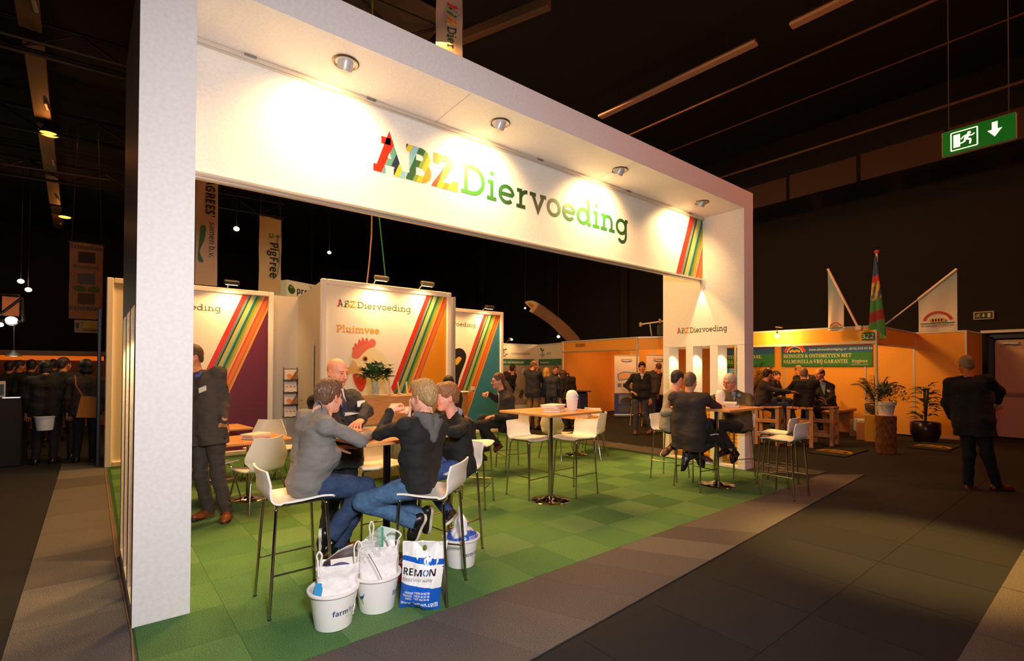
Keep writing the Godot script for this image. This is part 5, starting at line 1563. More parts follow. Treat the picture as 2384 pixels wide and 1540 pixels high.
func furniture():
	var s := stool_proto()
	s.position = Vector3(0.88, 0, 0.2); s.rotation.y = deg_to_rad(-89)
	s.set_meta("label", "white shell bar stool under the boy in grey")
	s.set_meta("group", "white shell bar stools")
	for q in [["white shell bar stool under the boy in the hooded sweater", 1.69, 0.66, 40], ["white shell bar stool behind the hooded boy, its pale back towards the aisle", 2.21, 0.05, 100],
		["empty white bar stool facing us behind the black table column", 1.75, -0.54, 183], ["empty white bar stool turned away beside the back of the boy in black", 3.145, -0.995, -139],
		["empty white bar stool at the chrome table, on the counter side", 3.96, -0.94, 186], ["empty white bar stool at the chrome table, on the tower side", 4.48, -0.645, 91],
		["bar stool under the man in the dark brown suit", 5.99, 0.153, -96], ["white bar stool under the man in the pale grey sweater", 6.20, -0.40, -171],
		["bar stool under the grey-haired man", 7.17, 0.06, 70], ["empty white bar stool standing half on the grey carpet border, the nearer of two", 6.516, 1.057, -1],
		["empty white bar stool tucked behind another one on the edge of the green carpet", 7.06, 0.74, 5], ["bar stool under the man with glasses at the counter", 4.75, -2.3, 75], ["bar stool before the counter, mostly behind the black table column", 2.95, -2.2, 10]]:
		copy(s, q[0], Vector3(q[1], 0, q[2]), deg_to_rad(q[3]))
	var c := low_chair_proto()
	c.position = Vector3(1.12, 0, -2.35); c.rotation.y = deg_to_rad(20)
	c.set_meta("label", "white low shell chair in front of the small brown table, behind the boy in grey")
	c.set_meta("group", "white low shell chairs")
	for q in [["white low shell chair behind the small brown table by the purple panel", 1.5, -4.0, 150], ["white low shell chair seen edge-on by the purple panel", 1.86, -3.7, 100], ["white low shell chair partly hidden by the man in the grey suit", 0.72, -3.05, -60],
		["white low shell chair at the low table, right behind the chrome column", 5.95, -2.55, -75], ["white low shell chair at the low table nearest the far tower, back to us", 6.5, -2.2, 25], ["white low shell chair at the low table showing the top of its back", 7.0, -2.75, 110]]:
		copy(c, q[0], Vector3(q[1], 0, q[2]), deg_to_rad(q[3]))
	table("square high table with dark column where the boys sit", Vector3(1.64, 0, 0.0), 1.07, 0.86, 0.84, deg_to_rad(9), true, 0.22)
	table("square high table with chrome column and round base in the middle of the stand", Vector3(4.0, 0, -0.585), 1.09, 0.92, 0.86, deg_to_rad(4), false, 0.235)
	table("square high table with chrome column beside the far tower", Vector3(6.37, 0, 0.23), 1.08, 0.92, 0.86, deg_to_rad(0), false, 0.235)
	table("low square table with leaflets between white low chairs in the middle of the stand", Vector3(6.5, 0, -2.6), 0.72, 0.66, 0.66, deg_to_rad(5))
	table("low brown table with leaflets beside the man in the grey suit", Vector3(1.1, 0, -2.85), 0.74, 0.8, 0.74, deg_to_rad(8))
	table("second low brown table close to the purple panel", Vector3(0.95, 0, -4.3), 0.74, 0.7, 0.7, deg_to_rad(8))
	# table-top things
	bin("white table-top waste bin with swing lid on the chrome table in the middle", Vector3(4.2, 1.09, -0.42), 1.0)
	bin("white table-top waste bin with swing lid by the grey-haired man", Vector3(6.6, 1.08, 0.16), 0.9)
	stack("stack of white and gold booklets on the chrome table in the middle", Vector3(3.93, 1.09, -0.47), 4, 0.28, 0.2)
	stack("stack of white booklets on the high table by the far tower", Vector3(6.52, 1.08, 0.36), 3, 0.24, 0.17)
	stack("stack of booklets on the low brown table beside the man in grey", Vector3(1.16, 0.74, -2.78), 3, 0.26, 0.2)
	stack("stack of leaflets on the low table between the white chairs", Vector3(6.55, 0.72, -2.45), 3, 0.26, 0.2)
	var g := Geo.new(); g.box(Vector3(0, 0.003, 0), Vector3(0.62, 0.004, 0.36), 0.001, Basis(Vector3(0, 1, 0), 0.2)); g.box(Vector3(-0.1, 0.007, 0.02), Vector3(0.3, 0.003, 0.21), 0.001, Basis(Vector3(0, 1, 0), -0.15))
	one("papers", g, M("efe4cc", 0.6), "white sheets spread on the table between the bald man and the boys", "papers", "", Vector3(1.5, 1.07, 0.06))
	# sheet held by the hooded boy
	var rows := []
	for i in 9:
		var row := []
		for j in 7:
			var a := i / 8.0; var b := j / 6.0 - 0.5
			row.append(Vector3(b * 0.2, a * 0.28, 0.05 * sin(a * 2.4) + b * b * 0.12))
		rows.append(row)
	g = Geo.new(); g.shell(rows, 0.0012)
	var pp := one("paper_sheet", g, M("f6f4f2", 0.6), "white sheet of paper held up by the hooded boy", "paper", "", Vector3(1.53, 1.09, 0.44))
	pp.rotation = Vector3(0.1, deg_to_rad(50), deg_to_rad(-24))

func bin(label: String, at: Vector3, k: float):
	var t := T("waste_bin", label, "bin", at, "", 0.5)
	var w := M("f0ebe4", 0.35)
	var g := Geo.new(); g.lathe([P2(0.0, 0.0), P2(0.056 * k, 0.0), P2(0.06 * k, 0.004), P2(0.073 * k, 0.142 * k), P2(0.0, 0.142 * k)], 32)
	put(t, "body", g, w)
	g = Geo.new(); g.lathe([P2(0.0, 0.14 * k), P2(0.076 * k, 0.14 * k), P2(0.077 * k, 0.15 * k), P2(0.072 * k, 0.156 * k)] + bez([P2(0.073 * k, 0.158 * k), P2(0.07 * k, 0.2 * k), P2(0.05 * k, 0.237 * k), P2(0.02 * k, 0.25 * k), P2(0.0, 0.251 * k)], 4), 32)
	put(t, "lid", g, w)
	g = Geo.new()
	var tb := Basis(Vector3(1, 0, 0), deg_to_rad(56))
	g.lathe([P2(0.0, 0.076 * k), P2(0.036 * k, 0.071 * k), P2(0.042 * k, 0.062 * k), P2(0.042 * k, 0.05 * k)], 24, Transform3D(tb, Vector3(0, 0.165 * k, 0)))
	put(t, "flap", g, M("c9c3bd", 0.4))

func stack(label: String, at: Vector3, n: int, w: float, d: float):
	var t := T("booklet_stack", label, "booklets", at)
	var rg := RandomNumberGenerator.new()
	rg.seed = hash(label) % 1000
	for i in n:
		put(t, "booklet", Bx(Vector3(rg.randf_range(-0.02, 0.02), 0.011 + 0.0215 * i, rg.randf_range(-0.015, 0.015)), Vector3(w, 0.02, d), 0.002, Basis(Vector3(0, 1, 0), 0.45 + rg.randf_range(-0.12, 0.12))), M(["f1ece6", "e2c9a0", "f3efea", "e9e2da"][i % 4], 0.4))

# ---------------------------------------------------------------- buckets and bags on the carpet
func bucket(label: String, at: Vector3, yaw: float, k: float, swirl := false) -> Node3D:
	var t := T("bucket", label, "bucket", at, "white feed buckets on the carpet", yaw)
	var g := Geo.new()
	g.lathe([P2(0.0, 0.004), P2(0.104, 0.0), P2(0.112, 0.004), P2(0.114, 0.012), P2(0.142, 0.225), P2(0.144, 0.226), P2(0.157, 0.222), P2(0.160, 0.228), P2(0.157, 0.238), P2(0.146, 0.24), P2(0.139, 0.236), P2(0.109, 0.01), P2(0.0, 0.01)], 48, Transform3D(Basis().scaled(Vector3.ONE * k), Vector3.ZERO))
	put(t, "body", g, M("f2f0ee", 0.3, 0.0, {"subsurf_scatter_enabled": true, "subsurf_scatter_strength": 0.1}))
	# lettering wrapped round the side
	var q := Geo.new()
	var f1 := text(q, "farm", 0.034, Transform3D(), lin("2b3560"), "Droid Sans", 700, 0, 0.92) + 0.004
	text(q, "feed", 0.034, Transform3D(Basis(), Vector3(f1, 0, 0)), lin("5a6488"), "Droid Sans", 400, 0, 0.92)
	text(q, "Health", 0.022, Transform3D(Basis(), Vector3(f1 - 0.012, -0.03, 0)), lin("a8bc78"), "Droid Sans", 400)
	for i in q.v.size():
		var p := q.v[i]
		var y := 0.1 + p.y
		var r := lerpf(0.114, 0.142, (y - 0.012) / 0.213) + 0.0012
		var a := p.x / 0.13
		q.v[i] = Vector3(sin(a) * r, y, cos(a) * r) * k
		q.n[i] = Vector3(sin(a), 0.1, cos(a)).normalized()
	put(t, "lettering", q, VC(0.4))
	var sw := Geo.new()
	blob(sw, [P2(-0.012, 0.0), P2(0.0, -0.014), P2(0.02, -0.006), P2(0.034, 0.034), P2(0.022, 0.016), P2(0.006, 0.006)], "24408a", Transform3D())
	blob(sw, [P2(-0.03, 0.036), P2(-0.016, 0.006), P2(0.0, -0.016), P2(0.012, -0.012), P2(0.022, -0.05), P2(0.004, -0.03), P2(-0.02, -0.006)], "7ab83a", Transform3D(Basis(), Vector3(0, 0, -0.0002)))
	for i in sw.v.size():
		var p := sw.v[i]
		var y := 0.115 + p.y
		var r := lerpf(0.114, 0.142, (y - 0.012) / 0.213) + 0.0014
		var a := p.x / 0.13 - 1.75
		sw.v[i] = Vector3(sin(a) * r, y, cos(a) * r) * k
		sw.n[i] = Vector3(sin(a), 0.1, cos(a)).normalized()
	put(t, "leaf_mark", sw, VC(0.4))
	var hg := Geo.new()
	hg.tube(bez([Vector3(-0.157, 0.215, 0), Vector3(-0.12, 0.2, 0.105), Vector3(0.0, 0.19, 0.165), Vector3(0.12, 0.2, 0.105), Vector3(0.157, 0.215, 0)], 5), 0.0022, 6)
	for i in hg.v.size(): hg.v[i] = hg.v[i] * k + Vector3(0, 0.012, 0)
	if swirl: put(t, "wire_handle", hg, M("a9a49c", 0.3, 0.9))
	return t

func tote(label: String, at: Vector3, yaw: float, w: float, d: float, h: float, mouth := 1.15) -> Node3D:
	var t := T("carrier_bag", label, "bag", at, "", yaw)
	var ns := FastNoiseLite.new()
	ns.seed = int(w * 1000.0); ns.frequency = 6.0
	var rows := []
	for i in 19:
		var a := i / 18.0
		var k := lerpf(0.9, mouth, a)
		var row := []
		for j in 56:
			var th := TAU * j / 56
			var c := cos(th); var s := sin(th)
			var e := 0.45
			var x := signf(c) * pow(absf(c), e) * w * 0.5 * k
			var z := signf(s) * pow(absf(s), e) * d * 0.5 * lerpf(0.9, 1.0, a)
			var p := Vector3(x, h * a, z)
			var nn := ns.get_noise_3dv(p * 2.2) * 0.02 + ns.get_noise_3dv(p * 6.0) * 0.006
			row.append(p + Vector3(c * 0.6, 0.15, s).normalized() * nn * (0.3 + a * 0.7) - Vector3(0, 0, s) * 0.012 * sin(a * PI))
		rows.append(row)
	rows.reverse()
	var g := Geo.new()
	g.grid(rows, false, true)
	var inn := []
	for r in rows:
		var q := []
		for p in r: q.append(Vector3(p.x * 0.985, p.y, p.z * 0.97))
		inn.append(q)
	g.grid(inn, true, true)
	put(t, "bag_body", g, M("f3efee", 0.38, 0.0, {"tex": "plastic", "cull_mode": 2, "backlight_enabled": true, "backlight": Color(0.15, 0.15, 0.15)}))
	return t

func handle(t: Node3D, x: float, z: float, y: float, w: float, h: float, lean := 0.0):
	var g := Geo.new()
	g.tube(bez([Vector3(x - w * 0.15, y - 0.05, z), Vector3(x - w * 0.3, y + h * 0.4, z), Vector3(x - w * 0.5 + lean, y + h * 0.75, z), Vector3(x + lean, y + h, z), Vector3(x + w * 0.5 + lean, y + h * 0.75, z), Vector3(x + w * 0.3, y + h * 0.4, z), Vector3(x + w * 0.15, y - 0.05, z)], 5), 0.0055, 7)
	put(t, "cord_handle", g, M("ece8e2", 0.7))

func floor_things():
	bucket("white feed bucket nearest the photographer, holding a white carrier bag", Vector3(0.99, 0.006, 0.70), deg_to_rad(-20), 0.98)
	bucket("white feed bucket behind the nearest one, with a green and blue leaf mark in view", Vector3(1.29, 0.005, 0.66), deg_to_rad(27), 1.0)
	bucket("white feed bucket standing apart beside the stool leg, stuffed with a printed bag", Vector3(2.11, 0.005, 0.40), deg_to_rad(-27), 0.98)
	# first bucket's bag
	var t := tote("white carrier bag with cord handles and a magazine in the nearest bucket", Vector3(1.02, 0.06, 0.69), deg_to_rad(-22), 0.225, 0.13, 0.32)
	handle(t, -0.105, 0.05, 0.31, 0.03, 0.10); handle(t, 0.11, -0.02, 0.31, 0.045, 0.12, 0.01)
	var mg := T("magazine", "folded dark magazine sticking out of the carrier bag in the nearest bucket", "magazine", Vector3(1.02, 0.395, 0.70), "", deg_to_rad(-22))
	var g := Geo.new()
	var rows := []
	for i in 9:
		var row := []
		for j in 9:
			var a := i / 8.0; var b := j / 8.0
			row.append(Vector3(lerpf(-0.085, 0.085, b), 0.1 * sin(b * 1.45) * a + a * 0.02 - 0.03, 0.02 - 0.03 * a + 0.01 * sin(b * 3.0)))
		rows.append(row)
	rows.reverse()
	g.shell(rows, 0.006)
	for i in g.v.size():
		var c := lin("3a2c2c")
		var vv := g.uv[i].y + 0.02 * sin(g.uv[i].x * 5.0)
		if vv > 0.9: c = lin("d8d0c8")
		elif vv > 0.55: c = lin("5a4a46") if int(vv * 40.0) % 2 == 0 else lin("453634")
		elif vv < 0.25: c = lin("3c3a78")
		g.c[i] = c
	put(mg, "cover", g, VC(0.3))
	put(mg, "pages", Bx(Vector3(0.02, -0.012, 0.024), Vector3(0.13, 0.06, 0.008), 0.002, Basis(Vector3(0, 0, 1), 0.05)), M("efe8e0", 0.5))
	g = Geo.new(); g.box(Vector3(0, 0.06, 0), Vector3(0.05, 0.12, 0.006), 0.002, Basis(Vector3(0, 0, 1), -0.2))
	one("leaflet", g, M("2a8fc8", 0.35), "blue leaflet tucked in the nearest bucket beside the bag", "leaflet", "", Vector3(0.895, 0.16, 0.70))
	g = Geo.new(); g.lathe([P2(0.0, 0.0), P2(0.016, 0.0), P2(0.018, 0.05), P2(0.0, 0.055)], 14, Transform3D(Basis(Vector3(1, 0, 0), 0.5), Vector3.ZERO))
	one("paper_roll", g, M("efefef", 0.5), "small white roll beside the blue leaflet in the nearest bucket", "roll", "", Vector3(0.905, 0.16, 0.755))
	# second bucket's bag
	t = tote("white carrier bag holding a plastic pouch in the second bucket", Vector3(1.305, 0.06, 0.65), deg_to_rad(-32), 0.25, 0.13, 0.36, 1.08)
	handle(t, 0.1, 0.04, 0.34, 0.1, 0.12); handle(t, -0.06, -0.06, 0.36, 0.03, 0.13)
	var pch := T("plastic_pouch", "clear plastic pouch with green and yellow contents in the second bag", "pouch", Vector3(1.26, 0.36, 0.66), "", deg_to_rad(-32))
	var ns := FastNoiseLite.new(); ns.seed = 3; ns.frequency = 14.0
	rows = []
	for i in 15:
		var row := []
		for j in 15:
			var a := i / 14.0; var b := j / 14.0
			row.append(Vector3(lerpf(-0.1, 0.06, b), a * lerpf(0.06, 0.2, pow(b, 0.8)), 0.04 + 0.035 * ns.get_noise_2d(a, b * 1.4)))
		rows.append(row)
	rows.reverse()
	g = Geo.new(); g.grid(rows)
	put(pch, "film", g, M("e8e8e4", 0.12, 0.0, {"transparency": 1, "albedo_color": Color(0.92, 0.92, 0.9, 0.35), "cull_mode": 2}))
	put(pch, "green_card", Bx(Vector3(0.045, 0.08, 0.0), Vector3(0.045, 0.2, 0.008), 0.003), M("4f9a7c", 0.4))
	g = Geo.new(); g.prism([P2(-0.06, -0.02), P2(0.02, -0.02), P2(0.015, 0.06), P2(-0.02, 0.03)], 0.012, Transform3D(Basis(), Vector3(0, 0, 0.01)))
	put(pch, "yellow_insert", g, M("e8a82a", 0.4))
	g = Geo.new(); g.box(Vector3(0, 0.1, 0), Vector3(0.13, 0.2, 0.006), 0.002, Basis(Vector3(0, 0, 1), -0.25))
	one("leaflet", g, M("cfe0d6", 0.4), "pale green leaflet standing in the second bag", "leaflet", "", Vector3(1.38, 0.3, 0.60)).rotation.y = deg_to_rad(-32)
	g = Geo.new(); g.tube([Vector3(1.19, 0.41, 0.76), Vector3(1.235, 0.32, 0.775), Vector3(1.272, 0.225, 0.80)], 0.0025, 6); g.ball(Vector3(1.272, 0.225, 0.80), Vector3.ONE * 0.006, 8)
	one("bucket_wire", g, M("8a8680", 0.3, 0.8), "thin wire handle lying against the second carrier bag", "wire handle")
	g = Geo.new()
	for q in [Vector3(0.05, 0.05, 0.0), Vector3(0.0, 0.09, -0.01), Vector3(0.06, 0.13, -0.02), Vector3(-0.02, 0.04, 0.0)]: g.box(q, Vector3(0.2, 0.035, 0.14), 0.006, Basis(Vector3(0, 1, 0), q.x * 8.0))
	one("parcels", g, M("b04a26", 0.5), "reddish-brown boxes on the carpet behind the second bucket", "boxes", "", Vector3(1.50, 0.005, 0.38))
	remon()
	knot_bag()

func remon():
	var t := T("printed_bag", "large white and blue printed plastic bag leaning on the carpet between buckets", "bag", Vector3(1.515, 0.006, 0.86), "", deg_to_rad(-38))
	var W := 0.29; var H := 0.425
	var ns := FastNoiseLite.new(); ns.seed = 8; ns.frequency = 1.0; ns.fractal_octaves = 2
	var ft := func(x: float, y: float) -> Vector3:   # x 0..1, y 0..1 from the bottom
		var b := pow(sin(clampf(x, 0, 1) * PI), 0.7) * (0.06 * sin(pow(clampf(y, 0.0, 1.0), 0.6) * PI * 0.98) + 0.003)
		var wob := ns.get_noise_2d(x * 2.2, y * 1.6) * 0.02 + ns.get_noise_2d(x * 7.0 + 7.0, y * 1.8) * 0.007
		var wd := W * (0.93 + 0.12 * y - 0.06 * sin(y * PI))
		return Vector3((x - 0.5) * wd + 0.03 * (y - 0.5), y * H + 0.014 * sin(x * 5.0) * (1.0 - y) * (1.0 if y < 0.08 else 0.3), b + wob * sin(x * PI) - 0.06 * y)
	var N := 48; var Mr := 64
	for sd in 2:
		var ps := []; var ns2 := []
		for i in Mr + 1:
			for j in N + 1:
				var x := float(j) / N; var yy := float(i) / Mr
				var y := yy - 0.075 * (x - 0.5) * sin(yy * PI)
				var q := Vector2((x - 0.5) * W / 0.015, (y - 0.9) * H / 0.02)
				if q.length() > 0.7 and q.length() < 1.38: q = q.normalized(); x = 0.5 + q.x * 0.015 / W; y = 0.9 + q.y * 0.02 / H
				var p: Vector3 = ft.call(x, y)
				var du: Vector3 = ft.call(x + 0.02, y) - ft.call(x - 0.02, y); var dv: Vector3 = ft.call(x, y + 0.015) - ft.call(x, y - 0.015)
				var nn := du.cross(dv).normalized()
				if sd == 1: p.z = -p.z * 0.6 - 0.08 * y; nn = Vector3(nn.x, nn.y, -nn.z)
				ps.append(p); ns2.append(nn)
		var g := Geo.new()
		for i in Mr:
			for j in N:
				var x := (j + 0.5) / N; var yy := (i + 0.5) / Mr
				if Vector2((x - 0.5) * W / 0.015, (yy - 0.075 * (x - 0.5) * sin(yy * PI) - 0.9) * H / 0.02).length() < 1.0: continue
				g.col = lin("1a5cc4") if yy < 0.36 or (yy > 0.68 and yy < 0.77) else lin("f2f1f0")
				var a := i * (N + 1) + j
				var f := g.v.size()
				for k in [a, a + 1, a + N + 2, a + N + 1]: g.pt(ps[k], ns2[k])
				if sd == 0: g.tri(f, f + 1, f + 2); g.tri(f, f + 2, f + 3)
				else: g.tri(f, f + 2, f + 1); g.tri(f, f + 3, f + 2)
		g.col = Color.WHITE
		put(t, "front" if sd == 0 else "back", g, M("ffffff", 0.22, 0.0, {"vertex_color_use_as_albedo": true, "cull_mode": 2}))
	var q := Geo.new()
	text(q, "REM", 0.042, Transform3D(Basis(), Vector3(0.012, 0.218, 0)), lin("16141a"), "Droid Sans", 700, 0, 1.2)
	text(q, "N", 0.042, Transform3D(Basis(), Vector3(0.2, 0.218, 0)), lin("16141a"), "Droid Sans", 700, 0, 1.2)
	q.col = lin("2a62b0")
	for a in [[100.0, 260.0], [-80.0, 80.0]]:
		for s in stroke(arc(P2(0.176, 0.239), 0.0165, a[0], a[1], 10), 0.008): q.poly(s)
	q.col = Color.WHITE
	text(q, "passie voor water", 0.022, Transform3D(Basis(), Vector3(0.008, 0.182, 0)), lin("55555c"), "Droid Sans", 400, 0, 0.92)
	for k in 3:
		text(q, ["MARUM", "DALFSEN", "OSPEL"][k], 0.0135, Transform3D(Basis(), Vector3([0.04, 0.026, 0.046][k], 0.108 - k * 0.019, 0)), lin("e8eefa"), "Droid Sans", 700, 0, 0.85)
		text(q, ["T 0594 64 80 80", "T 0529 43 55 40", "T 077 466 36 46"][k], 0.0135, Transform3D(Basis(), Vector3(0.105, 0.108 - k * 0.019, 0)), lin("e8eefa"), "Droid Sans", 700, 0, 0.85)
	text(q, "www.remon.com", 0.025, Transform3D(Basis(), Vector3(0.012, 0.032, 0)), lin("f4f6fc"), "Droid Sans", 700, 0, 0.92)
	# emblem in the upper band
	blob(q, [P2(0.15, 0.306), P2(0.165, 0.331), P2(0.2, 0.339), P2(0.235, 0.331), P2(0.25, 0.306), P2(0.235, 0.281), P2(0.2, 0.274), P2(0.165, 0.282)], "f2f4f8", Transform3D())
	q.col = lin("1a63cc")
	for a in [[110.0, 250.0, 0.022, 0.172], [100.0, 260.0, 0.027, 0.196], [-60.0, 30.0, 0.026, 0.205]]:
		for s in stroke(arc(P2(a[3], 0.306), a[2], a[0], a[1], 10), 0.008): q.poly(s, Transform3D(Basis(), Vector3(0, 0, 0.0008)))
	blob(q, [P2(0.186, 0.29), P2(0.196, 0.315), P2(0.2, 0.298), P2(0.212, 0.286), P2(0.2, 0.28)], "1a63cc", Transform3D(Basis(), Vector3(0, 0, 0.0007)))
	q.col = Color.WHITE
	for i in q.v.size():
		var p := q.v[i]
		var x := p.x / W; var y := p.y / H
		var b: Vector3 = ft.call(x, y)
		var nx: Vector3 = (ft.call(x + 0.02, y) - ft.call(x - 0.02, y)) as Vector3
		var ny: Vector3 = (ft.call(x, y + 0.02) - ft.call(x, y - 0.02)) as Vector3
		var nn := nx.cross(ny).normalized()
		q.v[i] = b + nn * (0.0016 + p.z); q.n[i] = nn
	put(t, "lettering", q, VC(0.3))

func knot_bag():   # printed bag squeezed into the third bucket, its neck twisted to a point
	var t := T("printed_bag", "crumpled white and blue printed bag with twisted neck in the third bucket", "bag", Vector3(2.11, 0.12, 0.40))
	var ns := FastNoiseLite.new(); ns.seed = 14; ns.frequency = 1.0
	var rows := []
	for i in 40:
		var a := i / 39.0
		var r: float = [0.095, 0.108, 0.116, 0.124, 0.1, 0.06, 0.058, 0.042, 0.016, 0.013, 0.003][int(a * 10.0)]
		var r2: float = [0.095, 0.108, 0.116, 0.124, 0.1, 0.06, 0.058, 0.042, 0.016, 0.013, 0.003][mini(int(a * 10.0) + 1, 10)]
		r = lerpf(r, r2, a * 10.0 - int(a * 10.0))
		var row := []
		for j in 48:
			var th := TAU * j / 48
			var d := Vector3(cos(th), 0, sin(th))
			var k := 1.0 + 0.3 * clampf(a * 3.0 - 0.5, 0.0, 1.0) * ns.get_noise_3d(d.x * 1.2, a * 2.0, d.z * 1.2) + 0.05 * sin(th * 9.0 + a * 14.0) * clampf(a * 3.0 - 0.8, 0.0, 1.0)
			row.append(d * r * k + Vector3(0.015 * sin(a * 5.0), 0.36 * a + 0.03 * ns.get_noise_3d(d.x * 2.0, a, d.z * 2.0), 0))
		rows.append(row)
	rows.reverse()
	var g := Geo.new(); g.grid(rows, false, true)
	for i in g.v.size():
		var p := g.v[i]
		var c := lin("f2f1f0")
		var an := atan2(p.x, p.z)
		var yy := p.y - 0.02 * sin(an * 2.0 + 0.5)
		if yy < 0.148 and yy > 0.05: c = lin("1a58c4")
		if p.y > 0.2 and p.y < 0.225 and an > 0.6: c = lin("1a58c4")
		g.c[i] = c
	put(t, "bag_body", g, M("ffffff", 0.25, 0.0, {"vertex_color_use_as_albedo": true, "cull_mode": 2}))
	var q := Geo.new()
	for k in 3: text(q, ["MARUM  T 0594", "DALFSEN  T 0529", "OSPEL  T 077"][k], 0.013, Transform3D(Basis(), Vector3(-0.02, 0.125 - k * 0.017, 0)), lin("e8eefa"), "Droid Sans", 700)
	for i in q.v.size():
		var p := q.v[i]
		var a := p.x / 0.13 + 0.1
		q.v[i] = Vector3(sin(a) * 0.128, p.y + 0.005, cos(a) * 0.128); q.n[i] = Vector3(sin(a), 0, cos(a))
	put(t, "lettering", q, VC(0.3))
# ---------------------------------------------------------------- neighbouring booths
const SIDE := Basis(Vector3(0, 0, 1), Vector3(0, 1, 0), Vector3(-1, 0, 0))   # print plane that faces -x

func booths():
	orange_booth()
	middle_booth()
	green_booth()
	dark_aisle()

func post(par: Node, x: float, z: float, h := 2.5):
	put(par, "profile_post", Bx(Vector3(x, h * 0.5, z), Vector3(0.045, h, 0.045), 0.008), M("d4d0cb", 0.35, 0.4))

func wallp(par: Node, a: Vector3, b: Vector3, y0: float, y1: float, m: Material):
	var d := b - a
	put(par, "panel", Bx((a + b) * 0.5 + Vector3(0, (y0 + y1) * 0.5, 0), Vector3(d.length() - 0.02, y1 - y0, 0.03), 0.002, Basis(Vector3(0, 1, 0), -atan2(d.z, d.x))), m)
	put(par, "rail", Bx((a + b) * 0.5 + Vector3(0, y1 - 0.02, 0), Vector3(d.length(), 0.045, 0.05), 0.006, Basis(Vector3(0, 1, 0), -atan2(d.z, d.x))), M("d4d0cb", 0.35, 0.4))

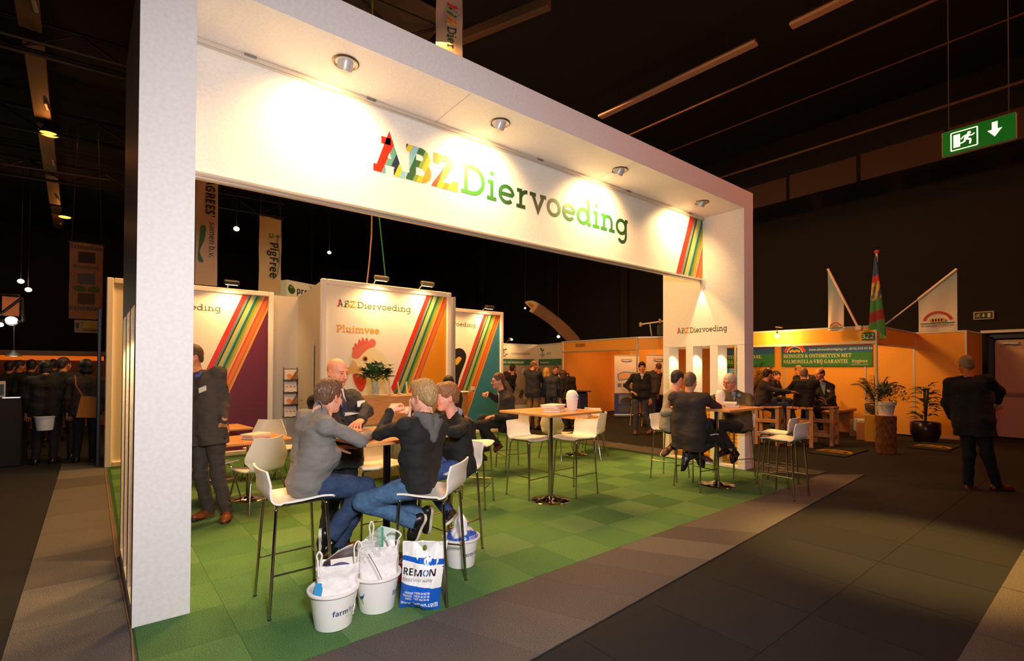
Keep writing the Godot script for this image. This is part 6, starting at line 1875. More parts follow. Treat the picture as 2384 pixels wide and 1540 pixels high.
func orange_booth():
	var og := M("f0a93a", 0.6, 0.0, {"tex": "plaster"})
	var b := T("exhibition_booth", "orange panelled booth number 322 with flags, beyond the far tower", "booth")
	var rail := M("d4d0cb", 0.35, 0.4)
	# front fascia and corner post
	var A := Vector3(11.55, 0, -4.0); var B := Vector3(11.75, 0, 0.63)
	wallp(b, A, B, 2.14, 2.5, og)
	put(b, "rail", Bx((A + B) * 0.5 + Vector3(0, 2.15, 0), Vector3(4.65, 0.05, 0.05), 0.006, Basis(Vector3(0, 1, 0), -atan2(4.63, 0.2))), rail)
	post(b, B.x, B.z); post(b, 11.62, -2.2)
	# side, orange walls
	var C := Vector3(14.75, 0, 0.58); var D2 := Vector3(14.75, 0, 1.5); var E2 := Vector3(16.05, 0, 1.56)
	wallp(b, B, C, 2.12, 2.5, og)
	put(b, "rail", Bx((B + C) * 0.5 + Vector3(0, 2.12, 0), Vector3(3.0, 0.045, 0.05), 0.006), rail)
	wallp(b, C, D2, 0.06, 2.5, og)
	wallp(b, D2, E2, 0.06, 2.5, og)
	for q in [C, D2, E2]: post(b, q.x, q.z)
	put(b, "rail", Bx((C + D2) * 0.5 + Vector3(0, 0.03, 0), Vector3(0.05, 0.06, 0.95), 0.006), rail)
	put(b, "rail", Bx((D2 + E2) * 0.5 + Vector3(0, 0.03, 0), Vector3(1.3, 0.06, 0.05), 0.006), rail)
	for k in 5:
		var z0 := 0.58 - k * 0.98
		wallp(b, Vector3(14.75, 0, z0), Vector3(14.75, 0, z0 - 0.98), 0.03, 2.5, og)
		post(b, 14.74, z0 - 0.98)
	# banner with lettering on the back wall
	banner("wide green and blue banner offering cleaning and disinfection on the orange wall", -2.42, -0.24, ["REINIGEN & ONTSMETTEN MET", "SALMONELLA-VRIJ GARANTIE"], true)
	banner("green and blue banner on the orange wall, mostly behind the far tower", -4.75, -2.62, ["ONTSMETTEN VOOR DAL", "SALMONELLA NICA"], false)
	var n := T("number_sign", "green sign with the number 322 on the orange fascia corner", "sign", Vector3(11.715, 2.28, 0.5), "", deg_to_rad(-2.5))
	put(n, "plate", Bx(Vector3.ZERO, Vector3(0.012, 0.16, 0.22), 0.003), M("1f6a40", 0.5))
	var g := Geo.new(); text(g, "322", 0.095, Transform3D(SIDE, Vector3(-0.008, -0.048, 0)), lin("e8f0e4"), "Droid Sans", 400, 1)
	put(n, "digits", g, VC(0.5))
	# hanging bulb
	var l := T("hanging_bulb", "bare glowing bulb hanging from the orange fascia next to the tower", "light bulb", Vector3(11.35, 2.5, -1.1))
	g = Geo.new(); g.box(Vector3(0.1, 0.06, 0), Vector3(0.32, 0.03, 0.03), 0.005); g.tube([Vector3(0, 0.06, 0), Vector3(0, -0.05, 0)], 0.008, 6); g.lathe([P2(0.0, -0.1), P2(0.02, -0.1), P2(0.022, -0.05), P2(0.0, -0.045)], 12)
	put(l, "holder", g, M("8a7250", 0.4, 0.5))
	g = Geo.new(); g.ball(Vector3(0, -0.14, 0), Vector3(0.04, 0.05, 0.04), 14)
	put(l, "bulb", g, M("fff2d8", 0.3, 0.0, {"emission_enabled": true, "emission": Color(1, 0.86, 0.6), "emission_energy_multiplier": 6.0}))
	omni("bulb_glow_light", Vector3(0, -0.14, 0), Color(1, 0.72, 0.36), 1.2, 0.03, l)
	area("booth_ceiling_light", Vector3(13.2, 2.75, -1.2), Vector3(13.6, 0, -1.1), Vector2(1.6, 2.6), Color(1.0, 0.74, 0.4), 3.6)
	flags()
	# wooden stools, bar table, bench
	var pos := [[Vector3(10.72, 0, -1.0), 0.2], [Vector3(11.0, 0, -0.5), 0.35], [Vector3(11.62, 0, -0.28), 0.1]]
	var lb := ["square timber stool next to the far tower, under the man in jeans", "square timber stool in front, under the man in the black sweater", "square timber stool under the man with the name badge"]
	for i in 3: timber_stool(lb[i], pos[i][0], pos[i][1])
	var t := T("bar_table", "small round bar table with cups among the visitors of the orange booth", "table", Vector3(11.55, 0, -1.05))
	g = Geo.new(); g.lathe([P2(0.0, 1.07), P2(0.4, 1.07), P2(0.405, 1.085), P2(0.4, 1.1), P2(0.0, 1.1)], 32)
	put(t, "tabletop", g, M("c8bba4", 0.5))
	g = Geo.new(); g.lathe([P2(0.0, 0.0), P2(0.3, 0.0), P2(0.3, 0.02), P2(0.05, 0.05), P2(0.04, 1.07), P2(0.0, 1.07)], 20)
	put(t, "stand", g, M("8a6a44", 0.6))
	g = Geo.new(); g.lathe([P2(0.0, 0.0), P2(0.03, 0.0), P2(0.04, 0.08), P2(0.037, 0.08), P2(0.0, 0.01)], 14)
	one("cup", g, M("e6e0d8", 0.4), "white cup on the round bar table of the orange booth", "cup", "", Vector3(11.4, 1.1, -0.9))
	var bn := T("timber_bench", "rough timber bench of thick planks against the orange wall", "bench", Vector3(13.6, 0, -0.75))
	for q in [[Vector3(-0.55, 0.27, 0), Vector3(0.2, 0.54, 0.35)], [Vector3(0.75, 0.27, 0), Vector3(0.2, 0.54, 0.35)], [Vector3(0.1, 0.58, 0), Vector3(1.7, 0.07, 0.42)], [Vector3(0.1, 0.84, -0.26), Vector3(1.7, 0.14, 0.05)], [Vector3(-0.5, 0.7, -0.26), Vector3(0.1, 0.5, 0.06)], [Vector3(0.7, 0.7, -0.26), Vector3(0.1, 0.5, 0.06)]]:
		put(bn, "plank", Bx(q[0], q[1], 0.01), M("b57a3c", 0.7, 0.0, {"tex": "wood"}))
	var cr := T("crate", "low timber crate filled with folded newspapers beside the log", "crate", Vector3(13.4, 0, -0.05), "", 0.5)
	for k in 3: put(cr, "board", Bx(Vector3(0, 0.09 + 0.13 * k, 0.22), Vector3(0.7, 0.1, 0.025), 0.004), M("b9824a", 0.7, 0.0, {"tex": "wood"}))
	for x in [-0.34, 0.34]: put(cr, "end_board", Bx(Vector3(x, 0.2, 0), Vector3(0.03, 0.4, 0.45), 0.004), M("b9824a", 0.7, 0.0, {"tex": "wood"}))
	for k in 4: put(cr, "newspaper", Bx(Vector3(-0.2 + 0.12 * k, 0.3, 0.0), Vector3(0.06, 0.3, 0.36), 0.01, Basis(Vector3(0, 0, 1), 0.12)), M(["c8c0b0", "8a94a8", "bab2a6", "7c88a0"][k], 0.7))
	plants()
	for i in 2:
		var m := T("floor_mat", ["green floor mat with yellow arch emblem in front of the timber stools", "green floor mat with yellow arch emblem near the walking man"][i], "floor mat", [Vector3(10.85, 0.002, 0.25), Vector3(13.2, 0.002, 1.25)][i])
		put(m, "pile", Bx(Vector3(0, 0.006, 0), Vector3(1.3, 0.012, 0.62), 0.004), M("3a4426", 0.95, 0.0, {"tex": "carpet"}))
		g = Geo.new()
		var xf := Transform3D(Basis(Vector3(0, 0, 1), Vector3(1, 0, 0), Vector3(0, 1, 0)), Vector3(0.0, 0.0135, 0.0))
		g.col = lin("c79a20")
		for s in stroke(arc(P2(0.0, -0.2), 0.25, 5, 175, 16), 0.07): g.poly(s, xf)
		for s in stroke([P2(-0.3, -0.27), P2(0.3, -0.27)], 0.05): g.poly(s, xf)
		blob(g, [P2(-0.12, -0.17), P2(-0.06, -0.05), P2(0.03, -0.09), P2(0.12, -0.06), P2(0.1, -0.18), P2(0.0, -0.14)], "c79a20", xf)
		g.col = Color.WHITE
		put(m, "emblem", g, VC(0.9))

func banner(label: String, z0: float, z1: float, lines: Array, emblem: bool):
	var t := T("banner", label, "banner", Vector3(14.70, 0, z0), "banners on the back wall of the orange booth")
	var w := z1 - z0
	var g := Geo.new()
	g.col = lin("2f7d45"); g.box(Vector3(0, 1.87, w * 0.5), Vector3(0.012, 0.36, w))
	g.col = lin("2360a8"); g.box(Vector3(0, 2.14, w * 0.5), Vector3(0.012, 0.18, w))
	g.col = lin("6a2430"); g.box(Vector3(0, 2.25, w * 0.5), Vector3(0.012, 0.05, w))
	put(t, "cloth", g, VC(0.7))
	g = Geo.new()
	for k in 2:
		var x := Transform3D(SIDE, Vector3(-0.009, 1.93 - k * 0.155, 0.06))
		text(g, lines[k], 0.095, x, lin("dcd8b8"), "Droid Serif", 700, 0, (w * 0.8) / (1.52 if k == 0 else 1.52) * (0.68 if emblem else 0.9))
	if emblem:
		text(g, "www.allroundreiniging.nl - (013) 513 57 63", 0.055, Transform3D(SIDE, Vector3(-0.009, 2.12, 0.72)), lin("c8dcf0"), "Droid Sans", 700, 0, 0.95)
		text(g, "Hygiena", 0.07, Transform3D(SIDE, Vector3(-0.009, 1.79, 1.74)), lin("dcd8b8"), "Droid Serif", 700, 0, 0.85)
		text(g, "salmonella control", 0.032, Transform3D(SIDE, Vector3(-0.009, 1.725, 1.72)), lin("dcd8b8"), "Droid Sans", 400)
		var xf := Transform3D(SIDE, Vector3(-0.009, 2.04, 0.36))
		g.col = lin("d84a38")
		for s in stroke(arc(P2(0, 0), 0.26, 10, 170, 20), 0.07): g.poly(s, xf)
		xf.origin.x -= 0.001
		g.col = lin("e8d8c0")
		for s in stroke(arc(P2(0, 0), 0.205, 10, 170, 20), 0.025): g.poly(s, xf)
		g.col = lin("f0b820")
		for k in 5: g.poly(arc(P2(-0.11 + 0.055 * k, 0.07 + 0.02 * (k % 2)), 0.035, 0, 340, 12), xf)
		g.col = Color.WHITE
	put(t, "print", g, VC(0.7))

func flags():
	var pole := M("e8d2bc", 0.4)
	var g := Geo.new()
	# left flag: pole leaning back over the fascia
	var t := T("flag", "narrow grey-white flag on a slanted pole above the orange fascia, closest to the tower", "flag")
	g.tube([Vector3(11.5, 2.44, 0.4), Vector3(11.45, 3.72, -0.12)], 0.022, 8); g.box(Vector3(11.55, 2.44, 0.4), Vector3(0.14, 0.1, 0.1), 0.01)
	put(t, "pole", g, pole)
	flag_cloth(t, Vector3(11.45, 3.72, -0.12), Vector3(11.48, 3.02, 0.16), 2.41, 2.39, 1)
	t = T("flag", "white flag with arch emblem on a long slanted pole over the booth corner", "flag")
	g = Geo.new(); g.tube([Vector3(11.72, 2.46, 0.75), Vector3(11.7, 2.94, 1.31)], 0.016, 8); g.tube([Vector3(11.7, 2.94, 1.31), Vector3(11.7, 3.43, 1.86)], 0.028, 8)
	put(t, "pole", g, pole)
	flag_cloth(t, Vector3(11.7, 2.94, 1.31), Vector3(11.7, 3.43, 1.86), 2.32, 2.29, 2)
	# furled flag on an upright pole
	t = T("flag", "furled blue, green and red flag hanging on an upright pole at the booth corner", "flag")
	g = Geo.new(); g.tube([Vector3(11.6, 2.4, 0.66), Vector3(11.6, 3.92, 0.69)], 0.018, 8)
	put(t, "pole", g, M("d8d0c4", 0.4))
	g = Geo.new(); g.lathe([P2(0.0, 0.0), P2(0.035, 0.0), P2(0.045, 0.04), P2(0.03, 0.06), P2(0.0, 0.06)], 12, Transform3D(Basis(), Vector3(11.6, 3.92, 0.69)))
	put(t, "finial", g, M("d8401c", 0.5))
	var rows := []
	for i in 45:
		var a := i / 44.0
		var row := []
		for j in 28:
			var th := TAU * j / 28
			var r := lerpf(0.02, 0.13, pow(a, 0.8)) * (0.8 + 0.3 * sin(th * 3.0 + a * 2.0) + 0.15 * sin(th * 5.0))
			row.append(Vector3(11.58 + cos(th) * r * 0.7, lerpf(3.86, 2.38, a) - (0.15 * maxf(sin(th), -0.3) if a > 0.97 else 0.0) - 0.04 * a * sin(th * 2.0), 0.68 + sin(th) * r + 0.02 * a))
		rows.append(row)
	g = Geo.new(); g.grid(rows, true, true)
	for i in g.v.size():
		var p := g.v[i]
		var q := (3.86 - p.y) / 1.48 + 0.18 * (p.z - 0.68)
		var c := lin("2c4a8a")
		if q > 0.27 and q < 0.35: c = lin("b8343a")
		elif q > 0.35 and q < 0.58: c = lin("d8a820") if sin(p.z * 60.0 + q * 20.0) > -0.1 else lin("3a6a9a")
		elif q > 0.58 and q < 0.74: c = lin("3f8a4c")
		elif q > 0.74 and q < 0.88: c = lin("8a2c34")
		elif q >= 0.88: c = lin("3f8a4c")
		g.c[i] = c
	put(t, "cloth", g, M("ffffff", 0.8, 0.0, {"vertex_color_use_as_albedo": true, "cull_mode": 2}))

func flag_cloth(t: Node3D, a: Vector3, b: Vector3, ya: float, yb: float, kind: int):   # cloth hanging from a slanted pole a-b down to ya, yb
	var rows := []
	for i in 21:
		var v := i / 20.0
		var row := []
		for j in 17:
			var u := j / 16.0
			var top := a.lerp(b, u)
			var low := Vector3(top.x, lerpf(ya, yb, u), top.z)
			var p := top.lerp(low, v)
			p.x += 0.02 * sin(u * 9.0 + v * 3.0) * v
			row.append(p)
		rows.append(row)
	var g := Geo.new(); g.shell(rows, 0.004)
	for i in g.v.size(): g.c[i] = lin("8fa6b8").lerp(lin("e9ddd2"), clampf((3.3 - g.v[i].y) / 0.7, 0, 1))
	put(t, "cloth", g, M("ffffff", 0.8, 0.0, {"vertex_color_use_as_albedo": true}))
	var zc := (a.z + b.z) * 0.5
	var q := Geo.new()
	var w := absf(b.z - a.z)
	var xf := Transform3D(SIDE, Vector3(minf(a.x, b.x) - 0.028, 2.47, zc))
	q.col = lin("c8402c")
	var rr := w * 0.36
	for s in stroke(arc(P2(0, 0), rr, 15, 165, 16), w * 0.07): q.poly(s, xf)
	q.col = lin("d8a020")
	for k in 5: q.poly(arc(P2((k - 2) * w * 0.075, rr * 0.25 + 0.006 * (k % 2)), w * 0.06, 0, 340, 10), xf)
	q.col = lin("3a7a3a"); q.poly([P2(-w * 0.44, -0.012), P2(w * 0.44, -0.012), P2(w * 0.44, 0.004), P2(-w * 0.44, 0.004)], xf)
	q.col = Color.WHITE
	text(q, "ROOIJAKKERS WARMTE B.V", w * 0.047, xf.translated_local(Vector3(0, -0.062, 0)), lin("7a2c2c"), "Droid Sans", 700, 1, 1.0)
	put(t, "print", q, VC(0.8))

func timber_stool(label: String, at: Vector3, yaw: float):
	var t := T("timber_stool", label, "stool", at, "square timber stools of the orange booth", yaw)
	var m := M("d09a5c", 0.65, 0.0, {"tex": "woodv"})
	for x in [-0.2, 0.2]:
		for z in [-0.2, 0.2]: put(t, "leg", Bx(Vector3(x, 0.39, z), Vector3(0.07, 0.78, 0.07), 0.006), m)
	for y in [0.2, 0.5]:
		for s in [-1.0, 1.0]:
			put(t, "rail", Bx(Vector3(0, y, 0.225 * s), Vector3(0.42, 0.08, 0.03), 0.005), m)
			put(t, "rail", Bx(Vector3(0.225 * s, y + 0.02, 0), Vector3(0.03, 0.08, 0.42), 0.005), m)
	for k in 4: put(t, "seat_board", Bx(Vector3(0, 0.8, -0.18 + 0.12 * k), Vector3(0.5, 0.035, 0.112), 0.006), M("c98f50", 0.65, 0.0, {"tex": "wood"}))

func plants():
	var t := T("log", "upright bark-stripped log carrying the white flower pot", "log", Vector3(11.4, 0, 0.87))
	var rows := []
	var ns := FastNoiseLite.new(); ns.seed = 2; ns.frequency = 2.0
	for i in 13:
		var row := []
		for j in 32:
			var th := TAU * j / 32
			var r := 0.165 * (1.0 + 0.16 * ns.get_noise_3d(cos(th) * 1.5, i * 0.08, sin(th) * 1.5) + 0.05 * sin(th * 4.0))
			row.append(Vector3(cos(th) * r, 0.06 * i, sin(th) * r))
		rows.append(row)
	rows.reverse()
	var g := Geo.new(); g.grid(rows, false, true)
	put(t, "trunk", g, M("a86a34", 0.8, 0.0, {"tex": "bark"}))
	var cap := []
	for p in rows[0]: cap.append(P2(p.x, -p.z))
	g = Geo.new(); g.poly(cap, Transform3D(Basis(Vector3(1, 0, 0), Vector3(0, 0, -1), Vector3(0, 1, 0)), Vector3(0, 0.72, 0)))
	put(t, "sawn_top", g, M("c99a62", 0.8))
	var rg := RandomNumberGenerator.new()
	rg.seed = 31
	# flowering plant in a white pot on the log
	t = T("potted_plant", "bushy flowering plant in a white pot on top of the log", "plant", Vector3(11.4, 0.722, 0.87))
	g = Geo.new(); g.lathe([P2(0.0, 0.0), P2(0.11, 0.0), P2(0.145, 0.2), P2(0.162, 0.2), P2(0.166, 0.26), P2(0.155, 0.26), P2(0.14, 0.2), P2(0.0, 0.2)], 28)
	put(t, "pot", g, M("e3d6ca", 0.5))
	var lf := Geo.new()
	for i in 420:
		var a := rg.randf() * TAU; var el := rg.randf_range(-0.1, 1.5); var rr := rg.randf_range(0.1, 0.34)
		var d := Vector3(cos(a) * cos(el), sin(el) * 0.9, sin(a) * cos(el))
		lf.col = lin(["3a4c2a", "2c3c20", "4c5c34", "35452c"][rg.randi() % 4])
		leaf(lf, Vector3(0, 0.3, 0) + d * rr, (d + Vector3(rg.randf_range(-1, 1), rg.randf_range(-0.6, 0.8), rg.randf_range(-1, 1))).normalized(), rg.randf_range(0.05, 0.1), 0.016)
	for i in 26:
		var a := rg.randf() * TAU; var el := rg.randf_range(0.4, 1.4)
		var d := Vector3(cos(a) * cos(el), sin(el) * 0.9, sin(a) * cos(el))
		lf.col = lin("c8c0a0")
		for k in 5: leaf(lf, Vector3(0, 0.3, 0) + d * 0.35, Vector3(cos(k * 1.26), 0.4, sin(k * 1.26)).normalized(), 0.022, 0.008)
	put(t, "foliage", lf, M("ffffff", 0.6, 0.0, {"vertex_color_use_as_albedo": true, "cull_mode": 2})).set_meta("kind", "stuff")
	# palm in a glossy bowl on a yellow stand
	t = T("potted_palm", "palm with feathery fronds in a grey bowl, behind the booth's corner post", "plant", Vector3(13.0, 0, 0.28))
	put(t, "stand", Bx(Vector3(0, 0.3, 0), Vector3(0.34, 0.6, 0.34), 0.01), M("d8a030", 0.6))
	g = Geo.new(); g.lathe([P2(0.0, 0.61), P2(0.12, 0.61), P2(0.19, 0.7), P2(0.21, 0.82), P2(0.2, 0.84), P2(0.18, 0.82), P2(0.0, 0.8)], 28)
	put(t, "pot", g, M("6a5a50", 0.2, 0.3))
	fronds(t, Vector3(0, 0.82, 0), 15, 0.85, rg, ["24381a", "2c4420", "1c2e14"])
	t = T("potted_palm", "dark palm showing above the heads beside the green banner", "plant", Vector3(14.3, 0, -3.05))
	g = Geo.new(); g.lathe([P2(0.0, 0.0), P2(0.16, 0.0), P2(0.2, 0.4), P2(0.0, 0.38)], 20)
	put(t, "pot", g, M("4a3c34", 0.5))
	fronds(t, Vector3(0, 0.9, 0), 12, 1.2, rg, ["24301a", "1c2814"])
	g = Geo.new(); g.tube([Vector3(0, 0.35, 0), Vector3(0.02, 0.95, 0.01)], 0.03, 8)
	put(t, "stem", g, M("4a3a28", 0.8))
	# broad-leaved plant in a dark tub
	t = T("potted_plant", "broad-leaved plant in a dark tub beside the log", "plant", Vector3(13.9, 0, 0.95))
	g = Geo.new(); g.lathe([P2(0.0, 0.0), P2(0.2, 0.0), P2(0.27, 0.2), P2(0.27, 0.42), P2(0.25, 0.44), P2(0.23, 0.4), P2(0.0, 0.4)], 28)
	put(t, "tub", g, M("2c2624", 0.25, 0.3))
	lf = Geo.new()
	for i in 46:
		var a := rg.randf() * TAU; var h := rg.randf_range(0.45, 1.25)
		var d := Vector3(cos(a), rg.randf_range(-0.1, 0.7), sin(a)).normalized()
		lf.col = lin(["2c4420", "48602c", "1c2e18", "7a8a30"][rg.randi() % 4])
		leaf(lf, Vector3(cos(a) * 0.08, h, sin(a) * 0.08), d, rg.randf_range(0.18, 0.3), 0.06)
	put(t, "leaves", lf, M("ffffff", 0.4, 0.0, {"vertex_color_use_as_albedo": true, "cull_mode": 2}))
	g = Geo.new()
	for k in 4: g.tube([Vector3(0.03 * k - 0.05, 0.4, 0), Vector3(0.06 * k - 0.1, 1.2, 0.05 * (k % 2))], 0.012, 6)
	put(t, "stem", g, M("3a4a24", 0.7))

func fronds(t: Node3D, at: Vector3, n: int, l: float, rg: RandomNumberGenerator, cols: Array):
	for i in n:
		var g := Geo.new()
		g.col = lin(cols[i % cols.size()])
		var a := TAU * i / n + rg.randf_range(-0.2, 0.2)
		var out := rg.randf_range(0.25, 0.75)
		var pts := []
		for k in 8:
			var s := k / 7.0
			pts.append(at + Vector3(cos(a) * out * s * l * 0.9, l * (s * 0.95 - 0.55 * s * s * s * out * 1.3), sin(a) * out * s * l * 0.9))
		g.tube(pts, 0.006, 5)
		for k in range(1, 8):
			for m in 3:
				var p: Vector3 = (pts[k - 1] as Vector3).lerp(pts[k], m / 3.0)
				var d: Vector3 = (pts[k] - pts[k - 1]).normalized()
				var sd := d.cross(Vector3.UP).normalized()
				for sg in [-1.0, 1.0]: leaf(g, p, (d * 0.5 + sd * sg + Vector3(0, -0.25, 0)).normalized(), l * 0.25 * (1.0 - 0.5 * k / 8.0), 0.012)
		put(t, "frond", g, M("ffffff", 0.5, 0.0, {"vertex_color_use_as_albedo": true, "cull_mode": 2}))

func middle_booth():
	var og := M("e8a040", 0.6, 0.0, {"tex": "plaster"})
	var b := T("exhibition_booth", "orange panelled booth with two roll-up banners behind the middle of the stand", "booth")
	var A := Vector3(11.1, 0, -7.7); var M2 := Vector3(11.0, 0, -4.7); var B := Vector3(11.5, 0, -4.0)
	wallp(b, A, Vector3(11.05, 0, -4.72), 2.14, 2.5, og)
	wallp(b, Vector3(11.05, 0, -4.68), Vector3(11.5, 0, -4.0), 2.14, 2.5, og)
	post(b, 11.1, -7.72); post(b, 11.04, -4.7); post(b, 11.5, -4.0)
	put(b, "rail", Bx(Vector3(11.07, 2.15, -6.2), Vector3(0.05, 0.05, 3.0), 0.006), M("b9a684", 0.4, 0.3))
	for k in 4:
		var z0 := -4.4 - k * 0.99
		wallp(b, Vector3(14.2, 0, z0), Vector3(14.2, 0, z0 - 0.99), 0.02, 2.5, og)
		post(b, 14.17, z0 - 0.99)
	wallp(b, Vector3(11.12, 0, -7.8), Vector3(14.2, 0, -8.3), 0.02, 2.5, og)
	wallp(b, Vector3(11.6, 0, -4.02), Vector3(14.2, 0, -4.3), 0.02, 2.5, M("e8a040", 0.6))
	var g := Geo.new(); text(g, "KOMO", 0.1, Transform3D(SIDE, Vector3(11.05, 2.3, -7.1)), lin("7a5a30"), "Droid Sans", 700)
	put(b, "lettering", g, VC(0.6))
	area("booth_ceiling_light", Vector3(12.8, 2.8, -6.0), Vector3(13.2, 0, -6.0), Vector2(1.8, 2.4), Color(1.0, 0.74, 0.42), 3.2)
	for i in 2:
		var t := T("rollup_banner", ["roll-up banner with a drawn trough and four small pictures, next to the waste bin", "roll-up banner with blue machine parts beside the man in the V-neck"][i], "banner", [Vector3(12.9, 0, -6.55), Vector3(13.1, 0, -5.42)][i], "roll-up banners of the orange booth", deg_to_rad(-38))
		var w := 0.82; var h := 2.05
		g = Geo.new()
		g.col = lin("efe3dc"); g.box(Vector3(0, 1.42, 0), Vector3(w, 1.26, 0.012))
		g.col = lin("3c4a9a"); g.box(Vector3(0, 0.44, 0), Vector3(w, 0.7, 0.012))
		put(t, "cloth", g, VC(0.6))
		put(t, "cassette", Bx(Vector3(0, 0.05, 0), Vector3(w + 0.04, 0.09, 0.16), 0.02), M("b4b0ac", 0.3, 0.7))
		put(t, "top_rail", Bx(Vector3(0, h, 0), Vector3(w, 0.03, 0.03), 0.005), M("c4c0bc", 0.3, 0.6))
		g = Geo.new()
		var z := Transform3D(Basis(), Vector3(0, 0, 0.008))
		blob(g, [P2(-0.2, 1.88), P2(0.0, 1.85), P2(0.2, 1.88), P2(0.1, 1.83), P2(-0.1, 1.83)], "2a4a9c", z)
		text(g, "Tauronagri", 0.05, z.translated_local(Vector3(-0.19, 1.89, 0)), lin("3a4a7a"), "Droid Sans", 700)
		if i == 0:
			blob(g, [P2(-0.3, 1.4), P2(-0.1, 1.5), P2(0.3, 1.46), P2(0.33, 1.36), P2(0.0, 1.26), P2(-0.25, 1.24)], "e9b48c", z)
			z.origin.z += 0.001
			for q in [[P2(-0.3, 1.42), P2(-0.1, 1.5), P2(0.34, 1.47)], [P2(-0.27, 1.22), P2(0.0, 1.26), P2(0.35, 1.36)], [P2(-0.3, 1.42), P2(-0.27, 1.22)]]:
				g.col = lin("3a7ac0")
				for s in stroke(q, 0.025): g.poly(s, z)
			for k in 4:
				g.col = lin(["8a7a7a", "5a4a4a", "b8404a", "9a948a"][k])
				g.poly([P2(-0.3 + k * 0.17, 1.0), P2(-0.18 + k * 0.17, 1.0), P2(-0.18 + k * 0.17, 1.12), P2(-0.3 + k * 0.17, 1.12)], z)
			g.col = lin("8d8a90"); g.poly([P2(-0.26, 0.45), P2(0.28, 0.45), P2(0.28, 0.75), P2(-0.26, 0.75)], z)
			g.col = lin("5a5c60"); g.poly([P2(-0.26, 0.16), P2(0.28, 0.16), P2(0.28, 0.38), P2(-0.26, 0.38)], z)
			z.origin.z += 0.001
			blob(g, [P2(-0.2, 0.47), P2(-0.15, 0.62), P2(0.1, 0.66), P2(0.22, 0.55), P2(0.15, 0.47)], "4c4a4e", z)
		else:
			for q in [[P2(-0.3, 1.5), P2(-0.1, 1.42)], [P2(-0.25, 1.3), P2(-0.05, 1.2), P2(0.05, 1.32)], [P2(0.1, 1.3), P2(0.3, 1.45)]]:
				g.col = lin("3a8ac8")
				for s in stroke(q, 0.07): g.poly(s, z)
			blob(g, [P2(-0.1, 1.5), P2(0.2, 1.52), P2(0.25, 1.36), P2(0.0, 1.3)], "d8c8b0", z)
			g.col = lin("e0604a"); g.poly([P2(-0.33, 1.36), P2(-0.24, 1.34), P2(-0.2, 1.26), P2(-0.3, 1.3)], z)
			for k in 2:
				g.col = lin("4a5a7a"); g.poly([P2(-0.34, 1.0 + 0.12 * k), P2(-0.24, 1.0 + 0.12 * k), P2(-0.24, 1.08 + 0.12 * k), P2(-0.34, 1.08 + 0.12 * k)], z)
			for y in [0.52, 0.24]:
				g.col = lin("3aa8b0"); g.poly([P2(-0.22, y), P2(0.3, y), P2(0.3, y + 0.2), P2(-0.22, y + 0.2)], z)
				g.col = lin("8ac8d0"); g.poly([P2(-0.22, y + 0.16), P2(0.3, y + 0.16), P2(0.34, y + 0.2), P2(-0.18, y + 0.22)], z.translated_local(Vector3(0, 0, 0.001)))
		g.col = Color.WHITE
		put(t, "print", g, VC(0.6))
	# blue counter, folding chair, ladder, camera light bar
	var c := T("counter", "dark blue promotion counter behind the white waste bin", "counter", Vector3(9.99, 0, -5.97))
	put(c, "body", Bx(Vector3(0, 0.47, 0), Vector3(0.4, 0.94, 0.5), 0.05), M("26305c", 0.5))
	put(c, "top", Bx(Vector3(0, 0.96, 0), Vector3(0.5, 0.035, 0.62), 0.01), M("1c2238", 0.4))
	c = T("counter", "purple-blue counter behind the legs of the man in the V-neck", "counter", Vector3(12.0, 0, -4.35))
	put(c, "body", Bx(Vector3(0, 0.42, 0), Vector3(0.7, 0.84, 0.5), 0.03), M("3c3468", 0.5))
	put(c, "top", Bx(Vector3(0, 0.86, 0), Vector3(0.8, 0.03, 0.6), 0.008), M("2c2c58", 0.4))
	var fc := T("folding_stool", "high wooden folding chair with thin grey legs before the roll-up banners", "folding chair", Vector3(11.3, 0, -4.9), "", deg_to_rad(-60))
	put(fc, "seat", Bx(Vector3(0, 0.78, 0), Vector3(0.38, 0.03, 0.36), 0.006), M("c07a3a", 0.6, 0.0, {"tex": "wood"}))
	put(fc, "backrest", Bx(Vector3(0, 1.1, 0.24), Vector3(0.36, 0.14, 0.02), 0.006), M("c88a44", 0.6, 0.0, {"tex": "wood"}))
	for s in [-1.0, 1.0]:
		g = Geo.new(); g.tube([Vector3(s * 0.18, 0.0, -0.26), Vector3(s * 0.18, 1.16, 0.26)], 0.011, 6)
		put(fc, "leg", g, M("8a8680", 0.3, 0.8))
		g = Geo.new(); g.tube([Vector3(s * 0.16, 0.0, 0.26), Vector3(s * 0.16, 0.77, -0.16)], 0.011, 6)
		put(fc, "leg", g, M("8a8680", 0.3, 0.8))
	var ld := T("chain_hanger", "vertical black chain hanger against the yellow wall beside the tower", "chain", Vector3(12.4, 0, -4.28))
	g = Geo.new(); g.tube([Vector3(0, 0.1, 0.06), Vector3(0, 2.2, 0.06)], 0.012, 6)
	put(ld, "bar", g, M("3a342c", 0.5, 0.4))
	for k in 14: put(ld, "link", Bx(Vector3(0, 0.25 + 0.14 * k, 0.08), Vector3(0.07, 0.03, 0.04), 0.008), M("2c2824", 0.5, 0.4))
	var lb := T("light_bar", "silver T-shaped lamp stand with two fittings above the orange booth", "lamp stand", Vector3(11.0, 2.5, -4.2))
	g = Geo.new(); g.tube([Vector3(0.02, 0.0, 0), Vector3(-0.04, 0.34, -0.02)], 0.016, 8)
	put(lb, "mast", g, M("e0d0bc", 0.3, 0.7))
	g = Geo.new(); g.tube([Vector3(-0.2, 0.31, -0.2), Vector3(0.3, 0.42, 0.55)], 0.022, 8)
	put(lb, "crossbar", g, M("d8c8a8", 0.3, 0.7))
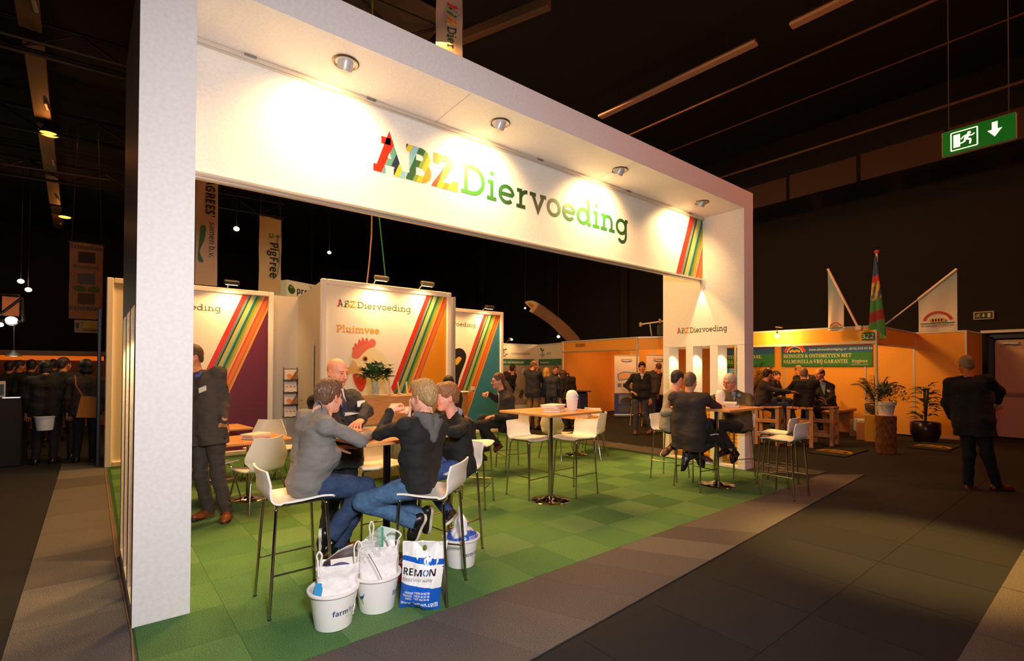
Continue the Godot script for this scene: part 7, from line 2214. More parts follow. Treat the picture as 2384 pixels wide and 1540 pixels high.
	for q in [Vector3(-0.2, 0.31, -0.2), Vector3(0.08, 0.39, 0.22)]:
		put(lb, "clamp", Bx(q, Vector3(0.07, 0.12, 0.07), 0.015), M("c8b08a", 0.4, 0.5))
	var sc := T("screen_panel", "small grey-green screen standing above the orange fascia beside the tower", "screen", Vector3(11.15, 2.5, -3.95))
	put(sc, "housing", Bx(Vector3(0, 0.14, 0.1), Vector3(0.06, 0.3, 0.4), 0.01, Basis(Vector3(0, 1, 0), 0.6)), M("222624", 0.5))
	put(sc, "screen_face", Bx(Vector3(-0.035, 0.14, 0.08), Vector3(0.01, 0.26, 0.36), 0.004, Basis(Vector3(0, 1, 0), 0.6)), M("4c5c5c", 0.3))
	# screen seen through a niche
	var tv := T("television", "flat television with a bright picture seen through the niches of the far tower", "television", Vector3(14.62, 1.35, -4.0))
	put(tv, "bezel", Bx(Vector3.ZERO, Vector3(0.06, 0.62, 1.0), 0.01), M("101012", 0.3))
	g = Geo.new()
	var xf := Transform3D(SIDE, Vector3(-0.032, 0, 0))
	for k in 5:
		g.col = lin(["4a8a78", "b8d0d8", "2c5a54", "8ab0b8", "1c3a3a"][k])
		g.poly([P2(-0.47 + k * 0.188, -0.28), P2(-0.282 + k * 0.188, -0.28), P2(-0.282 + k * 0.188, 0.28), P2(-0.47 + k * 0.188, 0.28)], xf)
	g.col = Color.WHITE
	put(tv, "screen_picture", g, M("ffffff", 0.2, 0.0, {"vertex_color_use_as_albedo": true, "emission_enabled": true, "emission": Color(0.25, 0.4, 0.42), "emission_energy_multiplier": 0.5}))
	# bent feather banner over the booth
	var bf := T("feather_banner", "long bent feather banner curving over the orange booth", "banner")
	var pts := bez([Vector3(11.11, 4.05, -9.72), Vector3(11.39, 4.05, -9.5), Vector3(11.95, 3.6, -9.08), Vector3(12.45, 3.05, -8.7), Vector3(12.8, 2.5, -8.5), Vector3(12.96, 1.3, -8.4), Vector3(12.96, 0.0, -8.4)], 6)
	g = Geo.new(); g.tube(pts, 0.012, 6)
	put(bf, "pole", g, M("3a342c", 0.5))
	var rows := []
	for i in pts.size():
		var a := float(i) / (pts.size() - 1)
		var p: Vector3 = pts[i]
		var d: Vector3 = (pts[mini(i + 1, pts.size() - 1)] - pts[maxi(i - 1, 0)]).normalized()
		var side := Vector3(-d.y * 0.79, d.x, -d.y * 0.615).normalized() * -0.42 * sqrt(clampf(a * 6.0, 0.02, 1.0))
		var row := []
		for j in 6: row.append(p + side * (j / 5.0) + Vector3(0.02 * sin(j * 1.3 + i * 0.6), 0, 0))
		rows.append(row)
	g = Geo.new(); g.shell(rows, 0.003)
	for i in g.v.size():
		var y := g.uv[i].y
		g.c[i] = lin("cfc48c") if y > 0.78 else lin("7a5c40")
		if y > 0.82 and y < 0.92 and g.uv[i].x > 0.25 and g.uv[i].x < 0.8: g.c[i] = lin("c8704a")
	put(bf, "cloth", g, M("ffffff", 0.7, 0.0, {"vertex_color_use_as_albedo": true, "cull_mode": 2}))

func green_booth():
	var b := T("exhibition_booth", "white and green booth with seedling emblems behind the group of visitors", "booth")
	var wm := M("d9d0c4", 0.6)
	wallp(b, Vector3(9.0, 0, -10.0), Vector3(11.9, 0, -9.9), 0.02, 2.5, wm)
	wallp(b, Vector3(11.9, 0, -9.9), Vector3(11.5, 0, -7.9), 0.02, 2.5, wm)
	post(b, 11.9, -9.9); post(b, 11.5, -7.88); post(b, 10.4, -9.95)
	var f1 := Transform3D(Basis(Vector3(0, 1, 0), -0.03), Vector3(10.15, 0, -9.93))
	var dir := Vector3(-0.4, 0, 2.0).normalized()
	var f2 := Transform3D(Basis(dir, Vector3.UP, dir.cross(Vector3.UP)), Vector3(11.82, 0, -9.7))
	for q in [[f1, "Compostproducten", "Fruit- en boomteelt", 1.55], [f2, "Bodem", "Humusverb.", 1.5]]:
		var xf: Transform3D = q[0]
		var g := Geo.new()
		g.col = lin("2f6a50"); g.poly([P2(-0.1, 1.72), P2(q[3], 1.72), P2(q[3], 1.95), P2(-0.1, 1.95)], xf)
		g.col = lin("9a8c80"); g.poly([P2(-0.1, 0.3), P2(q[3], 0.3), P2(q[3], 1.72), P2(-0.1, 1.72)], xf)
		var x2 := xf.translated_local(Vector3(0, 0, 0.002))
		for k in 14: g.col = lin(["6a5a54", "b8aca0", "54443c", "7a8a5a"][k % 4]); g.poly(arc(P2(0.05 + (k * 0.37 - floorf(k * 0.37)) * (q[3] - 0.3), 0.5 + (k * 0.61 - floorf(k * 0.61)) * 1.1), 0.1, 0, 330, 9), x2)
		g.col = lin("2a3a3a")
		for s in [[P2(0.0, 2.12), P2(0.1, 2.12)], arc(P2(0.17, 2.12), 0.07, 180, 360, 8), [P2(0.24, 2.12), P2(0.34, 2.12)], [P2(0.17, 2.12), P2(0.17, 2.28)]]:
			for e in stroke(s, 0.022): g.poly(e, x2)
		blob(g, [P2(0.17, 2.26), P2(0.08, 2.28), P2(0.02, 2.36), P2(0.12, 2.36)], "2a3a3a", x2)
		blob(g, [P2(0.17, 2.27), P2(0.24, 2.31), P2(0.3, 2.3), P2(0.24, 2.26)], "2a3a3a", x2)
		g.col = Color.WHITE
		text(g, q[1], 0.07, x2.translated_local(Vector3(0.5, 2.12, 0)), lin("6a5c4c"), "Droid Sans", 400)
		text(g, q[2], 0.08, x2.translated_local(Vector3(0.02, 1.79, 0)), lin("cfd8cc"), "Droid Sans", 700)
		put(b, "print", g, VC(0.6))
	var l := T("clamp_light", "small clamp spotlight on the rail of the green and white booth", "spotlight", Vector3(10.35, 2.52, -9.85))
	var g := Geo.new(); g.tube([Vector3.ZERO, Vector3(0, 0.1, 0.2)], 0.012, 6); g.box(Vector3(0, 0.12, 0.24), Vector3(0.12, 0.1, 0.12), 0.02)
	put(l, "fitting", g, M("6a5a40", 0.4, 0.5))
	g = Geo.new(); g.ball(Vector3(0, 0.1, 0.33), Vector3.ONE * 0.04, 12)
	put(l, "bulb", g, M("fff0d0", 0.3, 0.0, {"emission_enabled": true, "emission": Color(1, 0.85, 0.6), "emission_energy_multiplier": 2.0}))
	spot("clamp_beam_light", Vector3(0, 0.1, 0.4), Vector3(0, -0.35, -0.12) , Color(1, 0.8, 0.5), 0.9, 60, 0.04, 0.8, l)

func dark_aisle():
	# far booth fascia with an orange strip
	var b := T("exhibition_booth", "distant booth with an orange lit strip behind the visitors of the dark aisle", "booth")
	put(b, "fascia", Bx(Vector3(-2.0, 1.97, -13.6), Vector3(2.9, 0.12, 0.05), 0.005), M("8a7058", 0.6))
	put(b, "strip", Bx(Vector3(-2.0, 1.84, -13.62), Vector3(2.6, 0.12, 0.04), 0.005), M("d8801c", 0.6, 0.0, {"emission_enabled": true, "emission": Color(0.9, 0.4, 0.08), "emission_energy_multiplier": 0.5}))
	put(b, "wall", Bx(Vector3(-2.0, 0.9, -13.7), Vector3(2.9, 1.8, 0.05), 0.005), M("7a4a20", 0.7))
	# black truss cube with warm backlit pictures
	var t := T("light_truss", "black lighting truss with warm backlit pictures at the edge of the frame", "lighting truss", Vector3(-1.75, 2.36, -7.6))
	var g := Geo.new()
	for q in [[Vector3(-0.5, 0, 0), Vector3(0.26, 0, 0)], [Vector3(-0.5, 0.45, -0.1), Vector3(0.2, 0.42, 0)], [Vector3(0.26, 0, 0), Vector3(0.24, 0.4, 0)], [Vector3(-0.1, 0, 0), Vector3(-0.1, 0.45, 0)], [Vector3(-0.5, 0.0, 0), Vector3(-0.1, 0.45, 0)], [Vector3(-0.1, 0, 0), Vector3(0.24, 0.4, 0)]]:
		g.tube([q[0], q[1]], 0.022, 8)
	put(t, "tubes", g, M("2a2420", 0.4, 0.6))
	for k in 3: put(t, "light_picture", Bx(Vector3(-0.38 + 0.24 * k, 0.27, -0.06), Vector3(0.2, 0.36, 0.03), 0.005), M("7a4a26", 0.5, 0.0, {"emission_enabled": true, "emission": Color(0.55, 0.26, 0.1), "emission_energy_multiplier": 0.6}))
	t = T("spotlight", "bright white spotlight under the truss at the edge of the frame", "spotlight", Vector3(-1.63, 2.36, -7.6))
	g = Geo.new(); g.lathe([P2(0.0, 0.16), P2(0.05, 0.15), P2(0.07, 0.05), P2(0.085, 0.0), P2(0.08, 0.0), P2(0.06, 0.06), P2(0.0, 0.08)], 20, Transform3D(Basis(Vector3(1, 0, 0), -1.2), Vector3.ZERO))
	put(t, "housing", g, M("1c1a1a", 0.5))
	g = Geo.new(); g.ball(Vector3(0, 0.01, 0.0), Vector3(0.075, 0.06, 0.06), 16)
	put(t, "bulb", g, M("ffffff", 0.3, 0.0, {"emission_enabled": true, "emission": Color(1, 0.98, 0.94), "emission_energy_multiplier": 10.0}))
	omni("spot_glow_light", Vector3(0, 0.01, 0.0), Color(1, 0.96, 0.9), 0.5, 0.05, t)
	g = Geo.new(); g.ball(Vector3.ZERO, Vector3.ONE * 0.035, 12)
	one("lamp_bulb", g, M("ffffff", 0.3, 0.0, {"emission_enabled": true, "emission": Color(1, 0.96, 0.9), "emission_energy_multiplier": 6.0}), "small white bulb beside the bright spotlight of the truss", "light bulb", "", Vector3(-1.77, 2.3, -7.72))
	t = T("pendant_lamp", "small pendant lamp with dark shade hanging below the bright spotlight", "lamp", Vector3(-1.6, 1.78, -7.62))
	g = Geo.new(); g.lathe([P2(0.0, 0.1), P2(0.02, 0.1), P2(0.04, 0.06), P2(0.11, 0.0), P2(0.1, 0.0), P2(0.0, 0.06)], 20)
	put(t, "shade", g, M("3a4038", 0.5))
	g = Geo.new(); g.tube([Vector3(0, 0.1, 0), Vector3(0, 0.55, 0)], 0.008, 6)
	put(t, "rod", g, M("2a2c28", 0.5))
	g = Geo.new(); g.lathe([P2(0.0, -0.004), P2(0.085, 0.004)], 18)
	put(t, "diffuser", g, M("fff0c8", 0.4, 0.0, {"emission_enabled": true, "emission": Color(1, 0.9, 0.66), "emission_energy_multiplier": 2.5}))
	# black counter with a small card display
	t = T("counter", "black counter with a small lit edge at the border of the frame", "counter", Vector3(-2.0, 0, -7.6))
	put(t, "body", Bx(Vector3(0, 0.55, 0), Vector3(1.1, 1.1, 0.6), 0.01), M("0e0d0e", 0.7))
	put(t, "glowing_edge_light", Bx(Vector3(0.42, 1.105, 0.25), Vector3(0.2, 0.012, 0.02), 0.003), M("ffffff", 0.3, 0.0, {"emission_enabled": true, "emission": Color(1, 1, 1), "emission_energy_multiplier": 1.2}))
	t = T("card_display", "small framed card standing on the black counter", "display", Vector3(-1.75, 1.11, -7.5))
	put(t, "frame", Bx(Vector3(0, 0.13, 0), Vector3(0.16, 0.26, 0.015), 0.004), M("c8c0bc", 0.5))
	put(t, "card", Bx(Vector3(0, 0.12, 0.009), Vector3(0.13, 0.18, 0.004), 0.001), M("3a4a58", 0.5))
	# grey upright post beside the panel's end
	g = Bx(Vector3(-0.47, 1.28, -6.55), Vector3(0.05, 2.56, 0.06), 0.01)
	one("stand_post", g, M("4a4e58", 0.4, 0.5), "dark grey metal post standing behind the outer end of the purple panel", "post")
	# bag and bucket carried by visitors
	t = T("shoulder_bag", "mustard yellow shoulder bag worn by the woman in the dark aisle", "bag", Vector3(-0.62, 0, -6.87))
	g = Geo.new()
	g.prism([P2(-0.14, 0.78), P2(0.16, 0.76), P2(0.13, 1.1), P2(-0.08, 1.13)], 0.09, Transform3D(), 0.5)
	put(t, "bag_body", g, M("c0761a", 0.7, 0.0, {"tex": "cloth"}))
	g = Geo.new(); g.tube([Vector3(-0.06, 1.12, 0.05), Vector3(-0.15, 1.3, 0.0), Vector3(-0.17, 1.46, -0.12)], 0.016, 6, true, 0.4)
	put(t, "strap", g, M("b06a18", 0.7))
	t = T("bucket", "white bucket carried by a visitor in the dark aisle", "bucket", Vector3(-1.17, 0.56, -7.28))
	g = Geo.new(); g.lathe([P2(0.0, 0.0), P2(0.105, 0.0), P2(0.135, 0.22), P2(0.15, 0.222), P2(0.15, 0.235), P2(0.135, 0.235), P2(0.1, 0.01), P2(0.0, 0.008)], 28)
	put(t, "body", g, M("efeceb", 0.4))
	g = Geo.new(); g.tube(bez([Vector3(-0.145, 0.22, 0), Vector3(-0.1, 0.34, 0), Vector3(0, 0.385, 0), Vector3(0.1, 0.34, 0), Vector3(0.145, 0.22, 0)], 5), 0.004, 6)
	put(t, "wire_handle", g, M("8a8680", 0.4, 0.7))
	area("aisle_ceiling_light", Vector3(-3.5, 6.5, -8.0), Vector3(-1.5, 0.5, -8.5), Vector2(1.5, 1.5), Color(1.0, 0.66, 0.42), 0.35)

# ---------------------------------------------------------------- under the roof
func hung_banner(label: String, at: Vector3, w: float, h: float, yaw: float, colr: String, bar := true) -> Node3D:
	var t := T("hanging_banner", label, "banner", at, "", yaw)
	var rows := []
	for i in 17:
		var row := []
		for j in 9: row.append(Vector3((j / 8.0 - 0.5) * w, h * 0.5 - h * i / 16.0, 0.02 * sin(i * 0.7 + j * 0.5)))
		rows.append(row)
	var g := Geo.new(); g.shell(rows, -0.004)
	put(t, "cloth", g, M(colr, 0.75, 0.0, {"cull_mode": 2}))
	if bar:
		g = Geo.new(); g.tube([Vector3(-w * 0.55, h * 0.5, 0), Vector3(w * 0.55, h * 0.5, 0)], 0.018, 8)
		for s in [-1.0, 1.0]: g.tube([Vector3(s * w * 0.45, h * 0.5, 0), Vector3(s * w * 0.3, minf(9.0 - at.y, h * 0.5 + 3.0), 0)], 0.005, 5)
		put(t, "hanging_rod", g, M("6a5a48", 0.5, 0.3))
	return t

func rigging():
	var dk := M("1a1514", 0.7)
	# big lit exit sign
	var t := T("exit_sign", "large lit green exit sign with running figure and arrow hanging under the roof", "sign", Vector3(9.075, 4.82, 2.51))
	put(t, "housing", Bx(Vector3(0.03, 0, 0), Vector3(0.07, 0.35, 0.74), 0.006), M("b9a88a", 0.5))
	put(t, "lit_face_sign", Bx(Vector3(-0.008, 0, 0), Vector3(0.008, 0.34, 0.73), 0.002), M("0a5a1c", 0.4, 0.0, {"emission_enabled": true, "emission": Color(0.0, 0.28, 0.05), "emission_energy_multiplier": 0.75}))
	var g := Geo.new()
	var xf := Transform3D(SIDE, Vector3(-0.014, 0, 0))
	for s in [[P2(-0.27, -0.125), P2(0.0, -0.125)], [P2(0.0, -0.125), P2(0.0, 0.125)], [P2(0.0, 0.125), P2(-0.27, 0.125)], [P2(-0.27, 0.125), P2(-0.27, -0.125)]]:
		for e in stroke(s, 0.014): g.poly(e, xf)
	g.poly([P2(-0.245, -0.09), P2(-0.175, -0.09), P2(-0.175, 0.09), P2(-0.245, 0.09)], xf)
	runner(g, xf.translated_local(Vector3(-0.095, 0, 0)).scaled_local(Vector3.ONE * 0.2))
	arrow(g, xf.translated_local(Vector3(0.17, 0.02, 0)).scaled_local(Vector3.ONE * 0.2))
	put(t, "pictogram_sign", g, M("f4f4e4", 0.4, 0.0, {"emission_enabled": true, "emission": Color(1.0, 1.0, 0.85), "emission_energy_multiplier": 1.0}))
	area("exit_glow_light", Vector3(9.02, 4.82, 2.51), Vector3(7.0, 4.5, 2.51), Vector2(0.7, 0.33), Color(0.3, 1.0, 0.4), 0.12)
	g = Geo.new()
	for z in [-0.3, 0.3]: g.tube([Vector3(0.03, 0.17, z), Vector3(0.03, 4.1, z)], 0.006, 5)
	put(t, "suspension_wires", g, dk)
	# banners
	t = hung_banner("tall pale banner with a green tree emblem, next to the leaflet wall", Vector3(2.73, 4.55, -10.0), 0.54, 1.95, 0.1, "cdbd96")
	g = Geo.new()
	var dn := Basis(Vector3(0, -1, 0), Vector3(1, 0, 0), Vector3(0, 0, 1))
	text(g, "PigFree", 0.21, Transform3D(dn, Vector3(-0.02, 0.32, 0.03)), lin("1c1a16"), "Droid Sans", 700, 0, 0.9)
	g.col = lin("5a8a3a")
	for s in stroke(bez([P2(0.16, 0.4), P2(0.22, 0.0), P2(0.18, -0.45), P2(0.08, -0.62)], 5), 0.022): g.poly(s, Transform3D(Basis(), Vector3(0, 0, 0.03)))
	for s in [[P2(0.12, 0.52), P2(0.24, 0.5)], [P2(0.18, 0.4), P2(0.18, 0.55)], [P2(-0.02, 0.56), P2(-0.02, 0.46), P2(0.06, 0.46), P2(0.06, 0.56)]]:
		for e in stroke(s, 0.024): g.poly(e, Transform3D(Basis(), Vector3(0, 0, 0.03)))
	g.col = Color.WHITE
	put(t, "print", g, VC(0.7))
	t = hung_banner("tall pale banner with green swoosh and sideways lettering just inside the near tower", Vector3(1.32, 4.95, -10.0), 0.46, 2.7, 0.05, "d2bda8", false)
	g = Geo.new()
	text(g, "AGREES'", 0.19, Transform3D(dn, Vector3(-0.03, 1.25, 0.03)), lin("16140f"), "Droid Sans", 700, 0, 0.9)
	text(g, "samen b.v.", 0.13, Transform3D(dn, Vector3(0.05, 0.2, 0.03)), lin("2c2a26"), "Droid Sans", 400, 0, 1.0)
	blob(g, [P2(-0.12, 0.05), P2(-0.02, 0.06), P2(-0.05, -0.25), P2(-0.14, -0.55), P2(-0.06, -0.78), P2(-0.17, -0.75), P2(-0.16, -0.4)], "3a7a5a", Transform3D(Basis(), Vector3(0, 0, 0.03)))
	put(t, "print", g, VC(0.7))
	t = hung_banner("white banner with coloured sideways letters hanging over the portal beam", Vector3(4.55, 8.0, -4.0), 0.5, 1.3, -0.35, "bcaca6", false)
	g = Geo.new()
	slab(g, "ABZ", 0.24, 0.42, Transform3D(dn, Vector3(-0.04, 0.42, 0.03)), "band", Color.WHITE, 0.15)
	slab(g, "Dier", 0.24, 0.42, Transform3D(dn, Vector3(-0.04, -0.02, 0.03)), "one", lin("2c4a34"), 0.12)
	put(t, "print", g, VC(0.7))
	t = hung_banner("brown-lit banner with photographs and two green ovals above the dark aisle", Vector3(-1.05, 3.85, -13.0), 0.66, 1.98, -0.05, "b08058")
	g = Geo.new()
	var fx := Transform3D(Basis(), Vector3(0, 0, 0.03))
	for q in [[0.62, "4a382c"], [0.06, "6a6a68"], [-0.46, "5a4a34"]]:
		g.col = lin(q[1]); g.poly([P2(-0.15, q[0] - 0.14), P2(0.18, q[0] - 0.14), P2(0.18, q[0] + 0.14), P2(-0.15, q[0] + 0.14)], fx)
	for x in [-0.12, 0.16]:
		var o := []
		for p in arc(P2(0, 0), 1.0, 0, 345, 20): o.append(P2(x + p.x * 0.12, -0.21 + p.y * 0.08))
		g.col = lin("5a7a34"); g.poly(o, fx)
	g.col = Color.WHITE
	text(g, "Stimulan", 0.1, fx.translated_local(Vector3(0, 0.83, 0)), lin("5a5a34"), "Droid Serif", 700, 1)
	text(g, "Boerderij", 0.08, fx.translated_local(Vector3(0, 0.33, 0)), lin("6a6a5a"), "Droid Sans", 700, 1)
	text(g, "GENERAAL", 0.09, fx.translated_local(Vector3(0, -0.76, 0)), lin("4a6a6a"), "Droid Sans", 700, 1)
	put(t, "print", g, VC(0.7))
	t = hung_banner("small banner with a yellow picture under the brown-lit one in the aisle", Vector3(-0.99, 2.66, -12.9), 0.54, 0.32, -0.05, "b09a86", false)
	g = Geo.new(); g.col = lin("a8a038"); g.poly([P2(-0.1, -0.05), P2(0.14, -0.05), P2(0.14, 0.13), P2(-0.1, 0.13)], fx)
	g.col = lin("4a5a3a"); g.poly([P2(-0.23, -0.06), P2(-0.18, -0.06), P2(-0.18, 0.08), P2(-0.23, 0.08)], fx)
	g.col = lin("6a4a44"); g.poly([P2(-0.1, -0.11), P2(0.24, -0.11), P2(0.24, -0.085), P2(-0.1, -0.085)], fx)
	g.col = Color.WHITE
	put(t, "print", g, VC(0.7))
	# lit box sign
	t = T("hanging_box_sign", "white hanging box sign with a green drop and dark lettering beyond the leaflet wall", "sign", Vector3(3.9, 4.0, -12.3))
	put(t, "box_sign", Bx(Vector3(0, -0.05, 0), Vector3(1.3, 0.56, 0.9), 0.02, Basis(Vector3(0, 1, 0), 0.45)), M("efe6cc", 0.5, 0.0, {"emission_enabled": true, "emission": Color(0.9, 0.76, 0.5), "emission_energy_multiplier": 0.25}))
	g = Geo.new()
	var pf := Transform3D(Basis(Vector3(0, 1, 0), 0.45), Vector3(0, 0, 0)).translated_local(Vector3(0, 0, 0.455))
	text(g, "provimi", 0.19, pf.translated_local(Vector3(-0.3, -0.14, 0)), lin("2a1a1c"), "Droid Sans", 700, 0, 1.0)
	blob(g, [P2(-0.62, -0.02), P2(-0.54, 0.1), P2(-0.42, 0.04), P2(-0.36, -0.08), P2(-0.46, -0.18), P2(-0.57, -0.14)], "4a9a3a", pf)
	blob(g, [P2(-0.56, 0.02), P2(-0.5, 0.07), P2(-0.44, 0.02), P2(-0.5, -0.02)], "b8e0a0", pf.translated_local(Vector3(0, 0, 0.001)))
	g.col = lin("8a8478")
	for k in 3:
		for s in stroke([P2(0.2, 0.1), P2(0.14 + 0.06 * k, 0.19)], 0.012): g.poly(s, pf)
	g.col = Color.WHITE
	put(t, "print", g, VC(0.6))
	g = Geo.new()
	for x in [-0.5, 0.5]: g.tube([Vector3(x, 0.22, 0), Vector3(x, 4.9, 0)], 0.006, 5)
	put(t, "suspension_wires", g, dk)
	# cables behind the sign
	g = Geo.new(); g.tube(bez([Vector3(3.12, 3.04, -4.3), Vector3(3.22, 3.7, -4.4), Vector3(3.28, 4.6, -4.5), Vector3(3.3, 9.0, -4.6)], 5), 0.012, 6)
	one("cable", g, M("a87c50", 0.6), "brown power cable running up behind the hen panel", "cable")
	g = Geo.new(); g.tube([Vector3(3.38, 3.08, -4.1), Vector3(3.34, 4.2, -4.3), Vector3(3.2, 9.0, -4.5)], 0.012, 6)
	one("cable", g, M("1f7a44", 0.6), "green rope running up behind the hen panel", "rope")
	# long roof tray with lamps over the aisle
	t = T("roof_tray", "long pale cable tray under the roof above the dark aisle", "cable tray", Vector3(-2.0, 8.35, -13.0))
	for k in 5: put(t, "tray_length", Bx(Vector3(0.42 - 0.36 * k * 0.9, 0, 5.4 - 4.6 * k), Vector3(0.34, 0.1, 4.0), 0.01, Basis(Vector3(0, 1, 0), 0.075)), M("8a6844", 0.6, 0.2))
	for k in 5: put(t, "fitting", Bx(Vector3(0.45 - 0.36 * k * 0.9, -0.07, 4.4 - 4.6 * k), Vector3(0.07, 0.06, 0.4), 0.01), M("b8a890", 0.4, 0.6))
	for i in 2:
		var l := T("high_bay_lamp", ["orange glowing high-bay lamp on the roof tray, the nearer one", "orange glowing high-bay lamp far along the roof tray"][i], "lamp", [Vector3(-1.98, 8.1, -14.7), Vector3(-2.5, 8.1, -24.5)][i], "orange lamps on the roof tray")
		g = Geo.new(); g.lathe([P2(0.0, 0.3), P2(0.08, 0.28), P2(0.2, 0.05), P2(0.22, 0.0), P2(0.2, 0.0), P2(0.0, 0.1)], 20)
		put(l, "reflector", g, M("3a2a1c", 0.5, 0.4))
		g = Geo.new(); g.ball(Vector3(0, 0.0, 0), Vector3(0.2, 0.05, 0.2), 16)
		put(l, "bulb", g, M("ffd890", 0.4, 0.0, {"emission_enabled": true, "emission": Color(1, 0.6, 0.2), "emission_energy_multiplier": 3.5}))
		omni("lamp_glow_light", Vector3(0, -0.01, 0), Color(1, 0.6, 0.25), 3.0, 0.1, l)
	for q in [[Vector3(2.9, 6.79, -16.7), 0.1, "round white lamp under the dark roof between the hanging banners", 3.0], [Vector3(5.65, 5.92, -14.6), 0.07, "small warm lamp under the dark roof above the hen panel", 3.0], [Vector3(11.43, 3.86, -10.1), 0.04, "small lamp hanging in front of the dark wall next to the cow panel", 2.0], [Vector3(12.43, 2.8, -9.35), 0.06, "round lamp glowing over the green and white booth", 4.0], [Vector3(-3.43, 4.81, -21.7), 0.1, "distant small lamp above the dark aisle, the higher of two", 2.0], [Vector3(-3.2, 4.49, -21.5), 0.1, "distant small lamp above the dark aisle, the lower of two", 2.0]]:
		var l := T("roof_lamp", q[2], "lamp", q[0])
		g = Geo.new(); g.ball(Vector3.ZERO, Vector3(q[1], q[1] * 0.85, q[1]), 14)
		put(l, "bulb", g, M("fff4dc", 0.4, 0.0, {"emission_enabled": true, "emission": Color(1, 0.9, 0.7), "emission_energy_multiplier": q[3]}))
		g = Geo.new(); g.tube([Vector3(0, q[1] * 0.8, 0), Vector3(0, 9.0 - q[0].y, 0)], 0.012, 5)
		put(l, "stem", g, dk)
		omni("roof_glow_light", Vector3.ZERO, Color(1, 0.85, 0.6), 0.6, q[1] * 0.8, l)
	# fluorescent battens to the aisle side
	for q in [[Vector3(9.95, 8.5, -5.1), Vector3(10.25, 8.5, -1.02), "long unlit white roof batten over the aisle, the farther one"], [Vector3(10.3, 8.5, -0.36), Vector3(10.5, 8.5, 3.4), "long unlit white roof batten over the aisle, the nearer one"]]:
		var l := T("roof_batten", q[2], "light fitting", Vector3.ZERO, "roof battens")
		var d: Vector3 = q[1] - q[0]
		var bs := look(d)
		put(l, "reflector", Bx((q[0] + q[1]) * 0.5, Vector3(0.2, 0.06, d.length()), 0.01, bs), M("c8a090", 0.5))
		put(l, "body", Bx((q[0] + q[1]) * 0.5 + Vector3(0, 0.06, 0), Vector3(0.1, 0.07, d.length()), 0.01, bs), M("5a3a30", 0.6))
		g = Geo.new()
		for k in 3: g.tube([(q[0] as Vector3).lerp(q[1], 0.15 + 0.35 * k) + Vector3(0, 0.08, 0), (q[0] as Vector3).lerp(q[1], 0.15 + 0.35 * k) + Vector3(0, 0.5, 0)], 0.01, 5)
		put(l, "hanger", g, dk)
	# pipes, beams and acoustic panels
	for q in [[Vector3(11.2, 8.4, -6.0), Vector3(11.6, 8.4, 4.0), 0.03, "6a4a34", "thin copper-coloured pipe under the roof beside the battens"], [Vector3(12.6, 8.2, -8.0), Vector3(12.9, 8.2, 4.0), 0.02, "5a3428", "thin dark pipe under the roof in the middle of the aisle"], [Vector3(14.3, 7.6, -9.0), Vector3(14.5, 7.6, 5.0), 0.04, "5a4034", "pipe along the top of the roof panels by the hall wall"],
		[Vector3(-9.0, 8.2, -10.5), Vector3(0.8, 8.2, -9.6), 0.03, "6a5a54", "thin pipe across the aisle roof, nearer one"], [Vector3(-9.0, 8.2, -11.0), Vector3(0.8, 8.2, -10.2), 0.03, "6a5a54", "thin pipe across the aisle roof, farther one"], [Vector3(-10.0, 8.3, -20.0), Vector3(-0.8, 8.3, -18.6), 0.03, "6a5a54", "thin pipe far along the aisle roof"]]:
		g = Geo.new(); g.tube([q[0], q[1]], q[2], 8)
		one("roof_pipe", g, M(q[3], 0.5, 0.3), q[4], "pipe")
	for i in 4:
		var z := -5.5 - i * 4.6
		t = T("roof_beam", ["black lattice roof beam closest to the near tower", "second black lattice roof beam over the aisle", "third black lattice roof beam over the aisle", "farthest black lattice roof beam over the aisle"][i], "beam", Vector3(-1.0, 8.1, z), "lattice roof beams")
		g = Geo.new()
		g.tube([Vector3(-9, 0, -0.6), Vector3(6, 0, 0.6)], 0.05, 8); g.tube([Vector3(-9, 0.6, -0.6), Vector3(6, 0.6, 0.6)], 0.05, 8)
		put(t, "chords", g, M("201a19", 0.5, 0.3))
		g = Geo.new()
		for k in 15: g.tube([Vector3(-9 + k, 0.6 * (k % 2), -0.6 + 0.08 * k), Vector3(-8 + k, 0.6 * ((k + 1) % 2), -0.52 + 0.08 * k)], 0.025, 6)
		put(t, "braces", g, M("201a19", 0.5, 0.3))
	t = T("acoustic_panel_row", "row of dark reddish acoustic panels below the roof at the hall wall", "acoustic panels", Vector3(14.9, 6.9, 0))
	for k in 8: put(t, "panel", Bx(Vector3(0.02 * k, 0, 3.8 - 1.75 * k), Vector3(0.06, 0.7, 1.66), 0.01), M("3a2420", 0.8))
	t = T("loudspeaker", "small grey box with a bright front hanging high under the roof", "loudspeaker", Vector3(12.4, 8.0, 3.05))
	put(t, "box", Bx(Vector3(0, -0.15, 0), Vector3(0.25, 0.6, 0.32), 0.02), M("5a3a30", 0.6))
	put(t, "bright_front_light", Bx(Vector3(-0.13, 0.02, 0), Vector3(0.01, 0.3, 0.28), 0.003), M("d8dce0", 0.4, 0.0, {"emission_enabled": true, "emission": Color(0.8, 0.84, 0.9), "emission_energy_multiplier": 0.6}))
	# duct and plate near the hanging banner
	t = T("roof_duct", "flat grey duct and slanting beam near the white hanging banner", "duct", Vector3(4.6, 8.6, -5.2))
	put(t, "plate", Bx(Vector3(-0.8, 0.1, -0.2), Vector3(2.2, 0.06, 1.6), 0.01), M("4a3c3a", 0.7))
	put(t, "beam", Bx(Vector3(0.5, -0.1, 0.0), Vector3(0.16, 0.2, 5.0), 0.01, Basis(Vector3(0, 1, 0), 0.4)), M("5a4234", 0.7))
func V(a: float, b: float, c: float) -> Vector3: return Vector3(a, b, c)

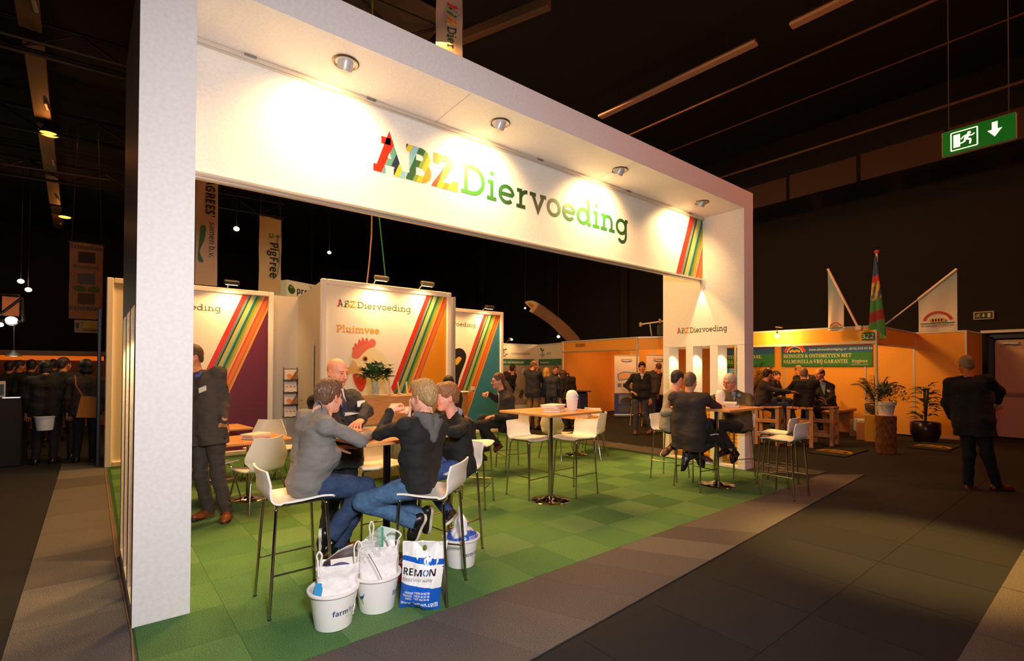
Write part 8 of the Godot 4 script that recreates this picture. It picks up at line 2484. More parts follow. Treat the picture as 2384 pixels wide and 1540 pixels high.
func folk():
	person("boy in a grey knitted sweater and dark jeans on the nearest stool, side view", V(0.86, 0, 0.22), {"pel": V(0.10, 0.80, 0.00), "chs": V(0.13, 1.23, 0.06), "nek": V(0.160, 1.295, 0.062), "hed": V(0.247, 1.390, -0.019), "shL": V(0.10, 1.24, -0.10), "shR": V(0.16, 1.21, 0.23), "elL": V(0.12, 1.00, -0.21), "elR": V(0.39, 1.09, 0.22), "wrL": V(0.346, 0.992, -0.179), "wrR": V(0.535, 1.100, 0.045), "haL": V(0.49, 0.99, -0.15), "haR": V(0.63, 1.08, -0.06), "hipL": V(0.14, 0.77, -0.07), "hipR": V(0.08, 0.80, 0.08), "knL": V(0.52, 0.65, -0.05), "knR": V(0.47, 0.73, 0.11), "anL": V(0.35, 0.30, -0.10), "anR": V(0.24, 0.42, 0.08), "toL": V(0.38, 0.17, -0.16), "toR": V(0.26, 0.28, 0.02)}, {"face": Vector3(0.85, -0.06, -0.5), "head": "boy", "hair": "boy", "hair_col": "6b4a33", "top": "sweater", "top_col": "8d8884", "top_tex": "knit", "leg_col": "33476b", "leg_tex": "denim", "shoe": "15171c", "sole": "d9d0c0", "laces": true, "skin": "e0a58c", "cell": 0.0125, "collar": "9a9aa2", "fat": 0.05, "handR": "flat", "handL": "flat", "hs": 0.95, "lw": 0.078, "sole_up": Vector3(0.38, 0.66, 0.65), "s": 0.91})
	person("boy in a black hooded sweater with grey hood, seen from behind", V(1.70, 0, 0.66), {"pel": V(-0.08, 0.78, -0.04), "chs": V(-0.09, 1.19, 0.01), "nek": V(-0.073, 1.261, 0.013), "hed": V(-0.043, 1.388, -0.058), "shL": V(-0.24, 1.21, 0.06), "shR": V(0.07, 1.16, -0.01), "elL": V(-0.33, 1.13, -0.17), "elR": V(0.05, 1.05, -0.25), "wrL": V(-0.204, 1.280, -0.278), "wrR": V(-0.022, 1.255, -0.296), "haL": V(-0.10, 1.36, -0.34), "haR": V(-0.05, 1.32, -0.42), "hipL": V(-0.14, 0.77, 0.01), "hipR": V(-0.04, 0.76, -0.11), "knL": V(-0.43, 0.66, -0.22), "knR": V(-0.29, 0.63, -0.36), "anL": V(-0.12, 0.50, -0.06), "anR": V(0.02, 0.49, -0.20), "toL": V(-0.14, 0.36, -0.10), "toR": V(0.03, 0.35, -0.24)}, {"face": Vector3(-0.3, -0.08, -0.95), "head": "boy", "hair": "boy", "hair_col": "b08a58", "top": "sweater", "top_col": "1c1b1b", "top_tex": "knit", "leg_col": "50759a", "leg_tex": "denim", "shoe": "1c1a1a", "sole": "d8ccb4", "laces": true, "skin": "e6ac92", "cell": 0.0125, "hood": "6c6866", "handL": "curl", "handR": "curl", "hs": 0.95, "lw": 0.07, "sole_up": Vector3(-0.6, 0.55, 0.16), "s": 0.888})
	person("boy in a black sweater with a pale blue collar, behind the hooded boy", V(2.22, 0, 0.06), {"pel": V(0.05, 0.73, 0.06), "chs": V(-0.01, 1.14, -0.01), "nek": V(0.009, 1.210, 0.004), "hed": V(-0.059, 1.345, 0.008), "shL": V(0.03, 1.10, 0.15), "shR": V(-0.01, 1.18, -0.17), "elL": V(-0.15, 1.08, 0.34), "elR": V(-0.19, 1.00, -0.22), "wrL": V(-0.306, 1.080, 0.177), "wrR": V(-0.367, 1.107, -0.141), "haL": V(-0.42, 1.06, 0.09), "haR": V(-0.49, 1.04, -0.14), "hipL": V(0.03, 0.75, 0.14), "hipR": V(0.04, 0.74, -0.02), "knL": V(-0.35, 0.71, 0.10), "knR": V(-0.33, 0.79, -0.15), "anL": V(-0.14, 0.41, 0.18), "anR": V(-0.32, 0.41, -0.15), "toL": V(-0.24, 0.36, 0.28), "toR": V(-0.46, 0.35, -0.18)}, {"face": Vector3(-0.95, -0.1, -0.25), "head": "boy", "hair": "boy", "hair_col": "94633c", "top": "sweater", "top_col": "1a1a1a", "top_tex": "knit", "leg_col": "3d5a94", "leg_tex": "denim", "shoe": "16161a", "sole": "d8d0c2", "laces": true, "skin": "e8a890", "cell": 0.0125, "collar": "8794ad", "hs": 0.95, "s": 0.899})
	person("bald man in a dark suit leaning on the high table behind the boy in grey", V(1.40, 0, -0.52), {"pel": V(-0.00, 0.85, 0.03), "chs": V(0.01, 1.32, -0.05), "nek": V(-0.001, 1.402, -0.067), "hed": V(0.004, 1.560, -0.006), "shL": V(0.18, 1.33, -0.13), "shR": V(-0.17, 1.31, 0.00), "elL": V(0.21, 1.22, 0.14), "elR": V(-0.24, 1.08, 0.16), "wrL": V(0.085, 1.162, 0.345), "wrR": V(-0.080, 1.104, 0.353), "haL": V(-0.02, 1.14, 0.47), "haR": V(0.02, 1.11, 0.48), "hipL": V(0.09, 0.86, 0.00), "hipR": V(-0.09, 0.89, 0.04), "knL": V(0.11, 0.43, 0.01), "knR": V(-0.08, 0.46, 0.11), "anL": V(0.08, 0.01, -0.05), "anR": V(-0.10, 0.06, -0.02), "toL": V(0.17, 0.04, 0.09), "toR": V(-0.10, 0.04, 0.14)}, {"face": Vector3(0.42, -0.2, 0.9), "hair": "none", "top": "jacket", "top_col": "25242a", "leg_col": "181a24", "skin": "dd9a78", "cell": 0.0125, "shirt": "e8e4e6", "tie": "2a3050", "collar": "f0ecec", "badge": Vector2(-0.11, 0.16), "shoe": "6e3f20", "fat": 0.03, "handL": "curl", "handR": "flat", "vl": 0.25, "s": 1.011})
	person("man in a grey suit and blue shirt walking behind the white tower", V(0.66, 0, -2.22), {"pel": V(-0.08, 0.96, 0.06), "chs": V(-0.13, 1.45, 0.03), "nek": V(-0.162, 1.539, 0.025), "hed": V(-0.210, 1.708, 0.017), "shL": V(0.02, 1.54, 0.13), "shR": V(-0.25, 1.40, -0.11), "elL": V(0.08, 1.25, 0.11), "elR": V(-0.12, 1.15, -0.22), "wrL": V(0.055, 1.047, 0.274), "wrR": V(-0.207, 0.909, -0.153), "haL": V(0.02, 0.91, 0.19), "haR": V(-0.22, 0.74, -0.13), "hipL": V(0.00, 0.95, 0.12), "hipR": V(-0.12, 0.93, -0.02), "knL": V(0.03, 0.50, 0.09), "knR": V(-0.11, 0.48, -0.03), "anL": V(0.12, 0.07, 0.08), "anR": V(-0.02, 0.06, -0.12), "toL": V(0.07, 0.03, 0.24), "toR": V(-0.15, 0.05, -0.00)}, {"face": Vector3(-0.9, -0.15, 0.35), "hair": "short", "hair_col": "5b4331", "top": "jacket", "top_col": "4d4540", "leg_col": "4a433f", "skin": "d58f68", "cell": 0.015, "collar": "4a6ad0", "badge": Vector2(-0.12, 0.2), "shoe": "8a4c22", "sole": "2a1a10", "hemlen": 0.16, "handL": "curl", "s": 1.045})
	person("man in a dark suit with glasses sitting sideways at the wooden counter", V(4.72, 0, -2.30), {"pel": V(-0.07, 0.75, -0.00), "chs": V(-0.09, 1.22, -0.00), "nek": V(-0.169, 1.243, -0.026), "hed": V(-0.210, 1.404, -0.070), "shL": V(-0.17, 1.12, 0.14), "shR": V(-0.02, 1.33, -0.14), "elL": V(-0.16, 0.83, 0.21), "elR": V(-0.05, 1.10, -0.31), "wrL": V(-0.368, 0.870, 0.064), "wrR": V(-0.271, 1.206, -0.257), "haL": V(-0.53, 0.86, 0.06), "haR": V(-0.43, 1.19, -0.23), "hipL": V(-0.14, 0.76, 0.05), "hipR": V(-0.00, 0.77, -0.07), "knL": V(-0.57, 0.74, -0.05), "knR": V(-0.40, 0.80, -0.24), "anL": V(-0.29, 0.43, 0.03), "anR": V(-0.34, 0.38, -0.21), "toL": V(-0.42, 0.36, 0.12), "toR": V(-0.48, 0.30, -0.26)}, {"face": Vector3(-1.0, -0.1, -0.32), "hair": "short", "hair_col": "5a3d26", "top": "jacket", "top_col": "37302d", "leg_col": "2a2423", "skin": "d99a78", "cell": 0.017, "shirt": "ecebee", "collar": "f2f2f4", "glasses": true, "shoe": "40150f", "handL": "relax", "handR": "fist", "tie": "33405a", "s": 1.011})
	person("dark-haired man hidden behind the boys, sitting at the counter", V(3.50, 0, -2.20), {"pel": V(-0.01, 0.76, 0.09), "chs": V(0.05, 1.21, 0.06), "nek": V(0.003, 1.267, 0.042), "hed": V(0.050, 1.372, -0.072), "shL": V(0.12, 1.23, -0.11), "shR": V(0.02, 1.23, 0.23), "elL": V(0.11, 0.98, -0.23), "elR": V(-0.09, 0.97, 0.22), "wrL": V(0.223, 0.913, -0.030), "wrR": V(0.142, 0.915, 0.179), "haL": V(0.36, 0.88, 0.04), "haR": V(0.29, 0.88, 0.22), "hipL": V(0.03, 0.78, 0.02), "hipR": V(-0.08, 0.75, 0.14), "knL": V(0.44, 0.75, -0.05), "knR": V(0.32, 0.81, 0.06), "anL": V(0.37, 0.36, 0.03), "anR": V(0.31, 0.44, 0.24), "toL": V(0.52, 0.33, 0.06), "toR": V(0.41, 0.34, 0.30)}, {"face": Vector3(0.2, 0.0, -0.9), "hair": "short", "hair_col": "140f0d", "top": "sweater", "top_col": "2a1d18", "leg_col": "26282a", "skin": "b87850", "cell": 0.021, "s": 0.966})
	person("man in a dark brown suit seen from behind at the table by the tower", V(5.80, 0, 0.15), {"pel": V(-0.00, 0.74, 0.00), "chs": V(-0.03, 1.21, 0.03), "nek": V(0.031, 1.260, 0.002), "hed": V(0.053, 1.429, -0.002), "shL": V(-0.12, 1.22, -0.13), "shR": V(0.06, 1.22, 0.20), "elL": V(0.13, 1.09, -0.19), "elR": V(0.33, 1.09, 0.22), "wrL": V(0.380, 1.084, -0.133), "wrR": V(0.479, 1.065, 0.016), "haL": V(0.53, 1.08, -0.08), "haR": V(0.57, 1.09, 0.15), "hipL": V(0.02, 0.76, -0.09), "hipR": V(0.00, 0.76, 0.09), "knL": V(0.45, 0.82, -0.12), "knR": V(0.41, 0.65, 0.17), "anL": V(0.42, 0.40, -0.09), "anR": V(0.21, 0.40, -0.12), "toL": V(0.52, 0.27, -0.11), "toR": V(0.19, 0.23, -0.12)}, {"face": Vector3(0.9, -0.12, -0.25), "hair": "short", "hair_col": "6b543c", "top": "jacket", "top_col": "3a2f2c", "leg_col": "2a2324", "skin": "cf9070", "cell": 0.017, "shoe": "1c1718", "glasses": true, "hemlen": 0.2, "fat": 0.05, "s": 1.011})
	person("man in a pale grey sweater half hidden behind the man in the brown suit", V(6.20, 0, -0.40), {"pel": V(-0.02, 0.75, 0.03), "chs": V(0.03, 1.21, 0.06), "nek": V(0.024, 1.295, 0.076), "hed": V(0.047, 1.458, 0.112), "shL": V(0.21, 1.25, 0.01), "shR": V(-0.15, 1.20, 0.08), "elL": V(0.27, 0.99, 0.11), "elR": V(-0.33, 0.98, 0.13), "wrL": V(0.244, 1.069, 0.346), "wrR": V(-0.162, 1.027, 0.310), "haL": V(0.23, 1.07, 0.50), "haR": V(-0.06, 1.05, 0.43), "hipL": V(0.07, 0.77, 0.01), "hipR": V(-0.10, 0.78, 0.04), "knL": V(0.25, 0.79, 0.40), "knR": V(-0.03, 0.76, 0.46), "anL": V(0.22, 0.38, 0.33), "anR": V(-0.16, 0.50, 0.16), "toL": V(0.27, 0.30, 0.46), "toR": V(-0.27, 0.37, 0.14)}, {"face": Vector3(0.9, -0.1, 0.35), "hair": "short", "hair_col": "2a211b", "top": "sweater", "top_col": "a39a8c", "top_tex": "knit", "leg_col": "2f3d55", "leg_tex": "denim", "skin": "dc9a7c", "cell": 0.017, "shoe": "5c3420", "sole": "c8bca6", "fat": 0.03, "s": 0.989})
	person("grey-haired man with glasses in an olive cardigan leaning over the table", V(7.16, 0, 0.06), {"pel": V(-0.03, 0.74, 0.10), "chs": V(0.00, 1.21, 0.04), "nek": V(-0.058, 1.257, 0.053), "hed": V(-0.111, 1.407, -0.001), "shL": V(0.02, 1.17, 0.22), "shR": V(-0.03, 1.22, -0.14), "elL": V(-0.21, 1.05, 0.35), "elR": V(-0.30, 1.14, -0.19), "wrL": V(-0.371, 1.068, 0.154), "wrR": V(-0.435, 1.044, -0.010), "haL": V(-0.52, 1.08, 0.10), "haR": V(-0.58, 1.07, 0.06), "hipL": V(-0.07, 0.76, 0.18), "hipR": V(-0.03, 0.74, 0.01), "knL": V(-0.46, 0.77, -0.01), "knR": V(-0.43, 0.80, -0.15), "anL": V(-0.34, 0.41, 0.17), "anR": V(-0.36, 0.44, 0.06), "toL": V(-0.47, 0.31, 0.20), "toR": V(-0.50, 0.36, 0.03)}, {"face": Vector3(-0.98, -0.22, -0.16), "hair": "short", "hair_col": "c9bfae", "top": "sweater", "top_col": "5f5138", "top_tex": "knit", "leg_col": "231b1a", "skin": "d08f72", "cell": 0.017, "shoe": "1a1414", "glasses": true, "shirt": "8d9cb5", "collar": "8090ac", "vl": 0.14, "vw": 0.035, "fat": 0.03, "handL": "flat", "s": 1.0})
	person("dark-haired man in a black V-neck sweater standing with a hand on his hip", V(9.74, 0, -3.62), {"pel": V(-0.01, 0.93, 0.01), "chs": V(0.01, 1.40, 0.02), "nek": V(-0.010, 1.473, 0.056), "hed": V(0.000, 1.642, 0.065), "shL": V(0.18, 1.41, 0.11), "shR": V(-0.13, 1.42, -0.10), "elL": V(0.21, 1.12, 0.13), "elR": V(-0.21, 1.19, -0.26), "wrL": V(0.156, 0.880, 0.194), "wrR": V(-0.248, 1.051, -0.057), "haL": V(0.13, 0.72, 0.21), "haR": V(-0.22, 0.98, 0.09), "hipL": V(0.07, 0.94, 0.06), "hipR": V(-0.07, 0.94, -0.06), "knL": V(0.06, 0.51, 0.08), "knR": V(-0.10, 0.51, -0.04), "anL": V(0.20, 0.13, 0.19), "anR": V(-0.06, 0.09, -0.08), "toL": V(0.05, 0.05, 0.19), "toR": V(-0.19, 0.04, 0.01)}, {"face": Vector3(-0.75, -0.05, 0.65), "hair": "full", "hair_col": "1c130e", "top": "sweater", "top_col": "161313", "leg_col": "4a4a50", "leg_tex": "denim", "skin": "c98a62", "cell": 0.021, "shirt": "e6ddd2", "vl": 0.13, "vw": 0.05, "shoe": "6a4432", "s": 1.011})
	person("balding man in a grey-brown jacket mostly hidden by the far tower", V(11.30, 0, -4.45), {"pel": V(0.01, 0.99, 0.01), "chs": V(0.06, 1.46, 0.07), "nek": V(0.053, 1.539, 0.086), "hed": V(0.128, 1.664, 0.176), "shL": V(-0.10, 1.47, -0.03), "shR": V(0.22, 1.45, 0.16), "elL": V(-0.17, 1.19, -0.10), "elR": V(0.20, 1.15, 0.14), "wrL": V(-0.174, 0.945, -0.154), "wrR": V(0.229, 0.908, 0.090), "haL": V(-0.16, 0.79, -0.18), "haR": V(0.24, 0.75, 0.06), "hipL": V(-0.07, 0.97, -0.04), "hipR": V(0.08, 0.96, 0.05), "knL": V(-0.07, 0.53, -0.07), "knR": V(0.10, 0.53, 0.03), "anL": V(-0.11, 0.11, -0.04), "anR": V(0.08, 0.11, 0.08), "toL": V(-0.05, 0.04, -0.18), "toR": V(0.19, 0.04, -0.03)}, {"face": Vector3(0.6, 0.0, -0.8), "hair": "ring", "hair_col": "6a5040", "top": "sweater", "top_col": "4a4242", "leg_col": "2c2e3a", "skin": "c88258", "cell": 0.021, "s": 1.011})
	person("man in a black coat at the green booth, farthest from the orange wall", V(8.30, 0, -7.20), {"pel": V(0.01, 0.96, 0.00), "chs": V(0.08, 1.42, 0.05), "nek": V(0.080, 1.499, 0.064), "hed": V(0.189, 1.603, 0.137), "shL": V(-0.09, 1.43, -0.03), "shR": V(0.24, 1.40, 0.13), "elL": V(-0.17, 1.16, -0.08), "elR": V(0.21, 1.12, 0.12), "wrL": V(-0.182, 0.921, -0.135), "wrR": V(0.232, 0.881, 0.065), "haL": V(-0.17, 0.77, -0.16), "haR": V(0.24, 0.73, 0.03), "hipL": V(-0.07, 0.94, -0.04), "hipR": V(0.09, 0.94, 0.04), "knL": V(-0.08, 0.52, -0.07), "knR": V(0.10, 0.51, 0.02), "anL": V(-0.11, 0.10, -0.03), "anR": V(0.09, 0.10, 0.07), "toL": V(-0.07, 0.04, -0.17), "toR": V(0.18, 0.04, -0.05)}, {"face": Vector3(0.9, 0.0, -0.3), "hair": "short", "hair_col": "20150f", "top": "coat", "top_col": "17121a", "leg_col": "15131a", "skin": "b87c5c", "cell": 0.021, "s": 0.989}, "visitors in front of the green and white booth")
	person("balding man in a navy coat and beige trousers scratching his face", V(8.25, 0, -5.90), {"pel": V(-0.00, 0.99, 0.00), "chs": V(-0.01, 1.47, 0.00), "nek": V(-0.031, 1.551, 0.013), "hed": V(0.064, 1.686, -0.042), "shL": V(-0.08, 1.48, -0.18), "shR": V(0.05, 1.46, 0.18), "elL": V(0.06, 1.22, -0.12), "elR": V(0.26, 1.28, 0.07), "wrL": V(-0.003, 0.988, -0.206), "wrR": V(0.286, 1.500, -0.067), "haL": V(-0.01, 0.83, -0.24), "haR": V(0.21, 1.63, -0.01), "hipL": V(-0.03, 0.96, -0.09), "hipR": V(0.03, 0.96, 0.09), "knL": V(-0.01, 0.52, -0.11), "knR": V(0.07, 0.52, 0.08), "anL": V(-0.07, 0.09, -0.10), "anR": V(0.02, 0.09, 0.12), "toL": V(0.07, 0.04, -0.18), "toR": V(0.18, 0.04, 0.09)}, {"face": Vector3(0.8, -0.2, 0.3), "hair": "ring", "hair_col": "6b4a36", "top": "coat", "top_col": "1f2433", "leg_col": "8a6a45", "skin": "c5805a", "cell": 0.021, "s": 1.034}, "visitors in front of the green and white booth")
	person("blonde woman in a slate grey top seen from behind", V(8.75, 0, -5.75), {"pel": V(0.00, 0.89, -0.01), "chs": V(0.00, 1.34, 0.00), "nek": V(0.004, 1.411, -0.006), "hed": V(-0.069, 1.503, -0.112), "shL": V(-0.16, 1.34, -0.07), "shR": V(0.16, 1.33, 0.07), "elL": V(-0.21, 1.07, -0.08), "elR": V(0.20, 1.07, 0.10), "wrL": V(-0.188, 0.837, -0.133), "wrR": V(0.224, 0.837, 0.051), "haL": V(-0.17, 0.69, -0.16), "haR": V(0.23, 0.69, 0.02), "hipL": V(-0.08, 0.88, -0.03), "hipR": V(0.08, 0.88, 0.04), "knL": V(-0.07, 0.47, -0.07), "knR": V(0.10, 0.47, 0.01), "anL": V(-0.11, 0.08, -0.02), "anR": V(0.08, 0.08, 0.07), "toL": V(-0.07, 0.03, -0.16), "toR": V(0.17, 0.03, -0.06)}, {"face": Vector3(0.5, 0.0, -0.85), "head": "woman", "hair": "long", "hair_col": "d09a45", "top": "sweater", "top_col": "3c4048", "leg_col": "3c3f47", "leg_tex": "denim", "skin": "cf9470", "cell": 0.021, "s": 0.944}, "visitors in front of the green and white booth")
	person("smiling man with short hair facing us between two women", V(9.50, 0, -6.20), {"pel": V(-0.00, 0.94, 0.01), "chs": V(0.01, 1.41, 0.01), "nek": V(0.019, 1.492, -0.007), "hed": V(-0.131, 1.564, -0.031), "shL": V(0.16, 1.41, 0.12), "shR": V(-0.14, 1.41, -0.11), "elL": V(0.20, 1.12, 0.13), "elR": V(-0.18, 1.13, -0.15), "wrL": V(0.162, 0.884, 0.182), "wrR": V(-0.220, 0.887, -0.105), "haL": V(0.14, 0.73, 0.20), "haR": V(-0.23, 0.73, -0.08), "hipL": V(0.07, 0.93, 0.05), "hipR": V(-0.07, 0.93, -0.06), "knL": V(0.06, 0.50, 0.08), "knR": V(-0.10, 0.50, -0.04), "anL": V(0.11, 0.08, 0.04), "anR": V(-0.07, 0.08, -0.09), "toL": V(0.04, 0.04, 0.19), "toR": V(-0.19, 0.04, 0.02)}, {"face": Vector3(-0.5, -0.1, 0.85), "hair": "short", "hair_col": "4a2c1c", "top": "jacket", "top_col": "252a38", "leg_col": "20222a", "skin": "cf8a66", "cell": 0.021, "shirt": "e8e4e0", "vl": 0.2, "tilt": 0.15, "s": 1.0}, "visitors in front of the green and white booth")
	person("woman with auburn bobbed hair in a dark leather coat", V(9.15, 0, -5.50), {"pel": V(0.00, 0.88, -0.00), "chs": V(-0.01, 1.32, 0.00), "nek": V(-0.003, 1.392, -0.027), "hed": V(-0.105, 1.437, -0.137), "shL": V(-0.18, 1.32, -0.02), "shR": V(0.17, 1.32, 0.01), "elL": V(-0.22, 1.05, -0.01), "elR": V(0.21, 1.06, 0.03), "wrL": V(-0.217, 0.827, -0.067), "wrR": V(0.226, 0.829, -0.020), "haL": V(-0.21, 0.68, -0.09), "haR": V(0.22, 0.68, -0.05), "hipL": V(-0.08, 0.87, -0.01), "hipR": V(0.08, 0.87, 0.01), "knL": V(-0.09, 0.47, -0.04), "knR": V(0.10, 0.47, -0.02), "anL": V(-0.11, 0.08, 0.01), "anR": V(0.10, 0.08, 0.04), "toL": V(-0.12, 0.03, -0.13), "toR": V(0.14, 0.03, -0.10)}, {"face": Vector3(-0.4, 0.0, -0.8), "head": "woman", "hair": "bob", "hair_col": "4a2a20", "top": "coat", "top_col": "1d1618", "leg_col": "1c1a20", "skin": "cf9470", "cell": 0.021, "s": 0.933}, "visitors in front of the green and white booth")
	person("man in a dark grey shirt and jeans on the wooden stool nearest the white tower", V(10.75, 0, -0.95), {"pel": V(-0.13, 0.83, -0.18), "chs": V(-0.03, 1.29, -0.08), "nek": V(-0.032, 1.338, -0.142), "hed": V(-0.003, 1.492, -0.076), "shL": V(0.15, 1.33, -0.05), "shR": V(-0.21, 1.24, -0.11), "elL": V(0.29, 1.08, -0.00), "elR": V(-0.09, 1.15, 0.15), "wrL": V(0.362, 1.123, 0.237), "wrR": V(0.070, 1.136, 0.343), "haL": V(0.41, 1.12, 0.39), "haR": V(0.19, 1.12, 0.45), "hipL": V(-0.04, 0.83, -0.14), "hipR": V(-0.22, 0.87, -0.17), "knL": V(0.27, 0.83, 0.17), "knR": V(0.16, 0.72, -0.00), "anL": V(0.33, 0.42, 0.23), "anR": V(-0.06, 0.36, 0.04), "toL": V(0.43, 0.34, 0.34), "toR": V(0.06, 0.25, 0.07)}, {"face": Vector3(0.85, -0.12, 0.4), "hair": "short", "hair_col": "2a1a14", "top": "sweater", "top_col": "35312f", "leg_col": "3c4f6a", "leg_tex": "denim", "skin": "c98058", "cell": 0.021, "shoe": "2a1814", "s": 1.011}, "visitors round the bar table of the orange booth")
	person("woman with dark hair raising a hand to her face at the orange booth", V(12.10, 0, -1.60), {"pel": V(-0.00, 0.90, 0.01), "chs": V(-0.01, 1.34, 0.05), "nek": V(-0.002, 1.411, 0.025), "hed": V(-0.034, 1.441, 0.177), "shL": V(0.16, 1.33, 0.09), "shR": V(-0.18, 1.35, -0.00), "elL": V(0.18, 1.08, 0.20), "elR": V(-0.21, 1.15, 0.17), "wrL": V(0.056, 1.127, 0.400), "wrR": V(-0.113, 1.359, 0.193), "haL": V(-0.02, 1.13, 0.53), "haR": V(-0.08, 1.51, 0.18), "hipL": V(0.08, 0.88, 0.04), "hipR": V(-0.09, 0.88, 0.00), "knL": V(0.04, 0.86, 0.44), "knR": V(-0.22, 0.86, 0.38), "anL": V(0.04, 0.47, 0.37), "anR": V(-0.20, 0.47, 0.32), "toL": V(0.02, 0.40, 0.51), "toR": V(-0.24, 0.40, 0.45)}, {"face": Vector3(-0.6, 0.0, 0.8), "head": "woman", "hair": "bob", "hair_col": "1c1210", "top": "sweater", "top_col": "3d2f33", "leg_col": "2a2c48", "skin": "cf8a62", "cell": 0.021, "s": 0.944}, "visitors round the bar table of the orange booth")
	person("bald man facing us across the bar table of the orange booth", V(12.60, 0, -1.00), {"pel": V(-0.01, 0.92, 0.01), "chs": V(-0.06, 1.39, 0.02), "nek": V(-0.072, 1.474, 0.024), "hed": V(-0.150, 1.578, -0.086), "shL": V(0.04, 1.40, 0.18), "shR": V(-0.17, 1.39, -0.13), "elL": V(-0.00, 1.13, 0.28), "elR": V(-0.27, 1.12, -0.09), "wrL": V(-0.241, 1.163, 0.359), "wrR": V(-0.418, 1.163, 0.112), "haL": V(-0.40, 1.16, 0.41), "haR": V(-0.51, 1.16, 0.24), "hipL": V(0.04, 0.90, 0.09), "hipR": V(-0.07, 0.90, -0.06), "knL": V(-0.28, 0.88, 0.38), "knR": V(-0.45, 0.88, 0.15), "anL": V(-0.23, 0.46, 0.33), "anR": V(-0.39, 0.46, 0.11), "toL": V(-0.35, 0.38, 0.42), "toR": V(-0.51, 0.38, 0.19)}, {"face": Vector3(-0.7, -0.15, 0.6), "hair": "ring", "hair_col": "7a5a44", "top": "jacket", "top_col": "1d1616", "leg_col": "15131a", "skin": "e09a5c", "cell": 0.021, "shirt": "d8d0c4", "s": 1.011}, "visitors round the bar table of the orange booth")
	person("man in a black sweater with shaved head, back turned, at the bar table", V(11.00, 0, -0.55), {"pel": V(0.09, 0.88, 0.08), "chs": V(0.06, 1.35, 0.14), "nek": V(0.133, 1.363, 0.106), "hed": V(0.214, 1.500, 0.048), "shL": V(-0.00, 1.32, -0.04), "shR": V(0.14, 1.32, 0.31), "elL": V(0.11, 1.14, -0.24), "elR": V(0.22, 1.07, 0.17), "wrL": V(0.365, 1.162, -0.228), "wrR": V(0.430, 1.167, 0.068), "haL": V(0.53, 1.16, -0.21), "haR": V(0.57, 1.16, -0.01), "hipL": V(0.08, 0.88, -0.01), "hipR": V(0.06, 0.89, 0.17), "knL": V(0.38, 0.73, -0.29), "knR": V(0.47, 0.88, 0.05), "anL": V(0.35, 0.32, -0.16), "anR": V(0.40, 0.46, 0.05), "toL": V(0.48, 0.38, -0.24), "toR": V(0.55, 0.38, 0.04)}, {"face": Vector3(0.85, -0.25, -0.2), "hair": "short", "hair_col": "7a5c4a", "top": "sweater", "top_col": "141110", "leg_col": "51637a", "leg_tex": "denim", "skin": "bf8060", "cell": 0.021, "s": 1.011}, "visitors round the bar table of the orange booth")
	person("man in a dark jacket and checked shirt with name badge at the bar table", V(11.90, 0, -0.35), {"pel": V(-0.04, 0.86, 0.05), "chs": V(-0.05, 1.33, -0.02), "nek": V(-0.126, 1.345, -0.001), "hed": V(-0.146, 1.506, -0.044), "shL": V(-0.03, 1.23, 0.13), "shR": V(-0.09, 1.39, -0.19), "elL": V(-0.21, 1.02, 0.22), "elR": V(-0.15, 1.11, -0.24), "wrL": V(-0.423, 0.904, 0.162), "wrR": V(-0.389, 1.140, -0.176), "haL": V(-0.50, 1.04, 0.11), "haR": V(-0.54, 1.14, -0.14), "hipL": V(-0.11, 0.85, 0.11), "hipR": V(-0.00, 0.87, -0.04), "knL": V(-0.53, 0.76, 0.04), "knR": V(-0.41, 0.86, -0.16), "anL": V(-0.32, 0.40, 0.03), "anR": V(-0.37, 0.44, -0.15), "toL": V(-0.47, 0.38, 0.08), "toR": V(-0.51, 0.37, -0.17)}, {"face": Vector3(-0.95, -0.2, -0.45), "hair": "ring", "hair_col": "3a2a22", "top": "jacket", "top_col": "221a1c", "leg_col": "1a1c2c", "skin": "c98460", "cell": 0.021, "shirt": "8a98a4", "vl": 0.3, "vw": 0.08, "badge": Vector2(-0.12, 0.16), "s": 1.0}, "visitors round the bar table of the orange booth")
	person("man in a black suit walking away past the exit doors", V(8.98, 0, 2.56), {"pel": V(-0.13, 0.92, -0.09), "chs": V(-0.13, 1.41, -0.13), "nek": V(-0.117, 1.499, -0.142), "hed": V(-0.095, 1.666, -0.157), "shL": V(-0.18, 1.42, -0.31), "shR": V(-0.14, 1.47, 0.05), "elL": V(-0.14, 1.14, -0.36), "elR": V(0.09, 1.32, 0.14), "wrL": V(-0.024, 0.923, -0.321), "wrR": V(0.271, 1.155, 0.095), "haL": V(0.01, 0.78, -0.26), "haR": V(0.23, 1.00, 0.13), "hipL": V(-0.09, 0.89, -0.17), "hipR": V(-0.14, 0.90, 0.00), "knL": V(-0.09, 0.46, -0.14), "knR": V(-0.09, 0.48, 0.04), "anL": V(-0.06, 0.05, -0.16), "anR": V(0.04, 0.08, 0.11), "toL": V(0.11, 0.03, -0.17), "toR": V(0.16, 0.03, 0.22)}, {"face": Vector3(0.85, -0.3, -0.45), "hair": "short", "hair_col": "8a6f4c", "top": "jacket", "top_col": "141013", "leg_col": "10111a", "skin": "b5642c", "cell": 0.017, "collar": "d8c8b8", "shoe": "5a1f14", "hemlen": 0.2, "fat": 0.03, "s": 1.0})
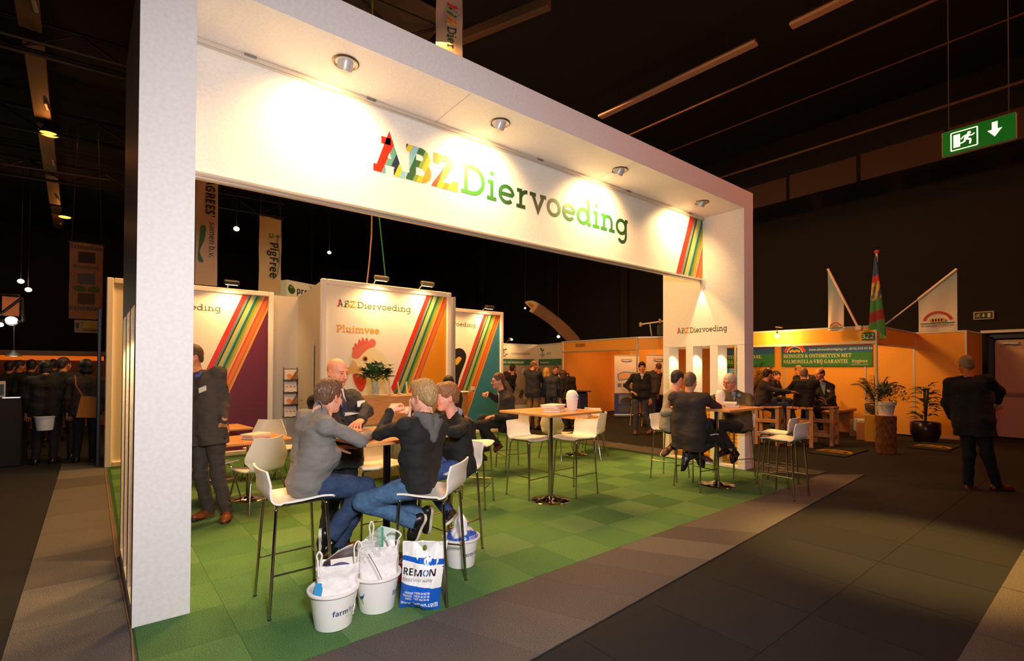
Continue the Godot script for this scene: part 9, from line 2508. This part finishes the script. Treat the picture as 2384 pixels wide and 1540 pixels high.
	person("woman with a mustard shoulder bag in the dark aisle, back turned", V(-0.66, 0, -7.10), {"pel": V(0.00, 0.91, -0.00), "chs": V(-0.00, 1.37, 0.00), "nek": V(0.001, 1.445, -0.010), "hed": V(-0.008, 1.605, -0.037), "shL": V(-0.18, 1.37, -0.02), "shR": V(0.18, 1.37, 0.02), "elL": V(-0.22, 1.09, -0.01), "elR": V(0.22, 1.09, 0.04), "wrL": V(-0.225, 0.858, -0.069), "wrR": V(0.234, 0.858, -0.023), "haL": V(-0.21, 0.71, -0.10), "haR": V(0.23, 0.71, -0.05), "hipL": V(-0.09, 0.90, -0.01), "hipR": V(0.09, 0.90, 0.01), "knL": V(-0.09, 0.48, -0.04), "knR": V(0.10, 0.48, -0.02), "anL": V(-0.11, 0.08, 0.02), "anR": V(0.10, 0.08, 0.04), "toL": V(-0.12, 0.03, -0.14), "toR": V(0.15, 0.03, -0.11)}, {"face": Vector3(-0.3, 0.0, -0.9), "head": "woman", "hair": "bob", "hair_col": "17100e", "top": "coat", "top_col": "3a302c", "leg_col": "15131a", "skin": "b87c5c", "cell": 0.021, "s": 0.966}, "visitors in the dark aisle beside the white tower")
	person("man in a dark coat just beside the woman with the bag", V(-0.98, 0, -7.60), {"pel": V(0.00, 0.95, -0.01), "chs": V(0.00, 1.43, -0.01), "nek": V(-0.002, 1.503, 0.028), "hed": V(-0.003, 1.644, -0.066), "shL": V(-0.19, 1.43, -0.02), "shR": V(0.19, 1.43, 0.02), "elL": V(-0.24, 1.14, -0.01), "elR": V(0.23, 1.14, 0.04), "wrL": V(-0.236, 0.894, -0.073), "wrR": V(0.246, 0.894, -0.025), "haL": V(-0.22, 0.74, -0.10), "haR": V(0.24, 0.74, -0.06), "hipL": V(-0.09, 0.94, -0.00), "hipR": V(0.09, 0.94, 0.01), "knL": V(-0.10, 0.51, -0.04), "knR": V(0.10, 0.51, -0.02), "anL": V(-0.11, 0.09, 0.02), "anR": V(0.11, 0.09, 0.04), "toL": V(-0.13, 0.04, -0.14), "toR": V(0.15, 0.04, -0.11)}, {"face": Vector3(0.6, 0.0, -0.8), "hair": "short", "hair_col": "2a1a12", "top": "coat", "top_col": "181518", "leg_col": "15131a", "skin": "b0704c", "cell": 0.021, "s": 1.011}, "visitors in the dark aisle beside the white tower")
	person("man in black carrying a white bucket", V(-1.17, 0, -7.30), {"pel": V(0.00, 0.92, -0.01), "chs": V(0.00, 1.38, -0.01), "nek": V(-0.003, 1.453, 0.030), "hed": V(-0.008, 1.584, -0.068), "shL": V(-0.18, 1.38, -0.02), "shR": V(0.18, 1.38, 0.02), "elL": V(-0.23, 1.10, -0.01), "elR": V(0.22, 1.10, 0.04), "wrL": V(-0.228, 0.865, -0.070), "wrR": V(0.031, 0.952, -0.019), "haL": V(-0.22, 0.71, -0.10), "haR": V(0.13, 0.83, -0.04), "hipL": V(-0.09, 0.91, -0.01), "hipR": V(0.09, 0.91, 0.01), "knL": V(-0.09, 0.49, -0.04), "knR": V(0.10, 0.49, -0.02), "anL": V(-0.11, 0.08, 0.02), "anR": V(0.10, 0.08, 0.04), "toL": V(-0.12, 0.04, -0.14), "toR": V(0.15, 0.04, -0.11)}, {"face": Vector3(0.0, 0.0, -1.0), "hair": "full", "hair_col": "15100e", "top": "coat", "top_col": "141214", "leg_col": "15131a", "skin": "b0704c", "cell": 0.021, "handR": "fist", "s": 0.978}, "visitors in the dark aisle beside the white tower")
	person("person in a dark coat in the aisle behind the man with the bucket", V(-1.61, 0, -9.50), {"pel": V(0.00, 0.94, -0.01), "chs": V(0.00, 1.41, -0.01), "nek": V(-0.002, 1.485, 0.029), "hed": V(-0.010, 1.623, -0.066), "shL": V(-0.18, 1.41, -0.02), "shR": V(0.19, 1.41, 0.02), "elL": V(-0.23, 1.13, -0.01), "elR": V(0.23, 1.13, 0.04), "wrL": V(-0.233, 0.884, -0.072), "wrR": V(0.243, 0.884, -0.024), "haL": V(-0.22, 0.73, -0.10), "haR": V(0.24, 0.73, -0.06), "hipL": V(-0.09, 0.93, -0.00), "hipR": V(0.09, 0.93, 0.01), "knL": V(-0.10, 0.50, -0.04), "knR": V(0.10, 0.50, -0.02), "anL": V(-0.11, 0.08, 0.02), "anR": V(0.11, 0.08, 0.04), "toL": V(-0.13, 0.04, -0.14), "toR": V(0.15, 0.04, -0.11)}, {"face": Vector3(0.0, 0.0, -1.0), "hair": "short", "hair_col": "15100e", "top": "coat", "top_col": "161416", "leg_col": "15131a", "skin": "b0704c", "cell": 0.026, "s": 1.0}, "visitors in the dark aisle beside the white tower")
	person("man in profile in the dark aisle near the hanging lamp shade", V(-1.87, 0, -10.20), {"pel": V(0.00, 0.93, -0.01), "chs": V(0.00, 1.40, -0.01), "nek": V(-0.001, 1.471, 0.023), "hed": V(-0.005, 1.614, -0.061), "shL": V(-0.18, 1.40, -0.02), "shR": V(0.18, 1.39, 0.02), "elL": V(-0.23, 1.11, -0.01), "elR": V(0.23, 1.11, 0.04), "wrL": V(-0.231, 0.874, -0.071), "wrR": V(0.240, 0.874, -0.024), "haL": V(-0.22, 0.72, -0.10), "haR": V(0.23, 0.72, -0.05), "hipL": V(-0.09, 0.92, -0.00), "hipR": V(0.09, 0.92, 0.01), "knL": V(-0.10, 0.50, -0.04), "knR": V(0.10, 0.50, -0.02), "anL": V(-0.11, 0.08, 0.02), "anR": V(0.11, 0.08, 0.04), "toL": V(-0.12, 0.04, -0.14), "toR": V(0.15, 0.04, -0.11)}, {"face": Vector3(0.9, 0.0, -0.3), "hair": "short", "hair_col": "15100e", "top": "coat", "top_col": "161416", "leg_col": "15131a", "skin": "b0704c", "cell": 0.026, "s": 0.989}, "visitors in the dark aisle beside the white tower")
	person("person in the dark aisle closest to the lit lamp", V(-1.99, 0, -10.00), {"pel": V(0.00, 0.92, -0.01), "chs": V(0.00, 1.38, -0.01), "nek": V(-0.001, 1.454, 0.023), "hed": V(-0.010, 1.595, -0.060), "shL": V(-0.18, 1.38, -0.02), "shR": V(0.18, 1.38, 0.02), "elL": V(-0.23, 1.10, -0.01), "elR": V(0.23, 1.10, 0.04), "wrL": V(-0.228, 0.864, -0.070), "wrR": V(0.238, 0.864, -0.024), "haL": V(-0.22, 0.71, -0.10), "haR": V(0.23, 0.71, -0.05), "hipL": V(-0.09, 0.91, -0.00), "hipR": V(0.09, 0.91, 0.01), "knL": V(-0.09, 0.49, -0.04), "knR": V(0.10, 0.49, -0.02), "anL": V(-0.11, 0.08, 0.02), "anR": V(0.10, 0.08, 0.04), "toL": V(-0.12, 0.04, -0.14), "toR": V(0.15, 0.04, -0.11)}, {"face": Vector3(0.0, 0.0, -1.0), "hair": "short", "hair_col": "15100e", "top": "coat", "top_col": "161416", "leg_col": "15131a", "skin": "b0704c", "cell": 0.026, "s": 0.978}, "visitors in the dark aisle beside the white tower")
	person("man in the dark aisle behind the other visitors, by the orange strip", V(-1.40, 0, -10.50), {"pel": V(0.00, 0.95, -0.01), "chs": V(0.00, 1.43, -0.01), "nek": V(-0.001, 1.503, 0.027), "hed": V(-0.011, 1.645, -0.065), "shL": V(-0.18, 1.43, -0.02), "shR": V(0.19, 1.43, 0.02), "elL": V(-0.24, 1.14, -0.01), "elR": V(0.23, 1.14, 0.04), "wrL": V(-0.236, 0.894, -0.073), "wrR": V(0.246, 0.894, -0.025), "haL": V(-0.22, 0.74, -0.10), "haR": V(0.24, 0.74, -0.06), "hipL": V(-0.09, 0.94, -0.00), "hipR": V(0.09, 0.94, 0.01), "knL": V(-0.10, 0.51, -0.04), "knR": V(0.10, 0.51, -0.02), "anL": V(-0.11, 0.09, 0.02), "anR": V(0.11, 0.09, 0.04), "toL": V(-0.13, 0.04, -0.14), "toR": V(0.15, 0.04, -0.11)}, {"face": Vector3(0.0, 0.0, -1.0), "hair": "short", "hair_col": "15100e", "top": "coat", "top_col": "161416", "leg_col": "15131a", "skin": "b0704c", "cell": 0.026, "s": 1.011}, "visitors in the dark aisle beside the white tower")
